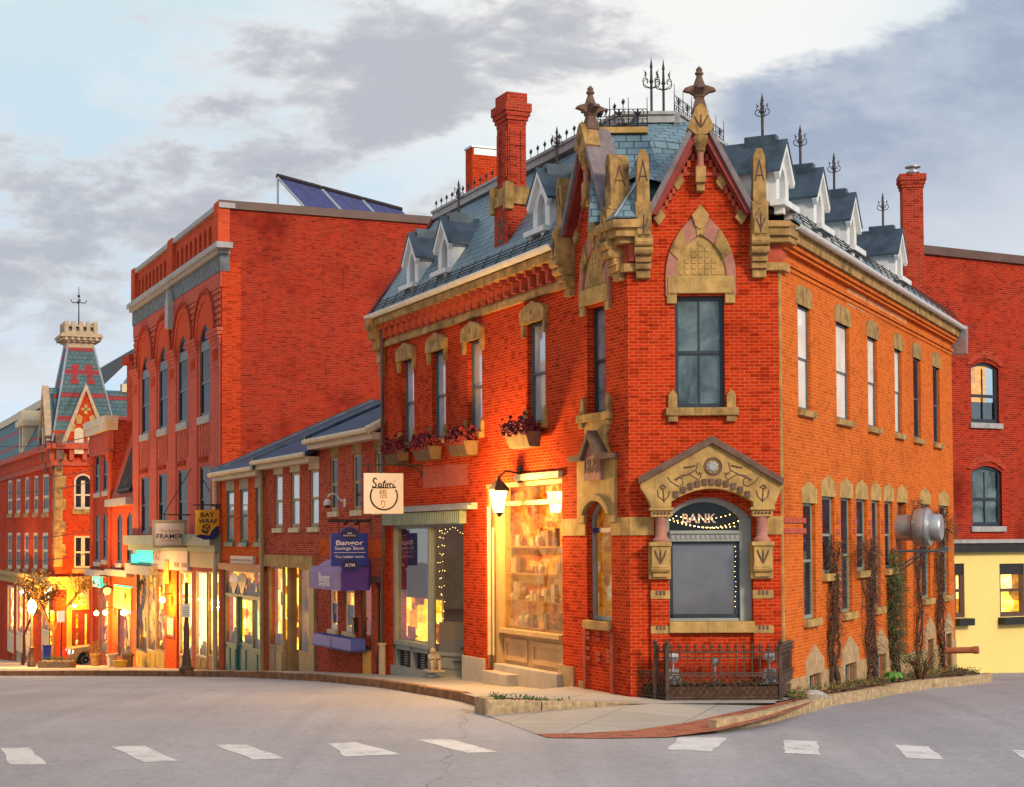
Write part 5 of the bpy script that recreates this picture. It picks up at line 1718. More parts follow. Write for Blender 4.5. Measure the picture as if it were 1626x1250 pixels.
# downpipes
mb = MB()
u = WL.u(777, 900, .1)
mb.tube([WL.P(u, .4, .1), WL.P(u, 3.9, .1)], .05, 8); mb.tube([WL.P(u + .14, .4, .06), WL.P(u + .14, 3.4, .06)], .028, 6)
mb.build('downpipe', 'cream_paint', bank, smooth=True)
mb = MB()
u = WL.u(608, 900, .12)
mb.tube([WL.P(u - .0, 9.0, .12), WL.P(u, 3.7, .12), WL.P(u + .14, 3.4, .14), WL.P(u + .14, 2.6, .14), WL.P(u, 2.3, .14), WL.P(u, -.2, .14)], .055, 8)
mb.build('downpipe', 'brown_metal', bank, smooth=True)
mb = MB(); mb.tube([WL.P(u, -1.0, .14), WL.P(u, .2, .14)], .1, 10); mb.tube([WL.P(u, .2, .14), WL.P(u, .26, .14)], .13, 10); mb.build('pipe_guard', 'cream_paint', bank, smooth=True)
mb = MB(); q = WR.P(WR.u(1503, 1034, .1), WR.z(1503, 1034, .1), -.1)
mb.tube([q, q + Vector((WR.n.x, WR.n.y, .05)) * 1.05], .09, 10); mb.tube([q + Vector((WR.n.x, WR.n.y, .05)) * .95, q + Vector((WR.n.x, WR.n.y, .05)) * 1.1], .11, 10)
mb.build('outlet_pipe', 'copper_pipe', bank, smooth=True)

# ================================================================== window boxes
FB = []
m_plain('box_brown', (.13, .075, .04), .8, .25, 4.0, streak=.4)
for i, o in enumerate(UPW):
    lab = ['burgundy flower box hung under the upper bank window nearest the white square sign', 'burgundy flower box second from the white square sign on the bank front', 'burgundy flower box between the second box and the lone box on the bank front', 'burgundy flower box set apart from the others above the lit wall lantern'][i]
    c = (o[0] + o[1]) / 2
    t = thing('flower_box', lab, 'flower box', WL.P(c, 5.2, .2), 'flower boxes on the bank front')
    w2 = .62 if i else .52
    b = MB()
    z0, z1 = 5.16, 5.5
    P = WL.P
    b.hexa([P(c - w2 * .86, z0, .42), P(c + w2 * .86, z0, .42), P(c + w2 * .86, z0, .16), P(c - w2 * .86, z0, .16), P(c - w2, z1, .56), P(c + w2, z1, .56), P(c + w2, z1, .16), P(c - w2, z1, .16)])
    b.build('box', 'box_brown', t, bevel=.01)
    f = MB()
    for k in range(430):
        u = c + random.uniform(-w2, w2); z = z1 + .02 + abs(random.gauss(0, .13)) ; d = random.uniform(.18, .6)
        if random.random() < .2: z -= .08; d = random.uniform(.48, .58)
        f.blob(P(u, z, d), random.uniform(.028, .05), 5, .35)
    f.build('flowers', 'burgundy', t)
# ================================================================== shared shopfront piece
def shop_pane(parent, W, op, disp, fm, riser=None, rh=.7, r=.12, depth=.7, fw=.07, transom=0.0, glass='glass_shop', name='shop_window'):
    ua, ub, za, zb = op[:4]
    zr = za + (rh if riser else 0)
    f = MB()
    f.wbox(W, ua, ua + fw, zr, zb, -r - .05, -r + .05); f.wbox(W, ub - fw, ub, zr, zb, -r - .05, -r + .05)
    f.wbox(W, ua + fw, ub - fw, zr, zr + fw, -r - .05, -r + .06); f.wbox(W, ua + fw, ub - fw, zb - fw, zb, -r - .05, -r + .05)
    if transom: f.wbox(W, ua + fw, ub - fw, zb - transom - fw, zb - transom, -r - .04, -r + .04)
    o = f.build(name, fm, parent)
    p = MB()
    p.face([W.P(u, z, -r) for u, z in ((ua + fw, zr + fw), (ub - fw, zr + fw), (ub - fw, zb - fw), (ua + fw, zb - fw))])
    p.build('pane', glass, o)
    depth = min(depth, .28)
    d = MB(); d.face([W.P(u, z, -r - depth) for u, z in ((ua - 1.3, zr), (ub + .1, zr), (ub + .1, zb), (ua - 1.3, zb))])
    d.build('lit_display', disp, o)
    # window floor with goods standing on it
    gd = MB(); gd.wbox(W, ua, ub, zr - .02, zr + .03, -r - depth, -r - .06)
    n = max(2, int((ub - ua) / .28))
    for k in range(n):
        u = ua + fw + .12 + (ub - ua - 2 * fw - .24) * k / max(1, n - 1); h = random.uniform(.15, .65); w_ = random.uniform(.05, .1)
        if random.random() < .5: gd.wbox(W, u - w_, u + w_, zr + .03, zr + .03 + h, -r - .25, -r - .12)
        else: gd.lathe(W.P(u, zr + .03, -r - .16), [(w_, 0), (w_ * 1.2, h * .5), (w_ * .5, h * .8), (w_ * .6, h)], 8)
    gd.build('window_goods', 'kraft', o)
    if riser:
        q = MB(); q.wbox(W, ua, ub, za - .8, zr, -r - .1, -r + .04)
        n = max(1, int((ub - ua) / .8))
        for k in range(n):
            a = ua + (ub - ua) * (k + .12) / n; b = ua + (ub - ua) * (k + .88) / n
            q.wbox(W, a, b, za + .1, zr - .12, -r + .04, -r + .065)
        q.build('stall_riser', riser, o)
    return o
def zmean(W, L): 
    v = [W.z(*p) for p in L]; return sum(v) / len(v)

# ================================================================== tall building with round arches
uA0, uA1 = WL.u(212.5, 700), WL.u(352, 700)
tall = thing('arched_brick_building', 'tall red brick building with four round-arched windows and an arcaded parapet', 'building', WL.P((uA0 + uA1) / 2, -2.4, -8))
zP = 16.05
hood_px = [(219.5, 243.2, 519, 232), (244, 273.3, 501, 258), (275, 307, 479, 291), (309.8, 342.8, 457, 324)]
cen = [(WL.u(a, 620) + WL.u(b, 620)) / 2 for a, b, _, _ in hood_px]
c0 = cen[0]; pitch = (cen[3] - cen[0]) / 3
cen = [c0 + pitch * i for i in range(4)]
zHood = zmean(WL, [(p, y) for _, _, y, p in hood_px])
zWt = zmean(WL, [(235.7, 564), (264.5, 549), (297, 530), (330.5, 511)])
zWb = zmean(WL, [(235, 688), (264, 680), (297, 670), (330, 659)])
z2t = zmean(WL, [(235, 757), (263, 752), (295, 745), (330, 739)])
z2b = zmean(WL, [(235, 847), (295, 847)])
zCor = zmean(WL, [(213, 487), (354, 391)])
zSh = zmean(WL, [(225, 853), (330, 853)])
ww = .95
ops = []
arch_ops = [(c - ww, c + ww, zWb, zWt, ww, 'seg', .1) for c in cen]
mid_ops = [(c - ww, c + ww, z2b, z2t, 0, 'seg', .1) for c in cen]
segs = [(216.5, 233, 'shop_dim', 'slate_frame'), (233.5, 247, 'shop_mixed', 'cream_paint'), (248, 262, 'shop_gold', 'tan_paint'), (285.5, 305, 'shop_bright', 'cream_paint'), (311.5, 329, 'lit_white', 'cream_paint'), (331.5, 348, 'shop_bright', 'yellow_panel')]
gz = lambda u: g(WL.P(u, 0, 0).y)
shops = []
for a, b, dm, fm in segs:
    u0, u1 = WL.u(a, 980), WL.u(b, 980)
    shops.append((u0, u1, gz((u0 + u1) / 2), WL.z((a + b) / 2, 908), 0, 'seg', .12))
mb = MB()
wall_mesh(mb, WL, uA0, uA1, -6, zP - 2.4, arch_ops + mid_ops + shops, .4)
mb.build('wall', 'brick_pink', tall)
WS = Wall(WL.P(uA1, 0).xy, dX)
mb = MB()
mb.face([WS.P(0, -6), WS.P(26, -6), WS.P(26, zP), WS.P(0, zP)])
mb.face([WL.P(uA0, -6), WL.P(uA0, zP), WL.P(uA0, zP, -26), WL.P(uA0, -6, -26)])
mb.face([WL.P(uA0, -6, -26), WL.P(uA0, zP, -26), WS.P(26, zP), WS.P(26, -6)])
mb.build('wall', 'brick_rubble', tall)
mb = MB(); mb.face([WL.P(uA0, zP - .5, -.2), WL.P(uA1, zP - .5, -.2), WS.P(26, zP - .5), WL.P(uA0, zP - .5, -26)]); mb.build('roof', 'slate_dark', tall)
# quoin strip of the front brick returning round the corner
mb = MB(); mb.wbox(WS, .0, .75, -3, zCor - .6, -.1, .012); mb.build('corner_strip', 'brick_face', tall)
mb = MB()
mb.wbox(WS, -.12, 26, zP, zP + .32, -.5, .10)
mb.build('parapet_cap', 'brown_metal', tall)
mb = MB(); mb.wbox(WL, uA0 - .1, uA1 + .12, zP + .02, zP + .22, -.5, .14); mb.build('parapet_cap', 'stone_grey', tall)
# arcaded parapet
mb = MB()
posts = [(uA0, uA0 + .9), ((cen[1] + cen[2]) / 2 - .5, (cen[1] + cen[2]) / 2 + .5), (uA1 - .7, uA1 + .05)]
for a, b in posts: mb.wbox(WL, a, b, zCor + .1, zP + .28, -.3, .16)
slots = []
for (a, b), (c, d) in zip(posts, posts[1:]):
    n = 9
    for i in range(n):
        u = b + (c - b) * (i + .5) / n; w_ = (c - b) / n * .29
        slots.append((u - w_, u + w_, zCor + .35, zP - .35, w_, 'seg', .28))
pm_ = MB(); wall_mesh(pm_, WL, posts[0][1], posts[2][0], zCor + .1, zP + .02, slots, .28)
pm_.build('parapet', 'brick_smooth', tall)
mb.build_each('parapet_pier', 'brick_smooth', tall)
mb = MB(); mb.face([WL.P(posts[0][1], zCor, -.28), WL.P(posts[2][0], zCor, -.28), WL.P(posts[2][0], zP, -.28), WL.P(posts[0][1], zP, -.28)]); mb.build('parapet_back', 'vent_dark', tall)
mb = MB(); mb.wbox(WL, uA0 - .2, uA1 + .55, zCor - .12, zCor + .1, -.3, .34); mb.wbox(WL, uA0 - .15, uA1 + .1, zCor - .28, zCor - .12, -.3, .22)
mb.build('cornice', 'stone_grey', tall)
mb = MB(); mb.wbox(WL, uA0 - .08, uA1 + .04, zCor - .95, zCor - .28, -.3, .08); mb.build('stone_frieze', 'stone_frieze', tall)
# the wall above the openings reaches up behind the frieze
mb = MB(); mb.face([WL.P(uA0, zP - 2.4), WL.P(uA1, zP - 2.4), WL.P(uA1, zCor + .1), WL.P(uA0, zCor + .1)]); mb.build('wall', 'brick_pink', tall)
mb = MB(); mb.wbox(WL, uA0, uA1, zCor - 1.55, zCor - .95, -.1, .05); mb.build('brick_frieze', 'brick_pink', tall)
mb = MB()
for k in range(9):
    z = zCor - 1.72 - k * .26
    # ribs stop at the arches
    xs_ = [uA0 + .1]
    for c in cen:
        rr = pitch * .47; zc = zHood - rr
        if z > zc:
            h = math.sqrt(max(0, (rr + .05) ** 2 - (z - zc) ** 2)) if z - zc < rr + .05 else 0
        else: h = rr
        if h > 0: xs_ += [c - h, c + h]
    xs_.append(uA1 - .1)
    for a, b in zip(xs_[::2], xs_[1::2]):
        if b - a > .05: mb.wbox(WL, a, b, z, z + .12, -.02, .06)
mb.build_each('brick_rib', 'terracotta', tall)
for i, c in enumerate(cen):
    rr = pitch * .47; zc = zHood - rr
    a = MB()
    oa = arch_pts(c - rr, c + rr, zc, rr, 'seg', 20); ia = arch_pts(c - rr + .14, c + rr - .14, zc, rr - .14, 'seg', 20)
    for j in range(20): a.wprism(WL, [oa[j], oa[j + 1], ia[j + 1], ia[j]], -.02, .11)
    a.build('hood_mould', 'brick_dark', tall)
    a = MB()
    for r0, r1, d in ((rr - .14, rr - .5, .05), (rr - .5, ww, .015)):
        o1 = arch_pts(c - r0, c + r0, zc if r0 > 1.2 else zc, r0, 'seg', 16)
        i1 = arch_pts(c - r1, c + r1, min(zc, zWt - ww) if r1 == ww else zc, r1, 'seg', 16)
        for j in range(16): a.wprism(WL, [o1[j], o1[j + 1], i1[j + 1], i1[j]], -.05, d)
    a.build('arch_ring', 'brick_smooth', tall)
    wo = window(tall, WL, arch_ops[i], 'dark_frame', 'pane_dark', r=.05, fw=.12, mull=.05, proud=.005)
    mb = MB(); mb.wbox(WL, c - ww - .1, c + ww + .1, zWb - .3, zWb, -.3, .10); mb.build('sill', 'stone_grey', wo)
    mb = MB(); zt_ = zWt - ww; mb.wbox(WL, c - ww + .12, c + ww - .12, zt_ - .1, zt_ + .3, -.1, -.03); mb.build('transom', 'slate_frame', wo)
    wo = window(tall, WL, mid_ops[i], 'dark_frame', 'pane_dark', r=.05, fw=.1, mull=.05, proud=.005)
    # diaper panel between the storeys
    mb = MB(); pz0, pz1 = z2t + .55, zWb - .42
    mb.wbox(WL, c - ww, c + ww, pz0, pz1, -.05, .02)
    nx_, nz_ = 7, 7
    for p in range(nx_):
        for q in range(nz_):
            if (p + q) % 2: continue
            u = c - ww + 2 * ww * (p + .5) / nx_; z = pz0 + (pz1 - pz0) * (q + .5) / nz_
            mb.wbox(WL, u - .09, u + .09, z - .09, z + .09, .02, .045)
    mb.build('diaper_panel', 'terracotta', tall)
    mb = MB()
    for k in range(8): mb.wbox(WL, c - ww + .2 * k, c - ww + .2 * k + .1, z2t + .18, z2t + .38, -.02, .07)
    mb.build('brick_dentil', 'brick_dark', tall)
pu = [(uA0 + .05 + cen[0] - ww - .55) / 2] + [(a + b) / 2 for a, b in zip(cen, cen[1:])] + [(cen[3] + ww + uA1) / 2]
for u in pu:
    mb = MB()
    hw = pitch * .5 - ww - .32
    hw = max(.3, hw)
    zc = zHood - pitch * .47
    mb.wbox(WL, u - hw, u + hw, zSh, zc - .55, -.05, .05)
    pr = mb.build('pilaster', 'brick_pink', tall)
    mb = MB()
    for z0, z1, e in ((zc - .55, zc - .4, .05), (zc - .4, zc - .25, .12), (zc - .25, zc - .1, .2), (zc - .1, zc + .02, .26)): mb.wbox(WL, u - hw - e * .7, u + hw + e * .7, z0, z1, -.05, .05 + e * .6)
    mb.build('capital', 'brick_pink', pr)
    mb = MB(); mb.wbox(WL, u - hw - .02, u + hw + .02, zc - 1.5, zc - 1.35, -.05, .07); mb.build('band', 'brick_pink', pr)
    mb = MB(); mb.wbox(WL, u - hw * .6, u + hw * .6, zc - 1.2, zc - .75, -.05, .06); mb.build('panel', 'brick_face', pr)
mb = MB(); mb.wprism(WL, [((cen[1] + cen[2]) / 2 + x, zHood - .9 + z) for x, z in ((-.3, 0), (.3, 0), (.34, 1.0), (0, 1.7), (-.34, 1.0))], -.02, .3); mb.build('stone_shield', 'stone_grey', tall)
# shop storey
mb = MB(); mb.wbox(WL, uA0 - .25, uA1 - .1, zSh - .35, zSh + .1, -.1, .45); mb.wbox(WL, uA0 - .15, uA1 - .1, zSh - .6, zSh - .35, -.1, .25)
mb.build('shop_cornice', 'sage_paint', tall)
zf0 = WL.z(330, 902)
mb = MB(); mb.wbox(WL, WL.u(304, 880), uA1 - .05, zf0, zSh - .6, -.1, .10); mb.build('fascia', 'tan_paint', tall)
mb = MB(); mb.wbox(WL, uA0 + .1, WL.u(249, 880), WL.z(230, 897), zSh - .6, -.1, .06); mb.build('fascia', 'grey_paint', tall)
mb = MB(); mb.wbox(WL, WL.u(221, 880), WL.u(249, 880), WL.z(235, 893), WL.z(235, 868), .06, .16); mb.build('sign_panel', 'lit_teal', tall)
mb = MB(); mb.wbox(WL, WL.u(213, 890), WL.u(222, 890), WL.z(217, 894), WL.z(217, 880), .06, .14); mb.build('sign_panel', 'lit_teal', tall)
mb = MB(); mb.wbox(WL, uA0 - .1, WL.u(249, 900), WL.z(230, 912), WL.z(230, 898), -.1, .4); mb.build('awning_ledge', 'stone_grey', tall)
s_ = MB(); su0, su1 = WL.u(245.5, 887), WL.u(303.5, 887); sz0, sz1 = WL.z(275, 905), WL.z(275, 875)
s_.wbox(WL, su0, su1, sz0, sz1, -.05, .16); sg = s_.build('shop_sign', 'sign_cream', tall)
lettering(WL, su0 + 1.2, (sz0 + sz1) / 2 - .1, .17, 'YAT\nEE', 'sign_brown', sg, height=.95, width=1.7, bold=.01)
s_ = MB(); s_.wbox(WL, su0 + 3.0, su0 + 3.9, sz0 - .6, sz1 - .45, .16, .2); s_.build('sign_patch', 'sign_orange', sg)
for k, (f, w_) in enumerate(((.66, .5), (.86, .55))):
    s_ = MB(); s_.wbox(WL, su0 + (su1 - su0) * f, su0 + (su1 - su0) * f + .9, sz0 + .15, sz1 - .5, .16, .175); s_.build('sign_patch', 'kraft', sg)
for (a, b, dm, fm), o in zip(segs, shops):
    shop_pane(tall, WL, o, dm, fm, 'yellow_panel' if b < 300 else 'sandstone_light', .75 if b < 300 else .5, r=.04, depth=.3)
mb = MB(); mb.wbox(WL, WL.u(264, 980), WL.u(283.5, 980), -4, WL.z(274, 906), -.1, .08); bp_ = mb.build('pier', 'brick_orange', tall)
mb = MB(); mb.wbox(WL, WL.u(266, 1000), WL.u(281, 1000), WL.z(274, 1012), WL.z(274, 978), .08, .12); mb.build('notice_case', 'red_trim', bp_)
s_ = MB(); s_.wbox(WL, WL.u(270, 1000), WL.u(279, 1000), WL.z(274, 1008), WL.z(274, 982), .12, .125); s_.build('poster', 'sign_cream', bp_)
# solar thermal collectors on the roof
for k, (xa, xb) in enumerate(((478, 548), (550, 612), (615, 676))):
    pass
r_ = ray(480, 300); roofW = Wall((r_.x / r_.y * 66.5, 66.5), (.552, .834))
def coll(i, x0, x1, lab):
    y0 = y1 = 300
    u0, u1 = roofW.u(x0, y0), roofW.u(x1 - 3, y1)
    zt = 18.1; zb = zP + .1
    t = thing('solar_collector', lab, 'solar panel', roofW.P((u0 + u1) / 2, zb, 0), 'solar collectors on the flat roof')
    m = MB()
    dn = 1.5
    q = [roofW.P(u0, zt, -1.3), roofW.P(u1, zt, -1.3), roofW.P(u1, zb, .7), roofW.P(u0, zb, .7)]
    # tubes run down the slope
    n = 22
    for j in range(n):
        f = (j + .5) / n
        m.tube([q[0].lerp(q[1], f), q[3].lerp(q[2], f)], .042, 5)
    m.build('tubes', 'panel_cell', t)
    m = MB(); m.tube([q[0] + Vector((0, 0, .06)), q[1] + Vector((0, 0, .06))], .11, 8); m.build('header_pipe', 'iron', t)
    m = MB()
    for a, b in ((q[0], q[3]), (q[1], q[2])): m.tube([a, b], .05, 5)
    for a in (q[0], q[1]):
        foot = Vector((a.x, a.y, zP - .4)); m.tube([a, foot], .045, 5); m.tube([foot + Vector((0, 0, 1.2)), (q[3] if a is q[0] else q[2])], .03, 5)
    m.build('stand', 'zinc', t)
coll(0, 479, 549, 'leftmost of the solar collectors tilted on the flat roof, on open struts')
coll(1, 550, 613, 'middle one of the solar collectors tilted on the flat roof')
coll(2, 614, 676, 'solar collector on the flat roof nearest the slate roof of the bank')

# ================================================================== the low shops between
def low_shop(name, label, x0, x1, yE, brick, wins, wframe, pane, lintel, sillm, roof_back=6.2, zback=3.1, ops_extra=(), u0=None, u1=None, dE=.45):
    u0 = WL.u(x0, 900) if u0 is None else u0
    u1 = WL.u(x1, 900) if u1 is None else u1
    zE_ = WL.z((x0 + x1) / 2, yE, dE)
    b = thing(name, label, 'building', WL.P((u0 + u1) / 2, gz((u0 + u1) / 2), -3))
    wo = [(*WL.rect(*w_), 0, 'seg') for w_ in wins]
    zt = sum(w_[3] for w_ in wo) / len(wo); zb = sum(w_[2] for w_ in wo) / len(wo)
    wo = [(w_[0], w_[1], zb, zt, 0, 'seg', .22) for w_ in wo]
    mb = MB(); wall_mesh(mb, WL, u0, u1, -5, zE_ + .1, wo + list(ops_extra), .2); mb.build('wall', brick, b)
    mb = MB()
    mb.face([WL.P(u1, -5, 0), WL.P(u1, -5, -8), WL.P(u1, zE_ + zback - .4, -roof_back), WL.P(u1, zE_, 0)])
    mb.face([WL.P(u0, -5, 0), WL.P(u0, zE_, 0), WL.P(u0, zE_ + zback - .4, -roof_back), WL.P(u0, -5, -8)])
    mb.build('wall', brick, b)
    r = MB()
    A_ = [WL.P(u0 - .05, zE_ + .12, dE + .02), WL.P(u1 + .02, zE_ + .12, dE + .02), WL.P(u1 + .02, zE_ + zback, -roof_back), WL.P(u0 - .05, zE_ + zback, -roof_back)]
    r.hexa([p - Vector((0, 0, .14)) for p in A_] + A_)
    r.face([A_[3], A_[2], A_[2] + Vector((2, 1, -3)), A_[3] + Vector((2, 1, -3))])
    ro = r.build('roof', 'slate_dark', b)
    e = MB(); e.wbox(WL, u0 - .08, u1 + .02, zE_ - .2, zE_ - .02, -.05, dE - .08); e.build('eaves_board', 'cream_paint', b)
    gu = MB(); gu.tube([WL.P(u0 - .12, zE_ + .04, dE + .02), WL.P(u1 + .0, zE_ + .04, dE + .02)], .085, 8); gu.build('gutter', 'cream_paint', b, smooth=True)
    v = MB(); v.tube([A_[0] + Vector((0, 0, .04)), A_[3] + Vector((0, 0, .04))], .09, 6); v.build('verge_flashing', 'roof_metal', ro)
    for w_ in wo:
        wi = window(b, WL, w_, wframe, pane, r=.04, fw=.1, proud=.005, sill=sillm, sx=.1, sh=.16, sd=.08)
        m = MB(); m.wbox(WL, w_[0] - .08, w_[1] + .08, w_[3], w_[3] + .38, -.1, .02); m.build('lintel', lintel, wi)
    return b, u0, u1, zE_
# green-trimmed ice cream shop
u40, u41 = uA1, WL.u(421.5, 900)
o4 = (WL.u(357, 980), WL.u(419, 980), -2.6, WL.z(388, 906), 0, 'seg', .5)
b4, *_ = low_shop('brick_shop', 'small orange brick shop with green window frames and a cone painted on its glass', 350, 421.5, 748, 'brick_orange', [(360, 779, 371.5, 861), (381.5, 777, 393.5, 861), (406, 774, 419, 861)], 'green_paint', 'pane_blind_sky', 'tan_paint', 'green_paint', ops_extra=[o4], u0=u40 + .02, u1=u41)
um = [WL.u(x, 990) for x in (357, 375, 400, 419)]
gb = gz(um[1])
ztr = WL.z(388, 948)
for k, (a, b, dm) in enumerate(((um[0], um[1], 'shop_bright'), (um[2], um[3], 'shop_mixed'))):
    shop_pane(b4, WL, (a, b, gb - .1, ztr), dm, 'sage_paint', 'green_paint', 1.0, r=.06, depth=.8)
shop_pane(b4, WL, (um[1], um[2], gb - .3, ztr), 'shop_gold', 'green_paint', 'green_paint', 1.25, r=.16, depth=.8, name='shop_door', fw=.12)
tr_ = shop_pane(b4, WL, (um[0], um[3], ztr, o4[3]), 'shop_gold', 'sage_paint', None, r=.05, depth=.6, name='transom_window')
mb = MB(); mb.wbox(WL, um[0] - .3, um[3] + .25, o4[3], o4[3] + .25, -.05, .2); mb.build('shop_cornice', 'red_trim', b4)
# cone and scoop painted on the transom
for cx_, mat in ((371, 'sign_white'), (384, 'grey_paint')):
    u = WL.u(cx_, 925, -.03); z0_, z1_ = WL.z(cx_, 947, -.03), WL.z(cx_, 910, -.03)
    m = MB()
    hw_ = .62
    zc = z0_ + (z1_ - z0_) * .62
    m.wprism(WL, [(u, z0_), (u + hw_, zc), (u - hw_, zc)], -.06, -.03, 1)
    m.wprism(WL, [(u + hw_ * 1.1 * math.cos(a), zc + (z1_ - zc) * math.sin(a)) for a in [math.pi * k / 10 for k in range(11)]], -.06, -.028, 0)
    m.build('cone_decal', [mat, 'slate_frame'], tr_)
pq = WL.rect(366.5, 883, 402, 898, .1)
mb = MB(); mb.wbox(WL, pq[0], pq[1], pq[2], pq[3], -.02, .12); pl = mb.build('name_plaque', 'sign_cream', b4)
mb = MB()
for k in range(16): u = pq[0] + .2 + (pq[1] - pq[0] - .4) * k / 15; mb.wbox(WL, u - .03, u + .03, pq[2] + .15, pq[3] - .12, .12, .135)
mb.build('raised_ribs', 'tan_paint', pl)
mb = MB(); mb.wbox(WL, um[0] - .4, um[0], -4, o4[3], -.1, .05); mb.build('pilaster', 'brick_shop', b4)
mb = MB(); u = WL.u(347, 900); mb.tube([WL.P(u, -2.2, .14), WL.P(u, WL.z(347, 752), .14)], .1, 8); mb.build('downpipe', 'cream_paint', b4, smooth=True)
mb = MB(); u = WL.u(422.5, 900); mb.tube([WL.P(u, -1.6, .14), WL.P(u, WL.z(422, 902), .14), WL.P(u - .1, WL.z(422, 735), .14)], .09, 8); mb.build('downpipe', 'tan_paint', b4, smooth=True)
# tan shopfront
u50, u51 = u41, WL.u(507, 900)
o5 = (WL.u(427, 980), WL.u(497, 980), -2.0, WL.z(460, 901), 0, 'seg', .9)
b5, *_ = low_shop('brick_shop', 'dark red brick shop with a tan wooden front and three pale sash windows', 421.5, 507, 727, 'brick_shop', [(436, 753, 448.5, 839), (462, 749, 475.5, 838), (492, 746, 506, 837)], 'tan_paint', 'pane_blind_sky', 'cream_paint', 'cream_paint', ops_extra=[o5], u0=u50, u1=u51)
um = [WL.u(x, 990) for x in (427, 449, 474, 494)]
gb = gz(um[1])
mb = MB(); mb.wbox(WL, u50 + .1, WL.u(500, 900), o5[3], WL.z(460, 882), -.1, .10); mb.build('fascia', 'sandstone_light', b5)
for a, b, dm in ((um[0], um[1], 'shop_mixed'), (um[2], um[3], 'shop_gold')): shop_pane(b5, WL, (a, b, gb - .2, o5[3]), dm, 'tan_paint', 'tan_paint', .95, r=.05, depth=.7)
mb = MB(); mb.wbox(WL, um[1], um[2], gb - .4, gb + .9, -.75, -.6); mb.wbox(WL, um[1], um[1] + .1, gb - .4, o5[3], -.75, -.15); mb.wbox(WL, um[2] - .1, um[2], gb - .4, o5[3], -.75, -.15); mb.wbox(WL, um[1], um[2], gb + .9, gb + 1.0, -.75, -.55)
d5 = mb.build('shop_door', 'tan_paint', b5)
mb = MB(); mb.face([WL.P(um[1] + .1, gb + 1, -.65), WL.P(um[2] - .1, gb + 1, -.65), WL.P(um[2] - .1, gb + 3.1, -.65), WL.P(um[1] + .1, gb + 3.1, -.65)]); mb.build('pane', 'pane_grey', d5)
mb = MB(); mb.wbox(WL, um[1], um[2], gb + 3.1, o5[3], -.8, -.6); mb.build('transom_panel', 'brick_shop', d5)
mb = MB(); mb.wbox(WL, um[1] - .1, um[2] + .1, gb - .7, gb - .02, -.8, .0); mb.build('door_step', 'concrete', b5)
mb = MB(); mb.wbox(WL, um[3] + .02, um[3] + .62, -3, o5[3], -.1, .1); mb.build('post', 'tan_paint', b5)
# savings bank branch
u60, u61 = u51, UL
w6 = [(*WL.rect(525, 842, 536, 1000), 0, 'seg', .16), (*WL.rect(548.5, 842, 563, 1003), 0, 'seg', .16)]
w6 = [(w_[0], w_[1], WL.z(545, 1002), WL.z(545, 934), 0, 'seg', .16) for w_ in w6]
d6 = (WL.u(573, 980), WL.u(590, 980), -1.5, WL.z(581, 924), 0, 'seg', .35)
d7 = (WL.u(596.5, 980), WL.u(607, 980), -1.5, WL.z(602, 924), 0, 'seg', .5)
b6, _, _, zE6 = low_shop('brick_shop', 'red brick bank branch with a blue hanging sign and a purple awning', 507, 611, 690, 'brick_shop', [(524.5, 724, 536.5, 813), (560.5, 721, 573, 811), (596, 716, 608, 808)], 'tan_paint', 'pane_dark', 'sandstone', 'cream_paint', ops_extra=w6 + [d6, d7], u0=u60, u1=u61 - .02)
for w_ in w6:
    wi = window(b6, WL, w_, 'white_paint', 'glass_shop', r=.03, fw=.12, rail=False, proud=.01, sill='cream_paint')
    m = MB(); m.face([WL.P(w_[0] - .6, w_[2], -.3), WL.P(w_[1], w_[2], -.3), WL.P(w_[1], w_[3], -.3), WL.P(w_[0] - .6, w_[3], -.3)]); m.build('lit_room', 'room_warm', wi)
    m = MB(); m.wbox(WL, w_[0] + .12, w_[1] - .12, w_[2] + .2, w_[2] + .8, -.07, -.06); m.build('poster', 'bank_blue', wi)
dd = shop_pane(b6, WL, d6, 'room_warm', 'brown_metal', 'sign_orange', 1.45, r=.08, depth=.8, name='lit_door', fw=.12)
mb = MB(); mb.wbox(WL, d7[0], d7[1], d7[2], d7[3], -.45, -.4); mb.wbox(WL, d7[0], d7[0] + .12, d7[2], d7[3], -.4, -.05)
mb.build('door', 'brown_metal', b6)
mb = MB(); mb.wbox(WL, u60 + .02, u61 - .1, WL.z(550, 884), WL.z(550, 856), -.1, .012); mb.build('painted_band', 'brick_orange', b6)
mb = MB(); mb.wbox(WL, d6[0] - .25, d7[1] + .15, d6[3], d6[3] + .16, -.1, .06); mb.build('lintel', 'brown_metal', b6)
# white rake board at the end of its roof
mb = MB(); q0, q1 = WL.P(u61 + .0, zE6 + .02, .5), WL.P(u61 + .0, zE6 + 1.5, -2.4)
mb.tube([q0, q1], .13, 6); mb.build('rake_board', 'cream_paint', b6)

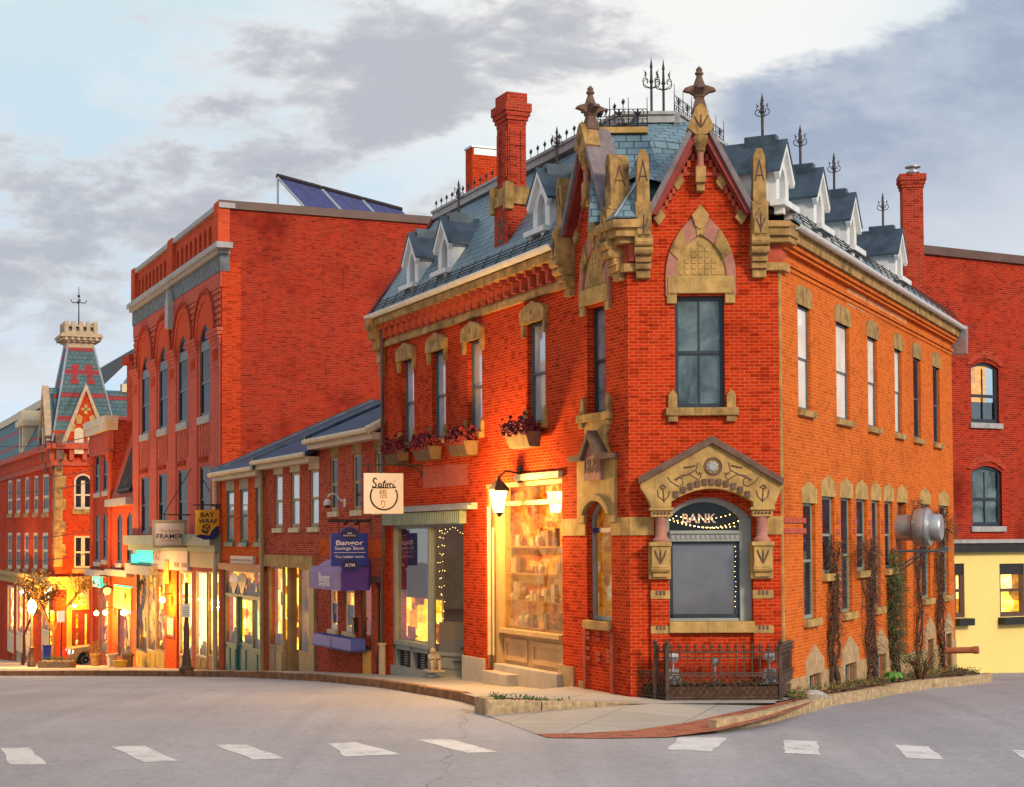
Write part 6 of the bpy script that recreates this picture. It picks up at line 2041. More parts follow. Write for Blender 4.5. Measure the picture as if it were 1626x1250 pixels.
# ================================================================== narrow building before the side street
u20, u2m, u21 = WL.u(145, 850), WL.u(177, 850), uA0
b2 = thing('brick_building', 'narrow dark brick building with tall arched windows and a pale moulded cornice', 'building', WL.P((u20 + u21) / 2, gz(u20), -4))
zc2 = zmean(WL, [(142, 687), (176, 671)])
wr1 = [(*WL.rect(151.5, 720, 159, 783), .3, 'seg', .2), (*WL.rect(164.5, 718, 171.5, 780), .3, 'seg', .2)]
wr2 = [(*WL.rect(151.5, 816, 159, 892), .3, 'seg', .2), (*WL.rect(163.5, 815, 170.5, 889), .3, 'seg', .2)]
wr3 = [(*WL.rect(186, 815, 194.5, 894), .3, 'seg', .2), (*WL.rect(201.5, 813, 210.5, 894), .3, 'seg', .2)]
gb2 = gz((u20 + u21) / 2)
s2o = [(WL.u(157, 990), WL.u(172, 990), gb2 - .3, WL.z(165, 925), 0, 'seg', .4), (WL.u(187, 990), WL.u(208, 990), gb2 - .3, WL.z(198, 964), 0, 'seg', .4)]
mb = MB(); wall_mesh(mb, WL, u20, u2m, -7, zc2 - .2, wr1 + wr2 + s2o[:1], .2)
mb.face([WL.P(u2m, -7), WL.P(u2m, -7, -9), WL.P(u2m, zc2 + .2, -9), WL.P(u2m, zc2 + .2)])
mb.face([WL.P(u20, -7), WL.P(u20, zc2 + .2), WL.P(u20, zc2 + .2, -9), WL.P(u20, -7, -9)])
mb.face([WL.P(u20, zc2 - .1, .1), WL.P(u2m, zc2 - .1, .1), WL.P(u2m, zc2 - .1, -9), WL.P(u20, zc2 - .1, -9)])
mb.build('wall', 'brick_dark', b2)
zb2 = WL.z(195, 792)
mb = MB(); wall_mesh(mb, WL, u2m + .01, u21, -7, zb2, wr3 + s2o[1:], .2); mb.build('wall', 'brick_smooth', b2)
for w_ in wr1 + wr2 + wr3: window(b2, WL, w_, 'dark_frame', 'pane_dark', r=.03, fw=.1, proud=.005, sill='stone_grey', sh=.25)
mb = MB(); mb.wbox(WL, u20 - .35, u2m + .2, zc2, zc2 + .4, -.3, .4); mb.wbox(WL, u20 - .2, u2m + .1, zc2 - .35, zc2, -.3, .35); mb.build('cornice', 'cream_paint', b2)
mb = MB(); mb.wbox(WL, u20 - .1, u2m + .05, zc2 - 1.5, zc2 - .35, -.1, .12)
for k in range(14): u = u20 + (u2m - u20) * (k + .5) / 14; mb.wbox(WL, u - .12, u + .12, zc2 - 1.3, zc2 - .55, .12, .2)
mb.build('brick_frieze', 'terracotta', b2)
for u in (u20 + .25, u2m - .3):
    mb = MB(); mb.wbox(WL, u - .28, u + .28, -7, zc2 - 1.9, -.05, .08); mb.wbox(WL, u - .42, u + .42, zc2 - 1.9, zc2 - 1.5, -.05, .2); mb.build('pilaster', 'brick_smooth', b2)
# sloping attic with a barred skylight over the right half
mb = MB(); mb.face([WL.P(u2m, zb2, .05), WL.P(u21, zb2, .05), WL.P(u21, zb2 + 5.2, -1.5), WL.P(u2m, zb2 + 5.2, -1.5)])
mb.face([WL.P(u2m, zb2 + 5.2, -1.5), WL.P(u21, zb2 + 5.2, -1.5), WL.P(u21, zb2 + 5.2, -8), WL.P(u2m, zb2 + 5.2, -8)])
mb.build('attic_slope', 'terracotta', b2)
mb = MB(); 
P0_, P1_, P2_, P3_ = [WL.P(u, zb2 + dz, d) for u, dz, d in ((u2m + 2.2, .4, .05), (u21 - .6, .4, .05), (u21 - .6, 3.9, -.96), (u2m + 2.9, 3.9, -.96))]
mb.face([P0_, P1_, P2_, P3_]); sk = mb.build('skylight', 'pane_sky', b2)
mb = MB()
for k in range(6):
    f = k / 5; mb.tube([P0_.lerp(P1_, f), P3_.lerp(P2_, f)], .07, 4)
mb.tube([P0_, P1_], .1, 4); mb.tube([P3_, P2_], .1, 4)
mb.build('glazing_bars', 'iron', sk)
mb = MB(); mb.wbox(WL, u2m + .2, u21, zb2 - .35, zb2, -.1, .4); mb.build('ledge', 'stone_grey', b2)
mb = MB(); mb.wbox(WL, u21 - 1.6, u21 - .05, zb2 + 3.8, zb2 + 6.6, -1.4, .05); mb.wbox(WL, u21 - 1.8, u21 - .02, zb2 + 6.6, zb2 + 7.0, -1.5, .25); mb.build('parapet_pier', 'brick_dark', b2)
mb = MB(); mb.wbox(WL, u20 - .1, u2m, WL.z(160, 915), WL.z(160, 905), -.1, .35); mb.wbox(WL, u2m, u21, WL.z(195, 915), WL.z(195, 905), -.1, .35); mb.build('shop_cornice', 'stone_grey', b2)
mb = MB(); mb.wbox(WL, WL.u(150, 920), WL.u(163, 920), WL.z(156, 932), WL.z(156, 911), -.05, .12); mb.build('sign_panel', 'lit_teal', b2)
q = WL.rect(178.5, 930, 206, 964, .15)
mb = MB(); mb.wbox(WL, q[0], q[1], q[2] + 1.0, q[3], -.05, .08); mb.build('sign_panel', 'lit_teal', b2)
mb = MB(); mb.wbox(WL, q[0], q[1], q[2] - .1, q[2] + 1.0, -.05, .09); mb.build('sign_panel', 'yellow_panel', b2)
mb = MB(); mb.wbox(WL, q[0] + 1.3, q[1] - 1.3, q[2] + .7, q[3] - .6, .08, .12); fr = mb.build('framed_sign', 'brown_metal', b2)
mb = MB(); mb.wbox(WL, q[0] + 1.6, q[1] - 1.6, q[2] + .9, q[3] - .8, .12, .13); mb.build('sign_face', 'lit_amber', fr)
for o_, dm in zip(s2o, ('shop_gold', 'shop_dim')): shop_pane(b2, WL, o_, dm, 'brown_metal', 'red_trim', .9, r=.04, depth=.6)

# ================================================================== corner building with the tower
uT = WL.u(88, 900)
cT = WL.P(uT, 0).xy
WF = Wall(cT, dX)                      # face towards the cross street
tw = thing('tower_building', 'victorian brick corner building with banded slate mansard and a steep square tower', 'building', (cT.x, cT.y + 4, g(cT.y)))
gT = g(cT.y)
zeT = zmean(WL, [(10, 733), (58, 721)])
def wl(x0, yt, x1, yb, rise=.0, kind='pointed'): return (*WL.rect(x0, yt, x1, yb), rise, kind, .25)
wt1 = [wl(x - 3.3, 762 - i * 2.4, x + 3.3, 816 - i * .5, .5) for i, x in enumerate((16, 29, 43, 57.5))] + [wl(68, 752, 77.5, 814, .5)]
wt2 = [wl(x - 3.3, 846, x + 3.3, 903) for x in (15.5, 29, 42, 56)] + [wl(67, 846, 76, 903)]
wt3 = [wl(x - 5, 930, x + 5, 1036) for x in (17, 31, 45)] + [wl(66, 930, 78, 1036)]
uE = WL.u(-40, 900)
mb = MB(); wall_mesh(mb, WL, uE, uT, -9, zeT, wt1 + wt2 + wt3, .25)
Lf = 16.0
wf1 = [(*WF.rect(117.5, 752, 146.5, 809), .45, 'seg', .2)]
wf2 = [(*WF.rect(117.5, 851, 146.5, 903), 0, 'seg', .2)]
wf3 = [(*WF.rect(115, 969, 144, 1046), 0, 'seg', .3)]
wall_mesh(mb, WF, 0, Lf, -9, zeT, wf1 + wf2 + wf3, .2)
mb.build('wall', 'brick_face', tw)
for w_ in wt1 + wt2: window(tw, WL, w_, 'cream_paint', 'pane_dark', r=.03, fw=.2, proud=.005, sill='sandstone', sh=.3)
for w_ in wt3: shop_pane(tw, WL, w_, 'shop_bright', 'cream_paint', 'cream_paint', 1.3, r=.04, depth=.6, fw=.15)
for w_ in wf1 + wf2: window(tw, WF, w_, 'cream_paint', 'pane_dark', r=.06, fw=.12, nx=2, mull=.24, sill='sandstone', sh=.3)
shop_pane(tw, WF, wf3[0], 'shop_gold', 'red_trim', None, r=.1, depth=.5, fw=.22, name='shop_doors')
mb = MB(); mb.wbox(WF, (wf3[0][0] + wf3[0][1]) / 2 - .2, (wf3[0][0] + wf3[0][1]) / 2 + .2, wf3[0][2], wf3[0][3], -.16, -.04); mb.wbox(WF, wf3[0][0], wf3[0][1], wf3[0][2], wf3[0][2] + .9, -.16, -.05); mb.build('door_post', 'red_trim', tw)
mb = MB(); mb.wbox(WF, .7, WF.u(149, 930), WF.z(130, 968), WF.z(130, 936), -.1, .05); mb.wbox(WF, .7, WF.u(114, 990), -8, WF.z(130, 968), -.1, .04); mb.build('yellow_panel', 'yellow_panel', tw)
for W_, L0, L1 in ((WL, uE, uT + .3), (WF, -.3, Lf)):
    mb = MB(); z_ = WL.z(50, 918); mb.wbox(W_, L0, L1, z_ - .5, z_ + .05, -.1, .25); mb.wbox(W_, L0, L1, z_ + .05, z_ + .3, -.1, .5); mb.build('shop_cornice', 'sandstone_light', tw)
    mb = MB(); mb.wbox(W_, L0, L1, zeT - .25, zeT + .1, -.1, .6); mb.wbox(W_, L0, L1, zeT - 1.3, zeT - .95, -.1, .15)
    n = int((L1 - L0) / .8)
    for k in range(n): u = L0 + (L1 - L0) * (k + .5) / n; mb.wbox(W_, u - .14, u + .14, zeT - .95, zeT - .25, .0, .38)
    mb.build('corbel_cornice', 'terracotta', tw)
# quoins, oriel brackets
mb = MB()
for k in range(12):
    z = WL.z(86, 900) + k * .72
    if z > zeT - 1: break
    w_ = .62 if k % 2 else .42
    mb.wbox(WF, -.02, w_, z, z + .7, -.1, .05); mb.wbox(WL, uT - w_ * 1.6, uT + .02, z, z + .7, -.1, .05)
mb.build('quoin', 'sandstone', tw)
for W_, us_2 in ((WL, (uT - 3.3, uT - .4)), (WF, (.2, 2.8))):
    for u in us_2:
        mb = MB(); mb.wbox(W_, u - .3, u + .3, zeT - .2, zeT + .6, -.1, .6); mb.wbox(W_, u - .24, u + .24, zeT - .9, zeT - .2, -.1, .4); mb.wbox(W_, u - .16, u + .16, zeT - 1.6, zeT - .9, -.1, .2); mb.build('bracket', 'sandstone_dark', tw)
# banded mansard on the street side and the side-street side
zm = zmean(WL, [(5, 656), (60, 641)])
mb = MB()
mb.face([WL.P(uE, zeT + .1, .5), WL.P(uT, zeT + .1, .5), WL.P(uT, zm, -1.3), WL.P(uE, zm, -1.3)])
zm2 = zm
mb.face([WF.P(0, zeT + .1, .5), WF.P(Lf, zeT + .1, .5), WF.P(Lf, zm2, -1.3), WF.P(0, zm2, -1.3)])
mb.build('mansard', 'slate_banded', tw)
mb = MB(); mb.wbox(WL, uE, uT - 3.6, zm - .1, zm + .45, -1.6, -1.1); mb.wbox(WF, 4.3, Lf, zm - .1, zm + .45, -1.6, -1.1); mb.build('roof_curb', 'cream_paint', tw)
mb = MB()
A_, B_ = WL.P(uE, zm + .45, -1.5), WL.P(uT - 3.6, zm + .45, -1.5)
B2q = WF.P(4.4, zm + .45, -1.5)
ridge0, ridge1 = WL.P(uE + 8, zm + 3.0, -9), WF.P(8, zm + 4.6, -9)
mb.face([A_, B_, ridge1, ridge0]); mb.face([B2q, WF.P(Lf, zm + .45, -1.5), WF.P(Lf, zm + 4.6, -9), ridge1])
mb.build('upper_roof', 'slate_plain', tw)
# dormer
uD_ = WL.u(38, 690, .3); zd0, zd1 = WL.z(38, 717, .5), WL.z(38, 655, .5)
mb = MB()
for s in (-1, 1): mb.wbox(WL, uD_ + s * .8 - .22, uD_ + s * .8 + .22, zd0, zd1 - .8, -1.6, .5)
mb.wbox(WL, uD_ - .58, uD_ + .58, zd0, zd0 + .25, -1.6, .45)
mb.wbox(WL, uD_ - 1.25, uD_ + 1.25, zd1 - .9, zd1 - .5, -1.8, .75)
mb.wprism(WL, [(uD_ - 1.2, zd1 - .5), (uD_ + 1.2, zd1 - .5), (uD_ + .9, zd1 + .2), (uD_ - .9, zd1 + .2)], -1.8, .6)
dm_ = mb.build('dormer', 'cream_paint', tw)
mb = MB(); mb.face([WL.P(uD_ - .6, zd0 + .2, .3), WL.P(uD_ + .6, zd0 + .2, .3), WL.P(uD_ + .6, zd1 - .8, .3), WL.P(uD_ - .6, zd1 - .8, .3)]); mb.build('pane', 'pane_sky', dm_)
m_plain('cream_aged', (.46, .34, .22), .75, .15, 3.0, streak=.4)
# tower: four sloping faces, cornice, crown
bw_ = WF.u(187, 690) ; zt0 = zeT + .2; zt1 = WF.z(131, 546)
tA = WF.u(111.5, 546); tB = WF.u(152.5, 546)
def tc_(u, z, d): return WF.P(u, z, d)
inB = -.2
base = [tc_(-.25, zt0, .25), tc_(bw_, zt0, .25), tc_(bw_, zt0, -bw_), tc_(-.25, zt0, -bw_)]
tw_ = tB - tA; off = (bw_ - tw_) / 2
c_u = (bw_ - .25) / 2; c_d = -(bw_ - .25) / 2
th = tw_ / 2
tc_u = (tA + tB) / 2
topr = [tc_(tc_u - th, zt1, c_d + th), tc_(tc_u + th, zt1, c_d + th), tc_(tc_u + th, zt1, c_d - th), tc_(tc_u - th, zt1, c_d - th)]
mb = MB()
for i in range(4): mb.face([base[i], base[(i + 1) % 4], topr[(i + 1) % 4], topr[i]])
mb.face(topr)
tr = mb.build('tower_roof', 'slate_banded', tw)
mb = MB()
for i in range(4): mb.tube([base[i], topr[i]], .07, 5)
mb.build('hip_flashing', 'zinc', tr)
mb = MB()    # red slate figures
for f in (.3, .7):
    for (z0, z1, hw_) in ((.60, .64, .25), (.64, .76, .14), (.76, .80, .25)):
        a = lambda t, s: base[0].lerp(base[1], f).lerp(topr[0].lerp(topr[1], f), t) + Vector((dX.x, dX.y, 0)) * s + Vector((WF.n.x, WF.n.y, 0)) * .03
        mb.face([a(z0, -hw_), a(z0, hw_), a(z1, hw_), a(z1, -hw_)])
m_plain('slate_red', (.30, .014, .018), .7, .15, 3.0)
mb.build_each('slate_figure', 'slate_red', tr)
cen_t = sum(topr, Vector()) / 4
ro = math.atan2(dX.y, dX.x)
mb = MB()
for z0, z1, w_ in ((-.15, .2, tw_ + .1), (.2, .35, tw_ + .4), (.35, .5, tw_ + .7), (.5, .66, tw_ + 1.05), (.66, .74, tw_ + .85)): mb.box((cen_t.x, cen_t.y, zt1 + (z0 + z1) / 2), (w_, w_, z1 - z0), ro)
for s in range(4):
    for k in range(6):
        a = ro + s * math.pi / 2; dx = Vector((math.cos(a), math.sin(a), 0)); dy = Vector((-dx.y, dx.x, 0))
        c = cen_t + dy * -(tw_ / 2 + .32) + dx * ((k - 2.5) * .38); mb.box((c.x, c.y, zt1 + .4), (.16, .3, .22), a)
mb.build('tower_cornice', 'cream_aged', tw)
mb = MB()
for s in range(4):
    a = ro + s * math.pi / 2; dx = Vector((math.cos(a), math.sin(a), 0)); dy = Vector((-dx.y, dx.x, 0))
    for k in range(5):
        c = cen_t + dy * -(tw_ / 2 + .1) + dx * ((k - 2) * .46); mb.box((c.x, c.y, zt1 + 1.12), (.24, .24, .82), a)
    c = cen_t + dy * -(tw_ / 2 + .1); mb.box((c.x, c.y, zt1 + .82), (tw_ + .42, .18, .18), a); mb.box((c.x, c.y, zt1 + 1.25), (tw_ + .42, .12, .12), a)
mb.build('tower_crown', 'cream_aged', tw)
mb = MB(); mb.box((cen_t.x, cen_t.y, zt1 + 1.05), (tw_ - .1, tw_ - .1, .6), ro); mb.build('lantern_core', 'slate_frame', tw)
mb = MB(); b_ = Vector((cen_t.x, cen_t.y, zt1 + 1.2))
mb.tube([b_, b_ + Vector((0, 0, 2.7))], [.05, .02], 5); mb.blob(b_ + Vector((0, 0, 2.1)), .1, 6, 0)
for k in range(4):
    a = ro + k * math.pi / 2; dx = Vector((math.cos(a), math.sin(a), 0)); mb.tube([b_ + Vector((0, 0, 1.7)), b_ + dx * .4 + Vector((0, 0, 1.65)), b_ + dx * .5 + Vector((0, 0, 1.85))], .03, 4)
mb.build('weathervane', 'iron', tw)
# tower gables
def t_gable(W, px, uc, hw, zb, za, d=.45):
    m = MB(); m.wprism(W, [(uc - hw, zb), (uc + hw, zb), (uc + .02, za), (uc - .02, za)], -2.5, d); o = m.build('tower_gable', 'brick_face', tw)
    m = MB()
    for s in (-1, 1): m.wprism(W, [(uc, za + .3), (uc, za - .15), (uc + s * (hw - .1), zb), (uc + s * (hw + .2), zb)], d - .25, d + .15)
    m.build('gable_coping', 'cream_aged', o)
    m = MB()
    for s in (-1, 1): m.wprism(W, [(uc, za + .16), (uc, za - .1), (uc + s * (hw - .1), zb), (uc + s * (hw + .1), zb)], -2.4, d - .25)
    m.build('gable_roof', 'slate_plain', o)
    m = MB()
    for s in (-.5, .5):
        ap = arch_pts(uc + s * hw * .62 - .28, uc + s * hw * .62 + .28, zb + (za - zb) * .22, .28, 'seg', 8)
        m.wprism(W, [(ap[0][0], zb - .6)] + ap + [(ap[-1][0], zb - .6)], d, d + .03, 1)
        for q in ((-.42, .28), (.42, .28), (0, .42)): m.wprism(W, [(uc + s * hw * .62 + q[0] - .14, zb + (za - zb) * q[1] - .2), (uc + s * hw * .62 + q[0] + .14, zb + (za - zb) * q[1] - .2), (uc + s * hw * .62 + q[0] + .2, zb + (za - zb) * q[1] + .25), (uc + s * hw * .62 + q[0], zb + (za - zb) * q[1] + .4), (uc + s * hw * .62 + q[0] - .2, zb + (za - zb) * q[1] + .25)], d, d + .05, 0)
    zc_ = zb + (za - zb) * .62
    m.wbox(W, uc - .3, uc + .3, zc_ - .09, zc_ + .09, d, d + .05, 0); m.wbox(W, uc - .09, uc + .09, zc_ - .3, zc_ + .3, d, d + .05, 0)
    m.build('gable_stones', ['sandstone_light', 'cream_paint'], o)
ug = WF.u(136, 690, .45)
t_gable(WF, 0, ug, WF.u(170, 700, .45) - ug, WF.z(136, 706, .45), WF.z(136, 616, .45))
ugl = WL.u(72, 690, .4)
t_gable(WL, 0, uT - 2.0, 1.75, WL.z(72, 702, .4), WL.z(74, 618, .4))
# base walling of the tower between roof and gables
mb = MB(); mb.wbox(WF, -.2, bw_, zeT - .2, zeT + .9, -4, .2); mb.build('tower_base', 'brick_face', tw)
mb = MB()
for k, x in enumerate((.25, 2.2)): pass

# ================================================================== right-hand background buildings
r_ = ray(1570, 1060); pB = CAM + r_ * (54.6 / r_.y)
WB = Wall((pB.x, pB.y), (.874, .485))
zBt = WB.z(1545, 412)
rb = thing('brick_building', 'plain red brick building rising behind the bank with two blue-grey sash windows', 'building', (pB.x + 3, pB.y + 5, g(pB.y)))
uL_ = WB.u(1457, 700); uR_ = uL_ + 26
wb1 = (*WB.rect(1541.5, 576, 1586, 672), .2, 'seg', .2); wb2 = (*WB.rect(1543.5, 740, 1591, 836), .2, 'seg', .2)
mb = MB(); wall_mesh(mb, WB, uL_, uR_, -4, zBt, [wb1, wb2], .2)
mb.face([WB.P(uL_, -4, 0), WB.P(uL_, zBt, 0), WB.P(uL_, zBt, -10), WB.P(uL_, -4, -10)])
mb.face([WB.P(uL_, zBt, 0), WB.P(uR_, zBt, 0), WB.P(uR_, zBt, -10), WB.P(uL_, zBt, -10)])
mb.build('wall', 'brick_rubble', rb)
mb = MB(); mb.wbox(WB, uL_, uR_, zBt, zBt + .28, -.4, .12); mb.build('parapet_cap', 'brown_metal', rb)
for w_, pm in ((wb1, 'glass_shop'), (wb2, 'pane_teal')):
    wi = window(rb, WB, w_, 'dark_frame', pm, r=.12, fw=.11, nx=2, sill='stone_grey', sh=.18)
    m = MB(); a = arch_pts(w_[0] - .05, w_[1] + .05, w_[3] - .12, .26, 'seg', 12); b = arch_pts(w_[0] - .22, w_[1] + .22, w_[3] - .08, .48, 'seg', 12)
    for j in range(12): m.wprism(WB, [a[j], a[j + 1], b[j + 1], b[j]], -.05, .045)
    m.build('brick_arch', 'brick_dark', wi)
m = MB(); m.face([WB.P(wb1[0] - .3, wb1[2] + .7, -.9), WB.P(wb1[1] + .3, wb1[2] + .7, -.9), WB.P(wb1[1] + .3, wb1[3], -.9), WB.P(wb1[0] - .3, wb1[3], -.9)]); m.build('lit_room', 'room_warm', rb)
m = MB(); m.face([WB.P(wb1[0] - .3, wb1[2] - .1, -.5), WB.P(wb1[1] + .3, wb1[2] - .1, -.5), WB.P(wb1[1] + .3, wb1[2] + .75, -.5), WB.P(wb1[0] - .3, wb1[2] + .75, -.5)]); m.build('room_lining', 'dark_room', rb)
WY = Wall(WB.P(0, 0, .35).xy, WB.e)
zY = WY.z(1570, 873); uYl = WY.u(1500, 900)
wy = [(*WY.rect(1516, 895, 1531.5, 981), 0, 'seg', .2), (*WY.rect(1587.5, 895, 1627, 979), 0, 'seg', .2)]
yb = thing('yellow_annex', 'low yellow-painted brick annex with a dark cornice and brown lit windows', 'building', (pB.x + 2, pB.y + 1, g(pB.y)))
mb = MB(); wall_mesh(mb, WY, uYl, uYl + 22, -4, zY, wy, .2); mb.face([WY.P(uYl, zY, 0), WY.P(uYl + 22, zY, 0), WY.P(uYl + 22, zY, -.9), WY.P(uYl, zY, -.9)]); mb.build('wall', 'brick_yellow_paint', yb)
mb = MB(); mb.wbox(WY, uYl, uYl + 22, zY - .08, zY + .22, -.6, .22); mb.build('cornice', 'black_paint', yb)
mb = MB(); mb.wbox(WY, uYl, uYl + 22, zY + .22, zY + .34, -.6, .3); mb.build('cornice_cap', 'stone_grey', yb)
for w_ in wy:
    wi = window(yb, WY, w_, 'brown_metal', 'glass_clear', r=.1, fw=.12, rail=True)
    m = MB(); m.wbox(WY, w_[0] - .1, w_[1] + .15, w_[2] - .25, w_[2] - .02, -.1, .3); m.build('sill', 'black_paint', wi)
    m = MB(); m.wbox(WY, w_[0], w_[1], w_[3] - .36, w_[3], -.13, -.05); m.build('head_board', 'black_paint', wi)
    m = MB(); m.face([WY.P(w_[0] - .3, w_[2] - .1, -.3), WY.P(w_[1] + .1, w_[2] - .1, -.3), WY.P(w_[1] + .1, w_[3], -.3), WY.P(w_[0] - .3, w_[3], -.3)]); m.build('lit_room', 'room_warm', wi)

# ================================================================== the other side of the street (unseen, added for the panes to mirror)
WO = Wall(WL.P(10, 0, 15.5).xy, dL)
ob = thing('long_building', 'long pale plastered block with rows of sash windows added unseen across the street', 'building', WO.P(25, -1, -3))
oo = []
for fl in range(3):
    for k in range(14): oo.append((2 + k * 3.5, 3.4 + k * 3.5, 3.2 + fl * 3.3 - k * .22, 5.3 + fl * 3.3 - k * .22, 0, 'seg', .15))
mb = MB(); mb.face([WO.P(0, -6), WO.P(52, -6), WO.P(52, 11), WO.P(0, 13.5)]); mb.face([WO.P(0, 13.5), WO.P(52, 11), WO.P(52, 11, -10), WO.P(0, 13.5, -10)]); mb.face([WO.P(0, -6), WO.P(0, 13.5), WO.P(0, 13.5, -10), WO.P(0, -6, -10)]); mb.build('wall', 'sign_cream', ob)
for o in oo:
    mb = MB(); mb.wbox(WO, o[0], o[1], o[2], o[3], -.02, .04); wi = mb.build('window', 'cream_paint', ob)
    mb = MB(); mb.wbox(WO, o[0] + .12, o[1] - .12, o[2] + .12, o[3] - .12, .04, .05); mb.build('pane', 'pane_blind_sky', wi)
mb = MB(); mb.wbox(WO, 0, 52, .6, 2.6, .0, .2); mb.build('shop_fascia', 'cream_paint', ob)
# ================================================================== hanging signs
def bracket(W, u0, u1, z, parent, r=.022, scroll=True):
    m = MB()
    m.tube([W.P(u0, z, 0), W.P(u1, z, 0)], r, 6)
    m.tube([W.P(u1, z - .35, 0), W.P(u1, z + .12, 0)], r, 6)
    if scroll:
        m.tube([W.P(u1 - .02 - .5 * (1 - math.cos(t)), z - .3 + .28 * math.sin(t), 0) for t in [k * .16 for k in range(10)]], r * .7, 5)
        m.tube([W.P(u1 - .2 + .09 * math.cos(t) * (1 - t / 9), z - .12 + .09 * math.sin(t) * (1 - t / 9), 0) for t in [k * .5 for k in range(15)]], r * .6, 4)
    m.build('bracket', 'iron', parent)
def hooks(W, us, z0, z1, parent):
    m = MB()
    for u in us: m.tube([W.P(u, z0, 0), W.P(u, z1, 0)], .015, 5)
    m.build('hanger', 'iron', parent)

# white square sign
X = cross_wall(WL.u(671, 742))
u0, u1, z0, z1 = X.rect(577.5, 751.5, 640, 816)
t = thing('hanging_sign', 'white square sign with black script and a broken ring, hung from an iron bracket', 'sign', X.P((u0 + u1) / 2, z0, 0))
m = MB(); m.wbox(X, u0, u1, z0, z1, -.03, .03); m.build('board', 'sign_white', t, bevel=.006)
bracket(X, u0 - .05, 0, z1 + .22, t); hooks(X, (u0 + .12, u1 - .1), z1 + .22, z1 - .05, t)
m = MB(); m.tube([X.P(u1 - .5, z1 + .25, 0), X.P(-.1, z1 + 1.0, .2), X.P(0, z1 + 1.05, .2)], .018, 5); m.build('stay_rod', 'iron', t)
uc, w_ = (u0 + u1) / 2, u1 - u0
# brush lettering drawn stroke by stroke (x,y in the board's 0..100 frame)
def stroke(W, fr, pts, r, mb_, d=.034):
    a0, a1, b0, b1 = fr
    # smooth through the points
    P_ = [Vector((x, y)) for x, y in pts]
    out = []
    for i in range(len(P_) - 1):
        p0, p1, p2, p3 = P_[max(i - 1, 0)], P_[i], P_[i + 1], P_[min(i + 2, len(P_) - 1)]
        for k in range(5):
            s = k / 5
            out.append(.5 * ((2 * p1) + (p2 - p0) * s + (2 * p0 - 5 * p1 + 4 * p2 - p3) * s * s + (3 * p1 - p0 - 3 * p2 + p3) * s ** 3))
    out.append(P_[-1])
    mb_.tube([W.P(a0 + (a1 - a0) * q.x / 100, b0 + (b1 - b0) * q.y / 100, d) for q in out], r, 5)
fr = (u0, u1, z0, z1)
m = MB()
S = [([(32, 84), (29, 87), (25, 86), (23, 80), (26, 76), (30, 72), (29, 66), (24, 65), (20, 68)], .018),
     ([(43, 73), (39, 74), (36, 69), (38, 65), (42, 68), (44, 73), (43, 66), (46, 65)], .016),
     ([(53, 83), (50, 74), (48, 66), (51, 65)], .017), ([(46, 76), (56, 77)], .013),
     ([(57, 73), (54, 70), (55, 65), (59, 66), (60, 71), (57, 74), (63, 73)], .015),
     ([(65, 75), (66, 65)], .016), ([(65, 70), (68, 75), (71, 74)], .014),
     ([(74, 74), (73, 67), (76, 65), (80, 68)], .016), ([(77, 80), (78, 81)], .018),
     ([(20, 63.5), (50, 63.2), (79, 64)], .012)]
for pts, r in S: stroke(X, fr, pts, r, m)
ring = [(50 + 34 * math.cos(a), 43 + 33 * math.sin(a)) for a in [math.radians(148 + k * (400 - 148) / 30 * .96) for k in range(31)]]
stroke(X, fr, ring, .022, m)
m.build('lettering', 'sign_black', t)
for ch, yy, hh in (('悟', 49, .21), ('り', 24, .21)):
    lettering(X, u0 + w_ * .48, z0 + (z1 - z0) * yy / 100, .032, ch, 'sign_brown', t, height=(z1 - z0) * hh, width=w_ * (.2 if ch == '悟' else .1))

# blue bank sign
X = cross_wall(WL.u(589, 830))
u0, u1, z0, z1 = X.rect(525, 847, 583.5, 899)
t = thing('hanging_sign', 'blue bank sign with white lettering, hung below an iron beam over the awning', 'sign', X.P((u0 + u1) / 2, z0, 0))
m = MB(); m.wbox(X, u0, u1, z0, z1, -.05, .05); m.build('board', 'bank_blue', t, bevel=.006)
uc = (u0 + u1) / 2; hw = (u1 - u0) / 2; hz = z1 - z0
m = MB()
for zc, a, b in ((z1 - .02, hw * .46, .17), (z0 + .03, hw * .42, .17)):
    m.wprism(X, [(uc + a * math.cos(k * math.pi / 12), zc + b * math.sin(k * math.pi / 12)) for k in range(24)], -.055, .058)
m.build_each('oval_plate', 'navy', t)
m = MB()
for zc, a, b in ((z1 - .02, hw * .52, .2), (z0 + .03, hw * .48, .2)):
    m.wprism(X, [(uc + a * math.cos(k * math.pi / 12), zc + b * math.sin(k * math.pi / 12)) for k in range(24)], -.05, .053)
m.build_each('oval_rim', 'bank_blue', t)
for tx_, f, wf_, hf in (('304', 1.0, .12, .055), ('MAIN STREET', .93, .34, .04), ('Bangor', .69, .74, .19), ('Savings Bank', .53, .80, .13), ('You matter more.', .29, .80, .085), ('ATM', .03, .27, .10)):
    lettering(X, uc, z0 + hz * f, .062 if f in (1.0, .93, .03) else .052, tx_, 'sign_white', t, width=2 * hw * wf_, height=hz * hf, bold=.018 if tx_ in ('Bangor', 'ATM') else .006)
m = MB(); m.wbox(X, uc - hw * .85, uc + hw * .85, z0 + hz * .405, z0 + hz * .42, .05, .056); m.build('rule', 'sign_white', t)
bracket(X, u0 - .08, 0.02, z1 + .36, t, .04, False); hooks(X, (uc - hw * .55, uc + hw * .55), z1 + .36, z1 - .05, t)
for s in (-.25, .35):
    m = MB(); c = X.P(uc + hw * s, z1 + .26, .12); m.lathe(c, [(.03, 0), (.07, .02), (.075, .12), (.03, .16)], 10, axis=Vector((-X.n.x * .6, -X.n.y * .6, .8))); m.build('spot_lamp', 'iron', t)

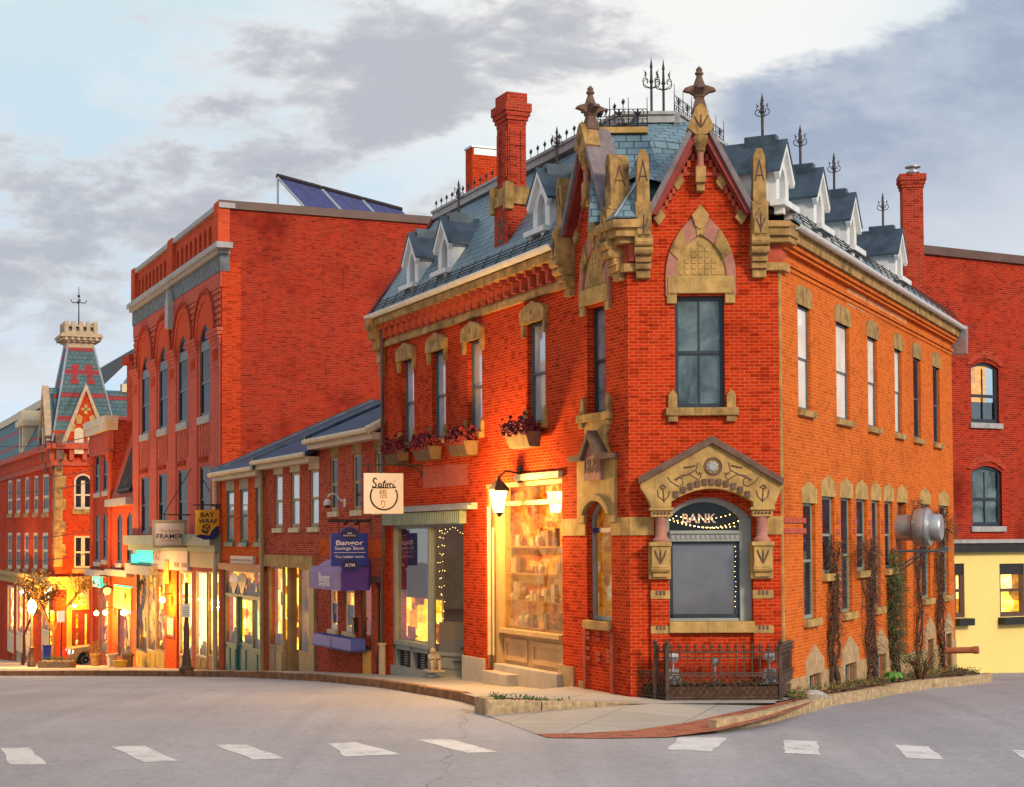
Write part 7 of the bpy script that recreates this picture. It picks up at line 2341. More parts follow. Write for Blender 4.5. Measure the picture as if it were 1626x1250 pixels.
# unlit lantern on the wall under the blue sign
def lantern(name, label, W, u, z, d, s, mat, lit, power=0, parent_mat='iron'):
    t = thing(name, label, 'lantern', W.P(u, z, d))
    c = W.P(u, z, d); ro = math.atan2(W.e.y, W.e.x) + math.pi / 4
    m = MB(); m.lathe(c, [(.11 * s, 0), (.20 * s, .46 * s)], 4, rot=ro); m.build('glass', mat, t)
    m = MB()
    m.lathe(c + Vector((0, 0, .46 * s)), [(.24 * s, 0), (.25 * s, .04 * s), (.13 * s, .18 * s), (.05 * s, .24 * s), (.05 * s, .3 * s), (.0, .34 * s)], 4, rot=ro)
    m.lathe(c - Vector((0, 0, .1 * s)), [(.02 * s, 0), (.06 * s, .04 * s), (.13 * s, .1 * s)], 4, rot=ro)
    for k in range(4):
        a = ro + k * math.pi / 2; dx = Vector((math.cos(a), math.sin(a), 0)); m.tube([c + dx * .113 * s, c + dx * .205 * s + Vector((0, 0, .46 * s))], .013 * s, 4)
    m.build('frame', parent_mat, t)
    m = MB(); m.tube([W.P(u, z + .75 * s, d), W.P(u, z + .9 * s, d * .7), W.P(u, z + .85 * s, .02)], .022 * s, 5); m.wbox(W, u - .08 * s, u + .08 * s, z + .65 * s, z + 1.0 * s, 0, .04); m.build('wall_arm', parent_mat, t)
    if lit:
        point_light(c + Vector((0, 0, .2 * s)) + Vector((W.n.x, W.n.y, 0)) * .42, power, (1.0, .56, .14), .2, 'lamp_light', t)
    return t
lantern('wall_lantern', 'unlit black lantern on the brick wall under the blue bank sign', WL, WL.u(565, 915, .3), WL.z(557, 926, .45), .45, .85, 'pane_white', False)
lantern('wall_lantern', 'brightly lit yellow lantern on the bank front between the two shop windows', WL, WL.u(792, 800, .55), WL.z(792, 814, .55), .55, 1.05, 'lamp_glass', True, 1000)

# orange banner sign
X = cross_wall(WL.u(352, 805))
u0, u1, z0, z1 = X.rect(310.5, 810, 347.5, 852)
t = thing('hanging_sign', 'orange sign with black capitals over a navy wave, hung from a straight bar', 'sign', X.P((u0 + u1) / 2, z0, 0))
m = MB(); m.wprism(X, [(u0, z0), ((u0 + u1) / 2, z0 - .12), (u1, z0 + .02), (u1, z1), (u0, z1)], -.03, .03, back=True); m.build('board', 'sign_orange', t)
m = MB(); m.wprism(X, [(u0 - .04, z0 + .02), (u0 + .3, z0 - .12), (u0 + .7, z0 - .12), (u1, z0 + .05), (u1, z0 + .42), (u1 - .12, z0 + .38), (u1 - .3, z0 + .2), (u0 + .55, z0 + .04), (u0 + .2, z0 + .08)], -.035, .036); m.build('wave', 'navy', t)
w_ = u1 - u0; h_ = z1 - z0
lettering(X, (u0 + u1) / 2, z0 + h_ * .82, .034, 'BAY', 'sign_black', t, width=w_ * .6, height=h_ * .17, bold=.015)
lettering(X, (u0 + u1) / 2 + .02, z0 + h_ * .58, .034, 'WRAP', 'sign_black', t, width=w_ * .82, height=h_ * .17, bold=.015)
m = MB()
for pts in ([(30, 40), (48, 44), (62, 38), (45, 32), (30, 40)], [(30, 40), (34, 22), (50, 17), (62, 38)], [(45, 32), (50, 17)], [(24, 26), (34, 16), (52, 12)]): stroke(X, (u0, u1, z0, z1), pts, .02, m, .036)
m.build('emblem', 'sign_black', t)
bracket(X, u0 - .1, 0.02, z1 + .2, t, .025); hooks(X, (u0 + .1, u1 - .1), z1 + .2, z1 - .02, t)

# framer's sign
X = cross_wall(WL.u(305, 820))
u0, u1, z0, z1 = X.rect(242, 826, 296, 870)
t = thing('hanging_sign', 'pale pink framing shop sign with a raised border, hung from an iron bar', 'sign', X.P((u0 + u1) / 2, z0, 0))
m = MB(); m.wbox(X, u0, u1, z0, z1, -.05, .05); m.build('board', 'sign_cream', t)
m = MB()
for a, b, c, d in ((u0, u1, z1 - .1, z1), (u0, u1, z0, z0 + .1), (u0, u0 + .1, z0 + .1, z1 - .1), (u1 - .1, u1, z0 + .1, z1 - .1)): m.wbox(X, a, b, c, d, .05, .09)
m.build('moulding', 'tan_paint', t)
w_ = u1 - u0; h_ = z1 - z0; uc = (u0 + u1) / 2
m = MB(); m.wbox(X, uc - w_ * .31, uc + w_ * .33, z0 + h_ * .2, z0 + h_ * .76, .05, .056); m.build('inset_panel', 'sign_pink', t)
lettering(X, uc, z0 + h_ * .62, .06, 'The Belfast', 'tan_paint', t, width=w_ * .56, height=h_ * .12)
lettering(X, uc, z0 + h_ * .42, .062, 'FRAMER', 'sign_black', t, width=w_ * .78, height=h_ * .17, bold=.008)
m = MB(); m.wbox(X, uc - w_ * .26, uc + w_ * .26, z0 + h_ * .26, z0 + h_ * .29, .056, .06); m.build('rule', 'tan_paint', t)
bracket(X, u0 + .4, 0.02, z1 + .22, t, .03, False); hooks(X, (u0 + .5, u1 - .3), z1 + .22, z1, t)
m = MB(); m.tube([X.P(u0 + .45, z1 + .22, 0), X.P(0, z1 + 2.2, 0)], .018, 5); m.build('stay_rod', 'iron', t)

# square brown sign by the side street
WFs = Wall(WF.P(0, 0, .5).xy, WF.e)
u0, u1, z0, z1 = WFs.rect(125, 937, 141, 962)
t = thing('wall_sign', 'square brown sign with thin pale capitals above the red shop doors', 'sign', WFs.P((u0 + u1) / 2, z0, 0))
m = MB(); m.wbox(WFs, u0, u1, z0, z1, -.05, .05); m.build('board', 'tan_paint', t)
m = MB(); m.wbox(WFs, u0 + .3, u0 + .4, z1, z1 + .3, -.03, .03); m.wbox(WFs, u1 - .4, u1 - .3, z1, z1 + .3, -.03, .03); m.tube([WFs.P(u0 + .35, z1 + .3, 0), WFs.P(u0 + .35, z1 + .3, -.6)], .03, 5); m.tube([WFs.P(u1 - .35, z1 + .3, 0), WFs.P(u1 - .35, z1 + .3, -.6)], .03, 5); m.build('hanger', 'iron', t)
lettering(WFs, (u0 + u1) / 2, z0 + (z1 - z0) * .72, .056, 'PFA', 'sign_white', t, width=(u1 - u0) * .7, height=(z1 - z0) * .2)
# oval sign with a leafy arch
X = cross_wall(WL.u(179, 935))
u0, u1, z0, z1 = X.rect(164, 931, 176, 945)
t = thing('hanging_sign', 'white oval sign under a dark leafy arch, hung before the narrow brick building', 'sign', X.P((u0 + u1) / 2, z0, 0))
uc, zc = (u0 + u1) / 2, (z0 + z1) / 2; a_, b_ = (u1 - u0) / 2, (z1 - z0) / 2
m = MB(); m.wprism(X, [(uc + a_ * math.cos(k * math.pi / 12), zc + b_ * math.sin(k * math.pi / 12)) for k in range(24)], -.04, .04, back=True); m.build('board', 'sign_white', t)
m = MB(); m.wprism(X, [(uc + a_ * 1.9 * math.cos(k * math.pi / 14), zc - .1 + b_ * 1.7 * math.sin(k * math.pi / 14)) for k in range(15)] + [(uc + a_ * 1.5 * math.cos(k * math.pi / 14), zc - .1 + b_ * 1.15 * math.sin(k * math.pi / 14)) for k in range(14, -1, -1)], -.05, .05, back=True); m.build('arch_board', 'iron', t)
m = MB(); m.tube([X.P(u0 - .2, z1 + .55, 0), X.P(0, z1 + .55, 0)], .035, 5); m.tube([X.P(uc, z1 + .55, 0), X.P(uc, z1 - .1, 0)], .03, 5); m.build('bracket', 'iron', t)

# ================================================================== awning, planter box, camera on the branch
u0, u1 = WL.u(491, 920, .9), WL.u(541, 920, .9)
zt_, zm_, zb_ = WL.z(520, 886, .1), WL.z(516, 908, .9), WL.z(516, 936, .9)
t = thing('awning', 'curved purple awning with a lavender valance over two narrow windows', 'awning', WL.P((u0 + u1) / 2, zb_, .5))
prof = [(.02, zt_), (.35, zt_ - .05), (.62, zt_ - .22), (.82, zm_ + .15), (.9, zm_)]
m = MB()
n = 10
for i in range(n):
    a, b = u0 + (u1 - u0) * i / n, u0 + (u1 - u0) * (i + 1) / n
    for (d0, za), (d1, zb2_) in zip(prof, prof[1:]):
        mid = (a + b) / 2
        m.face([WL.P(a, zb2_, d1), WL.P(mid, zb2_ - .03, d1 - .03), WL.P(mid, za - .03, d0 - .03), WL.P(a, za, d0)]); m.face([WL.P(mid, zb2_ - .03, d1 - .03), WL.P(b, zb2_, d1), WL.P(b, za, d0), WL.P(mid, za - .03, d0 - .03)])
m.build('canopy', 'lavender_canvas', t)
m = MB()
for u, s in ((u0, 1), (u1, -1)): m.face(([WL.P(u, z, d) for d, z in prof] + [WL.P(u, zb_, .9), WL.P(u, zb_, .02)])[::s])
m.build_each('side_cheek', 'violet_canvas', t)
m = MB(); m.wbox(WL, u0, u1, zb_, zm_, .87, .90); va = m.build('valance', 'lavender_canvas', t)
lettering(WL, u0 + (u1 - u0) * .5, zb_ + (zm_ - zb_) * .6, .905, 'Bangor', 'sign_white', va, width=1.1, height=.34, bold=.01)
lettering(WL, u0 + (u1 - u0) * .5, zb_ + (zm_ - zb_) * .28, .905, 'Savings Bank', 'sign_white', va, width=1.1, height=.2)
t = thing('window_box', 'empty blue planter box fixed to the wall under the purple awning', 'planter', WL.P(WL.u(530, 1020, .4), WL.z(530, 1028, .5), .3))
ua, ub = WL.u(496, 1018, .5), WL.u(557, 1018, .5); z0, z1 = WL.z(535, 1032, .5), WL.z(535, 1012, .5)
um_ = (ua + ub) / 2
for a, b in ((ua, um_ - .03), (um_ + .03, ub)):
    m = MB()
    m.wbox(WL, a, b, z0, z0 + .05, .05, .5); m.wbox(WL, a, b, z0, z1, .46, .5); m.wbox(WL, a, b, z0, z1, .05, .09)
    m.wbox(WL, a, a + .05, z0, z1, .09, .46); m.wbox(WL, b - .05, b, z0, z1, .09, .46)
    m.build('trough', 'bank_blue_light', t)
m = MB(); m.wbox(WL, um_ - .03, um_ + .03, z0 - .02, z1 + .02, .0, .49); m.build('divider', 'bank_blue', t)
t = thing('security_camera', 'white dome security camera on a curved arm between two upper windows', 'camera', WL.P(WL.u(545, 795), WL.z(545, 800), .1))
u = WL.u(548, 797); z = WL.z(548, 797)
m = MB(); m.tube([WL.P(u, z, 0), WL.P(u, z + .05, .15)] + [WL.P(u, z + .12 + .12 * math.sin(a), .38 - .16 * math.cos(a)) for a in [k * .5 for k in range(7)]], .03, 6); m.wbox(WL, u - .06, u + .06, z - .16, z + .1, 0, .03); m.build('arm', 'white_paint', t, smooth=True)
c = WL.P(u, z - .12, .55)
m = MB(); m.lathe(c, [(.06, .0), (.11, .02), (.12, .12), (.05, .2)], 12); m.build('housing', 'white_paint', t, smooth=True)
m = MB(); m.lathe(c - Vector((0, 0, .08)), [(.02, 0), (.07, .03), (.09, .08)], 12); m.build('dome', 'black_paint', t, smooth=True)
m = MB(); u = WL.u(564, 993, .05); z = WL.z(564, 993, .05); m.wbox(WL, u - .1, u + .1, z - .2, z + .2, 0, .12); m.wbox(WL, u - .11, u + .11, z + .16, z + .22, 0, .15)
tag(recentre(m.build('wall_box', 'black_paint')), 'small black letter box on the wall beside the lit orange door', 'letter box')

# ================================================================== iron fence before the bank window
FLp = pg(1060, 1114.5); FRp = pg(1240, 1113.5); FEp = pg(1277, 1099); FSp = Vector((WC.P(WC.u(1014, 1100), 0, .05).x, WC.P(WC.u(1014, 1100), 0, .05).y))
FL = Vector((FLp.x, FLp.y)); FR = Vector((FRp.x, FRp.y)); FE = Vector((FEp.x, FEp.y))
t = thing('iron_fence', 'low brown iron fence with a lattice base round the bank window bed', 'fence', (FL.x, FL.y, 0))
HF = WC.z(1150, 1026, 1.1)
def fpanel(a, b, zl, low=False):
    m = MB(); W = Wall(a, b - a); L = (b - a).length
    zb_ = .04; zm_ = .46; zt_ = HF - .16
    for z in (zb_, zm_, zm_ + .05): m.wbox(W, 0, L, z, z + .03, -.015, .015)
    if not low:
        m.wbox(W, 0, L, zt_, zt_ + .035, -.02, .02); m.wbox(W, 0, L, zt_ - .1, zt_ - .08, -.012, .012)
        n = max(2, round(L / .155))
        for i in range(n):
            u = L * (i + .5) / n
            m.wbox(W, u - .012, u + .012, zm_, zt_, -.012, .012)
            m.lathe(W.P(u, zt_ + .03, 0), [(.012, 0), (.03, .03), (.012, .06), (.034, .1), (.0, .17)], 6)
            for s in (-1, 1): m.tube([W.P(u, zt_ + .05, 0), W.P(u + s * .05, zt_ + .07, 0), W.P(u + s * .045, zt_ + .11, 0)], .009, 4)
    n = max(2, round(L / .13)); h = zm_ - zb_
    for i in range(n):   # crossing lattice bars
        for s in (1, -1):
            for k in (0, 1):
                ua_, ub_ = L * i / n, L * (i + 1) / n
                za_, zc_ = zb_ + .03 + k * h / 2, zb_ + (k + 1) * h / 2
                m.tube([W.P(ua_, za_ if s > 0 else zc_, .004 * s), W.P(ub_, zc_ if s > 0 else za_, .004 * s)], .013, 4)
    m.build('panel', 'iron_brown', t)
fpanel(FL, FR, 0); fpanel(FR, FE, 0)
mid_ = FL.lerp(FSp, .42)
fpanel(mid_, FL, 0); fpanel(FSp, mid_, 0, True)
for p in (FL, FR, FE, mid_):
    m = MB(); m.box((p.x, p.y, HF * .5 - .1), (.07, .07, HF + .1), math.atan2(WC.e.y, WC.e.x)); m.lathe((p.x, p.y, HF - .06), [(.05, 0), (.05, .03), (.03, .05), (.05, .1), (.0, .17)], 8); m.build('post', 'iron_brown', t)
# bed inside the fence
mb = MB()
nx_ = 14
pa = [FL.lerp(FR, k / nx_) for k in range(nx_ + 1)]; pb = [WC.P(WC.u(1020, 1100) + (WCH - .3) * k / nx_, 0, -.02).xy for k in range(nx_ + 1)]
for k in range(nx_):
    for s in range(5):
        q = [pa[k].lerp(pb[k], s / 5), pa[k + 1].lerp(pb[k + 1], s / 5), pa[k + 1].lerp(pb[k + 1], (s + 1) / 5), pa[k].lerp(pb[k], (s + 1) / 5)]
        mb.face([V3(p, .26 + .06 * math.sin(p.x * 7) * math.sin(p.y * 9) + (.0 if s else -.02)) for p in q])
for a, b in ((pa[0], pa[-1]), (pb[0], pa[0]), (pa[-1], pb[-1])): mb.face([V3(a, -.02), V3(b, -.02), V3(b, .26), V3(a, .26)])
tag(mb.build('planting_bed', 'soil'), kind='structure')
for k, (px, lab) in enumerate(((1069, 'white block floodlight in the fenced bed below the left stone pier'), (1222, 'white block floodlight in the fenced bed below the right stone pier'))):
    c = WC.P(WC.u(px, 1060, .35), .28, .35)
    t = thing('flood_light', lab, 'floodlight', c, 'floodlights in the fenced bed')
    m = MB(); m.hexa([c + Vector(v) for v in ((-.17, -.12, 0), (.17, -.12, 0), (.17, .12, 0), (-.17, .12, 0), (-.1, -.07, .3), (.1, -.07, .3), (.1, .07, .3), (-.1, .07, .3))]); m.build('block', 'stone_grey', t, bevel=.01)
    m = MB(); m.tube([c + Vector((0, 0, .3)), c + Vector((0, 0, .45))], .015, 6); m.lathe(c + Vector((0, -.02, .42)), [(.03, 0), (.1, .06), (.11, .16), (.06, .17)], 10, axis=Vector((0, .35, .94))); m.build('lamp_head', 'white_paint', t, smooth=True)
c = WC.P(WC.u(1135, 1060, .4), .25, .4)
t = thing('garden_spike_light', 'grey spike light standing in the middle of the fenced bed', 'light', c)
m = MB(); m.tube([c, c + Vector((0, 0, .42))], .025, 8); m.build('stem', 'zinc', t)
m = MB(); m.lathe(c + Vector((-.03, 0, .38)), [(.03, 0), (.075, .05), (.08, .15), (.05, .16)], 10, axis=Vector((.3, .2, .9))); m.build('lamp_head', 'zinc', t, smooth=True)

# ================================================================== plants
def leaf_faces(m, c, r, n, mi=0, flat=.6, k=1.0):
    for _ in range(n):
        d = Vector((random.gauss(0, 1), random.gauss(0, 1), random.gauss(0, flat))).normalized() * r * random.random() ** .5
        p = c + d
        a = Vector((random.uniform(-1, 1), random.uniform(-1, 1), random.uniform(-.6, 1))).normalized()
        b = a.orthogonal().normalized(); l = random.uniform(.03, .06) * k
        m.face([p, p + a * l * .5 + b * l * .35, p + a * l, p + a * l * .5 - b * l * .35], m=mi)
# ground cover scattered over the beds
m = MB()
for _ in range(420):
    t_ = random.random() * (len(bi) - 2); i = int(t_); f = t_ - i
    a, b = bi[i].lerp(bi[i + 1], f), bo[i].lerp(bo[i + 1], f); p = a.lerp(b, random.uniform(.12, .95))
    if random.random() < .5: leaf_faces(m, Vector((p.x, p.y, g(p.y) + .1)), .12, random.randint(4, 12), random.choice((0, 0, 1, 2)))
    else: leaf_faces(m, Vector((p.x, p.y, g(p.y) + .08)), .07, 4, 2)
for _ in range(120):
    k = random.random() * nx_; i = min(int(k), nx_ - 1); p = pa[i].lerp(pa[i + 1], k - i).lerp(pb[i].lerp(pb[i + 1], k - i), random.uniform(.1, .9))
    leaf_faces(m, Vector((p.x, p.y, .3)), .1, 6, random.choice((0, 1, 2)))
tag(m.build('ground_cover', ['leaf_green', 'leaf_olive', 'leaf_autumn'], weld=False), 'low leaves and litter covering the soil of the planting beds', 'ground cover', kind='stuff')
m = MB(); q = ground(1418, 1092)
for k in range(16):
    a = k * .4; d = Vector((math.cos(a), math.sin(a), 0)); L = random.uniform(.15, .32)
    pts = [q + d * (L * s / 5) + Vector((0, 0, .12 + .22 * math.sin(s / 5 * 2.6))) for s in range(6)]
    for p0, p1 in zip(pts, pts[1:]):
        n_ = Vector((-d.y, d.x, 0)) * .05
        m.face([p0 - n_, p0 + n_, p1 + n_ * .7, p1 - n_ * .7])
m_plain('fern_green', (.10, .24, .03), .6, .3, 6.0)
tag(recentre(m.build('fern', 'fern_green')), 'bright green fern at the edge of the planting bed by the kerb', 'plant')

def vine(label, pxs, ytop, ybot, n_stem, spread, leafy=0, bushy=None, name='bare_vine', group='climbers on the side wall', dense=1.8):
    u = WR.u(pxs, 1000, .1); zt_ = WR.z(pxs, ytop, .1); zb_ = g(WR.P(u, 0, .2).y) + .02
    t = thing(name, label, 'climbing plant', WR.P(u, zb_, .15), group)
    m = MB(); tw_m = MB(); lf = MB()
    for s in range(n_stem):
        uu = u + random.uniform(-.15, .15); d = .1; pts = []; z = zb_; ph = random.uniform(0, 6); off = random.uniform(-spread, spread)
        H = (zt_ - zb_) * random.uniform(.72, 1.0)
        n = 26
        for k in range(n + 1):
            f = k / n
            q = WR.P(uu + off * f + .13 * math.sin(f * 7 + ph) + .05 * math.sin(f * 23 + ph * 2), zb_ + H * f, .09 + .06 * math.sin(f * 11 + ph) + .12 * (1 - f) * random.random() * .5)
            pts.append(q)
        r0 = random.uniform(.018, .042)
        m.tube(pts, [r0 * (1 - .6 * k / n) for k in range(n + 1)], 5)
        for k in range(4, n + 1):
            f = k / n
            for _ in range(int((1 + 3 * f) * dense)):
                p = pts[k]; q = p
                dirv = Vector((random.uniform(-1, 1), random.uniform(-1, 1), random.uniform(-.7, .9))).normalized()
                L = random.uniform(.12, .38)
                mid = p + dirv * L * .5 + Vector((0, 0, random.uniform(-.05, .05)))
                e = p + dirv * L + Vector((0, 0, -.08))
                # stay outside the wall
                for v in (mid, e):
                    dd = (Vector((v.x, v.y)) - WR.P0).dot(WR.n)
                    if dd < .03: v += Vector((WR.n.x, WR.n.y, 0)) * (.05 - dd)
                tw_m.tube([p, mid, e], [.007, .006, .003], 3, cap=False)
                if leafy and random.random() < leafy: leaf_faces(lf, e, .12, 7, random.choice((0, 0, 0, 1)))
    if bushy:
        for (bx, by, br, nn) in bushy:
            bu, bz_ = WR.u(bx, by, .35), WR.z(bx, by, .35)
            c = WR.P(bu, bz_, .35)
            for _ in range(nn):
                d1 = Vector((random.gauss(0, 1), random.gauss(0, 1), random.gauss(0, 1))).normalized() * br * random.random() ** .4
                p = c + d1 * .4; e = c + d1 + Vector((0, 0, -.1))
                tw_m.tube([p, p.lerp(e, .5) + Vector((random.uniform(-.05, .05), random.uniform(-.05, .05), .06)), e], [.006, .005, .003], 3, cap=False)
    m.build('stems', 'bark', t); tw_m.build('twigs', 'twig', t, weld=False)
    if lf.f: lf.build('foliage', ['leaf_green', 'leaf_olive'], t, weld=False)
vine('tangled bare vine nearest the fence, climbing past the second lower side window', 1324, 852, 1090, 7, .55)
vine('dark bare vine with a dense top, next to the green leafy climber', 1383, 848, 1085, 8, .55, bushy=[(1378, 875, .5, 190)])
vine('green leafy climber beside the brown side door below the metal fan', 1420, 868, 1080, 7, .3, leafy=.8, name='green_climber', dense=2.0)
vine('bare vine rising behind the metal fan, thin and straight', 1460, 800, 1075, 5, .35, bushy=[(1455, 803, .35, 90)])
vine('bare vine with a straw-coloured bushy head at the far end of the side wall', 1494, 830, 1073, 6, .35, bushy=[(1494, 835, .75, 330)])
# leafy shrub below the fan
q = ground(1462, 1082); t = thing('shrub', 'loose twiggy shrub with autumn leaves at the foot of the side wall below the fan', 'shrub', q)
m, l = MB(), MB()
for k in range(40):
    a = random.uniform(0, 6.28); d = Vector((math.cos(a) * .6, math.sin(a) * .6, random.uniform(.7, 1.4))); L = random.uniform(.5, 1.0)
    e = q + d * L * .8; m.tube([q + Vector((d.x * .1, d.y * .1, 0)), q + d * L * .4 + Vector((0, 0, .1)), e], [.014, .01, .004], 4, cap=False)
    leaf_faces(l, e, .22, 12, random.choice((0, 1, 2))); leaf_faces(l, q + d * L * .5, .2, 7, random.choice((0, 1, 2)))
m.build('stems', 'twig', t); l.build('foliage', ['leaf_green', 'leaf_olive', 'leaf_autumn'], t, weld=False)
q = ground(1295, 1110)
m = MB(); m.blob(q + Vector((0, 0, .06)), .22, 8, .16, sc=(1.2, .7, .55)); o = m.build('boulder', 'granite', smooth=True); tag(recentre(o), 'pale field stone lying at the corner of the planting bed by the fence', 'rock')

# raised kerb bed at the ramp
k0, k1 = Vector((-.5, 31.0)), Vector((2.62, 31.28))
W = Wall(k0, k1 - k0); L = (k1 - k0).length
t = thing('kerb_planter', 'low granite-edged planter at the top of the kerb ramp', 'planter', W.P(L / 2, -.18, -.2))
m = MB()
def kz(f): return .10 - .11 * f
for a, b in ((0, .33), (.335, .66), (.665, 1.0)):
    m.hexa([W.P(L * a, -.3, 0), W.P(L * b, -.3, 0), W.P(L * b, -.3, -.2), W.P(L * a, -.3, -.2), W.P(L * a, kz(a), 0), W.P(L * b, kz(b), 0), W.P(L * b, kz(b), -.2), W.P(L * a, kz(a), -.2)])
m.hexa([W.P(-.02, -.3, 0), W.P(.16, -.3, -.2), W.P(-.0, -.3, -.9), W.P(-.18, -.3, -.8), W.P(-.02, .14, 0), W.P(.16, .14, -.2), W.P(-.0, .1, -.9), W.P(-.18, .1, -.8)])
m.build('kerb_stone', 'kerb_granite', t, bevel=.015)
m = MB(); m.face([W.P(.1, .1, -.2), W.P(L * .95, .02, -.2), W.P(L * .5, .03, -.55), W.P(.0, .08, -.85)]); m.build('soil', 'soil', t)
l = MB()
for k in range(46): f = random.random() ** 1.6; leaf_faces(l, W.P(.12 + L * .5 * f, kz(f) + .02, -.3 - random.random() * .3 * (1 - f)), .1, 9, random.choice((0, 0, 1)))
l.build('foliage', ['leaf_green', 'leaf_olive'], t, weld=False)

# ================================================================== rooftop-sized kitchen fan on the side wall
u = WR.u(1431, 838, .1); z = WR.z(1431, 838, .1)
t = thing('exhaust_fan', 'big silver kitchen exhaust fan sticking out of the side wall on a bracket', 'fan', WR.P(u, z, .3))
ax = Vector((WR.n.x, WR.n.y, 0)); c = WR.P(u, z, 0)
m = MB(); m.lathe(c, [(.33, .0), (.33, .42), (.37, .42)], 24, axis=ax); m.build('duct_collar', 'zinc', t, smooth=True)
m = MB(); m.lathe(c, [(.37, .40), (.46, .46), (.49, .56), (.49, .76), (.46, .84), (.35, .86)], 28, axis=ax)
m.lathe(c, [(.503, .74), (.503, .78)], 28, axis=ax); m.build('drum', 'zinc', t, smooth=True)
m = MB(); m.lathe(c, [(.34, .84), (.34, 1.08), (.31, 1.12), (.0, 1.13)], 24, axis=ax); m.build('motor_cap', 'zinc', t, smooth=True)
m = MB()
for s in (-.4, .4):
    m.tube([WR.P(u + s, z - .6, .0), WR.P(u + s, z - .6, 1.2)], .03, 5); m.tube([WR.P(u + s, z - 1.1, .0), WR.P(u + s, z - .6, .7)], .022, 5)
m.tube([WR.P(u - .5, z - .6, 1.15), WR.P(u + .5, z - .6, 1.15)], .03, 5); m.wbox(WR, u - .12, u + .12, z - .58, z - .5, 1.1, 1.3)
m.build('bracket', 'slate_frame', t)

# ================================================================== stone figure on the shop step
pst = WL.P(WL.u(690, 1060, .1), WL.z(690, 1066, .1), .12)
t = thing('stone_statue', 'small pale stone figure hugging its knees beside the dark shop entry', 'statue', pst)
def skin_body(name, verts, edges, radii, mat, parent, sub=2, root=0):
    me = bpy.data.meshes.new(name); me.from_pydata([Vector(v) for v in verts], edges, [])
    o = bpy.data.objects.new(name, me); COL.objects.link(o)
    sm = o.modifiers.new('skin', 'SKIN')
    for i, r in enumerate(radii):
        me.skin_vertices[0].data[i].radius = (r, r)
        me.skin_vertices[0].data[i].use_root = (i == root)
    if sub:
        s_ = o.modifiers.new('sub', 'SUBSURF'); s_.levels = sub; s_.render_levels = sub
    dg = bpy.context.evaluated_depsgraph_get()
    m2 = bpy.data.meshes.new_from_object(o.evaluated_get(dg))
    bpy.data.objects.remove(o); m2.materials.clear(); m2.materials.append(MATS[mat])
    m2.polygons.foreach_set('use_smooth', [True] * len(m2.polygons))
    o2 = bpy.data.objects.new(name, m2); COL.objects.link(o2); o2.parent = parent
    return o2
V_ = [(0, .02, .13), (0, .03, .27), (-.01, -.01, .41), (-.03, -.04, .48), (-.05, -.08, .55),   # pelvis spine neck head
      (.1, 0, .4), (.13, -.12, .33), (.03, -.2, .36), (-.12, -.01, .4), (-.15, -.13, .33), (-.04, -.2, .37),   # arms to the chin
      (.08, -.03, .11), (.1, -.2, .29), (.09, -.2, .04), (.08, -.27, .03), (-.08, -.03, .11), (-.11, -.2, .29), (-.1, -.2, .04), (-.1, -.27, .03), (-.055, -.13, .56)]
E_ = [(0, 1), (1, 2), (2, 3), (3, 4), (2, 5), (5, 6), (6, 7), (2, 8), (8, 9), (9, 10), (0, 11), (11, 12), (12, 13), (13, 14), (0, 15), (15, 16), (16, 17), (17, 18), (4, 19)]
R_ = [.12, .115, .10, .055, .085, .05, .042, .035, .05, .042, .035, .075, .058, .045, .035, .075, .058, .045, .035, .05]
sb = skin_body('figure', V_, E_, R_, 'statue_stone', t); sb.rotation_euler.z = R(20)
m = MB(); m.box((pst.x, pst.y - .05, pst.z + .02), (.46, .5, .05), R(20)); m.build('plinth', 'statue_stone', t)

# ================================================================== street furniture down the hill
def at(px, Y):
    r = ray(px, 1055); p = CAM + r * (Y / r.y); return Vector((p.x, Y, g(Y)))
def by(px, d):
    p = WL.P(WL.u(px, 1040, d), 0, d); return Vector((p.x, p.y, g(p.y)))
def lamp_post(label, px, py, h, lit, power):
    q = at(px, py); t = thing('street_lamp', label, 'street lamp', q)
    m = MB(); m.lathe(q, [(.2, 0), (.2, .25), (.13, .35), (.11, .9), (.14, .95), (.075, 1.05), (.06, h - .3), (.1, h - .25), (.06, h - .15)], 12); m.build('post', 'iron', t, smooth=True)
    m = MB(); m.lathe(q + Vector((0, 0, h - .15)), [(.1, 0), (.2, .2), (.22, .42), (.14, .6), (.05, .68)], 12); m.build('globe', 'lamp_glass', t, smooth=True)
    point_light(q + Vector((.3, -.35, h + .1)), power, (1.0, .48, .07), .3, 'lamp_light', t)
lamp_post('lit globe street lamp on a dark post before the tower building', 50, 80, 2.75, True, 2600)
q = at(97, 78); t = thing('sign_post', 'thin post with a plain white parking sign before the side street', 'sign', q)
m = MB(); m.tube([q, q + Vector((0, 0, 2.65))], .04, 6); m.build('post', 'iron', t)
Xs = Wall((q.x, q.y - .06), dX); m = MB(); m.wbox(Xs, -.17, .17, q.z + 2.15, q.z + 2.68, -.01, .02); m.build('plate', 'sign_white', t)
q = ground(296, 1066); t = thing('sign_post', 'stout dark red post with a white notice before the bright shop windows', 'sign', q)
m = MB(); m.lathe(q, [(.26, 0), (.26, .12), (.17, .2), (.15, .5), (.11, .62), (.1, 1.5), (.075, 1.7), (.06, 3.0), (.08, 3.04), (.0, 3.1)], 12); m.build('post', 'brown_metal', t, smooth=True)
Xs = Wall((q.x, q.y - .11), dX); m = MB(); m.wbox(Xs, -.14, .14, q.z + 1.88, q.z + 2.34, -.01, .02); p_ = m.build('plate', 'sign_white', t)
m = MB()
for k in range(4): m.wbox(Xs, -.1, .1, q.z + 1.95 + k * .08, q.z + 1.975 + k * .08, .02, .024)
m.build('printed_lines', 'grey_paint', p_)
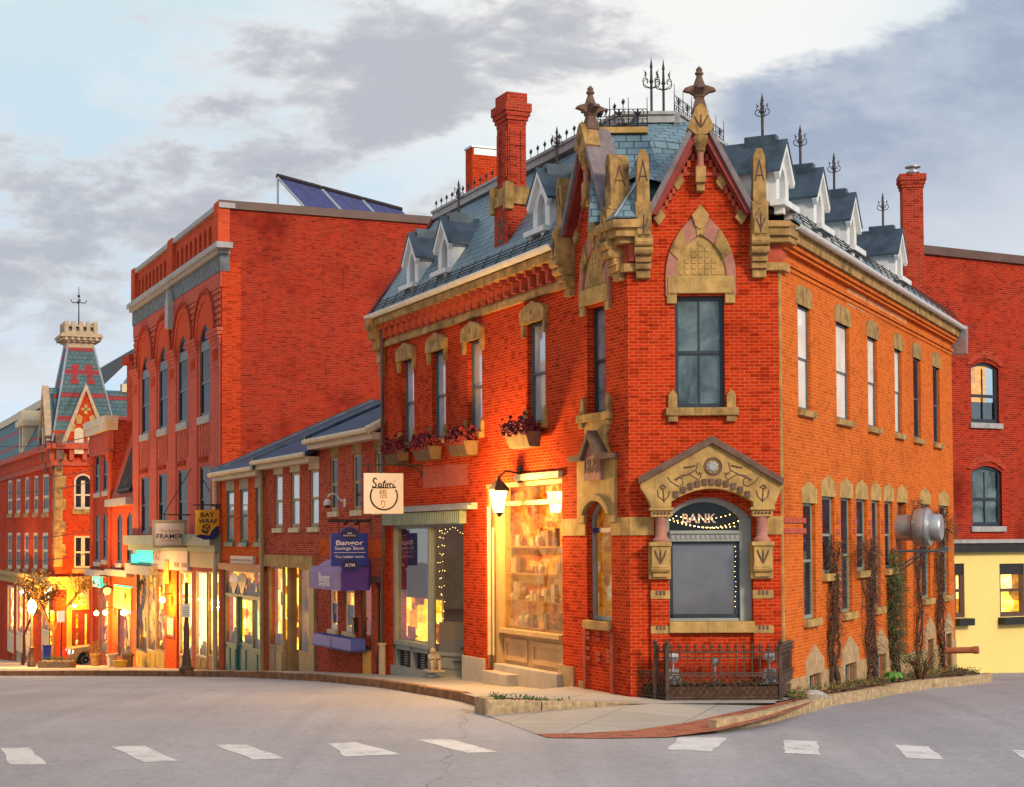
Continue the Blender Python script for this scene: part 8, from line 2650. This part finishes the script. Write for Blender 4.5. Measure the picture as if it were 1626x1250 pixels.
# hydrant and bin
q = at(102.5, 84); m = MB(); t = thing('fire_hydrant', 'red fire hydrant beside the front of the parked pickup', 'hydrant', q)
m = MB(); m.lathe(q, [(.2, 0), (.2, .06), (.14, .08), (.14, .62), (.18, .64), (.18, .7), (.13, .8), (.06, .86), (.05, .92)], 12); m.build('barrel', 'paint_red', t, smooth=True)
m = MB()
for s in (-1, 1): m.lathe(q + Vector((0, 0, .48)), [(.07, .1), (.07, .22), (.05, .24)], 8, axis=Vector((s, 0, 0)))
m.lathe(q + Vector((0, 0, .42)), [(.09, .1), (.09, .24)], 8, axis=Vector((0, -1, 0))); m.build('outlet', 'paint_red', t)
q = by(76.5, 1.0); t = thing('litter_bin', 'square blue litter bin against the foot of the tower building', 'bin', q)
m = MB(); m.box((q.x, q.y, q.z + .55), (.6, .6, 1.0), .4); m.build('body', 'bank_blue', t, bevel=.03)
m = MB(); m.box((q.x, q.y, q.z + 1.1), (.66, .66, .12), .4); m.build('lid', 'navy', t, bevel=.03)
# planters before the narrow building
for px, py, lab, cat in ((152, 1.0, 'hanging-style tub of trailing green leaves at the corner of the narrow building', 0), (178, .9, 'stone urn of trailing plants and pink flowers before the narrow building', 1), (203, .7, 'wooden tub of trailing plants beside the yellow sign shop door', 2)):
    q = by(px, py); t = thing('planter_tub', lab, 'planter', q, 'planters before the narrow building')
    m = MB(); m.lathe(q, [(.2, 0), (.22, .04), (.26, .45), (.31, .55), (.31, .62), (.26, .6)], 10); m.build('tub', ['planter_stone', 'stone_grey', 'planter_stone'][cat], t)
    l = MB()
    for k in range(70):
        a = random.uniform(0, 6.28); r_2 = random.uniform(.1, .5); p = q + Vector((math.cos(a) * r_2, math.sin(a) * r_2, .8 + random.uniform(-.1, .45) - (.6 if r_2 > .38 else 0) * random.random()))
        leaf_faces(l, p, .16, 6, random.choice((0, 0, 1, 2 if cat == 1 else 0)))
    l.build('foliage', ['leaf_green', 'leaf_olive', 'burgundy'], t, weld=False)
q = by(191, 1.1); m = MB(); m.lathe(q, [(.3, 0), (.36, .3), (.38, .32)], 12); tag(recentre(m.build('tub', 'yellow_panel')), 'small yellow tub on the pavement between two planters', 'tub')
# clipped hedge bed
a_, b_ = at(60, 76), at(110, 76)
W = Wall((a_.x, a_.y), (b_.x - a_.x, b_.y - a_.y)); L = (Vector((b_.x, b_.y)) - Vector((a_.x, a_.y))).length
t = thing('planting_box', 'long low box of dark green ground plants by the kerb before the side street', 'planter', (a_ + b_) / 2)
m = MB(); m.wbox(W, 0, L, a_.z - .4, a_.z + .28, -1.2, 0); m.build('box', 'planter_stone', t)
l = MB()
for k in range(150): leaf_faces(l, W.P(random.uniform(0, L), a_.z + .36, random.uniform(-1.2, 0)), .22, 6, random.choice((0, 0, 1)))
l.build('foliage', ['leaf_green', 'leaf_olive'], t, weld=False)

# ================================================================== small street trees
def tree(label, px, py, h, spread, leaves, lights=0):
    q = at(px, py); t = thing('street_tree', label, 'tree', q, 'young street trees')
    m, l, bl = MB(), MB(), MB()
    tips = []
    def grow(p, d, L, r, lv):
        e = p + d * L; mid = p.lerp(e, .5) + Vector((random.uniform(-.06, .06), random.uniform(-.06, .06), 0)) * L
        m.tube([p, mid, e], [r, r * .85, r * .65], 6 if lv < 2 else 4, cap=False)
        if lv >= 4 or L < .25: tips.append(e); return
        if lv >= 2: tips.append(mid)
        for k in range(random.choice((2, 3, 3))):
            a = random.uniform(0, 6.28); v = Vector((math.cos(a), math.sin(a), 0)) * spread
            nd = (d + v * random.uniform(.4, .9) + Vector((0, 0, .12))).normalized()
            grow(e, nd, L * random.uniform(.58, .78), r * .6, lv + 1)
    grow(q, Vector((.03, 0, 1)), h * .36, .11, 0)
    m.build('trunk', 'bark', t)
    for e in tips:
        for _ in range(leaves): leaf_faces(l, e + Vector((random.gauss(0, .12), random.gauss(0, .12), random.gauss(0, .12))), .34, 3, random.choice((0, 0, 1)), k=2.6)
    l.build('crown', ['leaf_autumn', 'leaf_olive'], t, weld=False)
    return t, tips
tree('young street tree with sparse golden leaves behind the lit globe lamp', 36, 92, 4.6, .8, 7)
tree('young bare-stemmed street tree with autumn leaves in front of the quoined corner', 83, 82, 4.6, .85, 3)

tr2, _ = tree('broad golden tree added out of view on the far pavement, mirrored in the wide shop window', 83, 82, 7.5, .9, 16)
tr2.location = Vector((-22.0, 56.5, g(56.5)))  # stands out of frame, added to be mirrored in the shop window
# ================================================================== pickup truck at the side street
tk = at(136, 99); tk.z -= .18
# wheel centre under pixel 136; the truck points towards the main street
tz = roadz(tk.y) ; hd = -dX; sd_ = Vector((-dL.x, -dL.y))
t = thing('pickup_truck', 'tan pickup truck nosing out of the side street with its headlight on', 'truck', (tk.x, tk.y, tk.z))
def TP(f, s, z): return Vector((tk.x + hd.x * f + sd_.x * s, tk.y + hd.y * f + sd_.y * s, tk.z + z))
m_plain('truck_paint', (.52, .30, .13), .35, .08, 3.0)
TW = Wall((tk.x + sd_.x * .0, tk.y + sd_.y * .0), -hd)     # side plane, u runs backwards from the front axle
m = MB()
sidep = [(-.95, .42), (-.95, .78), (-.92, 1.02), (-.75, 1.14), (.55, 1.24), (1.15, 1.78), (1.35, 1.84), (2.6, 1.84), (2.85, 1.3), (4.5, 1.26), (4.55, .5), (3.9, .45), (3.75, .8), (3.4, .95), (3.05, .8), (2.9, .42), (.55, .42), (.42, .78), (.05, .95), (-.35, .78), (-.48, .5)]
def tzp(poly): return [(u, tk.z + z) for u, z in poly]
m.wprism(TW, tzp(sidep), -1.75, .0, back=True)
body = m.build('body', 'truck_paint', t, bevel=.05)
def part_(nm, mat, fn, par=t, **k): m = MB(); fn(m); return m.build(nm, mat, par, **k)
part_('side_window', 'pane_dark', lambda m: (m.wprism(TW, tzp([(.75, 1.3), (1.2, 1.72), (1.7, 1.74), (1.7, 1.3)]), 0, .012), m.wprism(TW, tzp([(1.78, 1.3), (1.78, 1.74), (2.5, 1.74), (2.68, 1.3)]), 0, .012)))
part_('windscreen', 'pane_dark', lambda m: m.face([TP(-.62, -.1, 1.3), TP(-.62, -1.65, 1.3), TP(-1.12, -1.55, 1.76), TP(-1.12, -.2, 1.76)]))
for s in (-.05, -1.45):
    part_('headlight', 'headlamp', lambda m: m.hexa([TP(.9, s - .3, .8), TP(.975, s - .28, .8), TP(.975, s - .02, .8), TP(.78, s + .055, .8), TP(.86, s - .3, 1.0), TP(.95, s - .28, 1.0), TP(.95, s - .02, 1.0), TP(.72, s + .055, 1.0)]))
part_('grille', 'black_paint', lambda m: [m.wbox(Wall(TP(.0, -1.4, 0).xy, -sd_ * -1), 0, 1.0, tk.z + .72 + k * .07, tk.z + .76 + k * .07, .94, .975) for k in range(5)])
part_('bumper', 'chrome', lambda m: m.hexa([TP(.9, -1.75, .42), TP(1.08, -1.7, .42), TP(1.08, -.05, .42), TP(.9, .0, .42), TP(.9, -1.75, .66), TP(1.08, -1.7, .66), TP(1.08, -.05, .66), TP(.9, .0, .66)]), bevel=.03)
for f in (0, -3.4):
    for s in (-.02, -1.55):
        w_o = MB(); w_o.lathe(TP(f, s - .1, .4), [(.3, -.12), (.39, -.11), (.41, -.05), (.41, .08), (.39, .13), (.27, .14)], 20, axis=Vector((sd_.x, sd_.y, 0)))
        wo = w_o.build('wheel', 'tyre', t, smooth=True)
        w_o = MB(); w_o.lathe(TP(f, s - .1, .4), [(.26, .1), (.26, .15), (.2, .13), (.07, .14), (.05, .18)], 14, axis=Vector((sd_.x, sd_.y, 0)))
        w_o.build('rim', 'chrome', wo)
part_('mirror', 'black_paint', lambda m: m.box(tuple(TP(-.8, .14, 1.36)), (.16, .12, .2)))

# ================================================================== overhead wires
for i, (ya, yb_, lab) in enumerate(((700, 692, 'topmost thin wire crossing the front of the tower building'), (749, 746, 'thin wire crossing just above the upper windows of the tower building'), (772, 765, 'thin wire crossing the upper windows of the tower building'), (841, 842, 'thin wire crossing just above the lower windows of the tower building'), (877, 878, 'lowest thin wire crossing the brick below the sills of the tower building'))):
    a = WL.P(*WL.uz(-60, ya, 5.0), 5.0); b = WL.P(*WL.uz(146, yb_, .15), .15)
    pts = [a.lerp(b, k / 14) - Vector((0, 0, .5 * 4 * (k / 14) * (1 - k / 14))) for k in range(15)]
    m = MB(); m.tube(pts, .022, 4)
    o = m.build('overhead_wire', 'iron'); tag(recentre(o), lab, 'wire', 'overhead wires')
# warm lights of the far street: shop lamps on the fronts
def shop_lamp(label, W, px, py, d, power):
    u, z = W.uz(px, py, d); c = W.P(u, z, d)
    t = thing('shop_lamp', label, 'lamp', c, 'small lit lamps on the shop fronts')
    m = MB(); m.blob(c, .13, 8, 0); m.build('bulb', 'lamp_glass', t, smooth=True)
    m = MB(); m.tube([c + Vector((0, 0, .1)), c + Vector((0, 0, .25)), W.P(u, z + .28, .0)], .025, 5); m.build('arm', 'iron', t)
    point_light(c + Vector((W.n.x, W.n.y, 0)) * .35, power, (1.0, .46, .06), .15, 'lamp_light', t)
shop_lamp('lit globe lamp above the red shop doors by the side street', WF, 118, 962, .5, 260)
shop_lamp('lit globe lamp at the left edge of the narrow brick building', WL, 153, 974, .5, 420)
shop_lamp('lit globe lamp between the doors of the narrow brick building', WL, 167, 973, .5, 420)
shop_lamp('lit globe lamp on the brick pier of the arched building', WL, 258, 953, .5, 700)
shop_lamp('lit lamp under the cornice at the far left of the tower building', WL, 35, 940, .6, 1500)
shop_lamp('lit lamp high beside the quoins of the tower building', WL, 80, 935, .6, 1500)
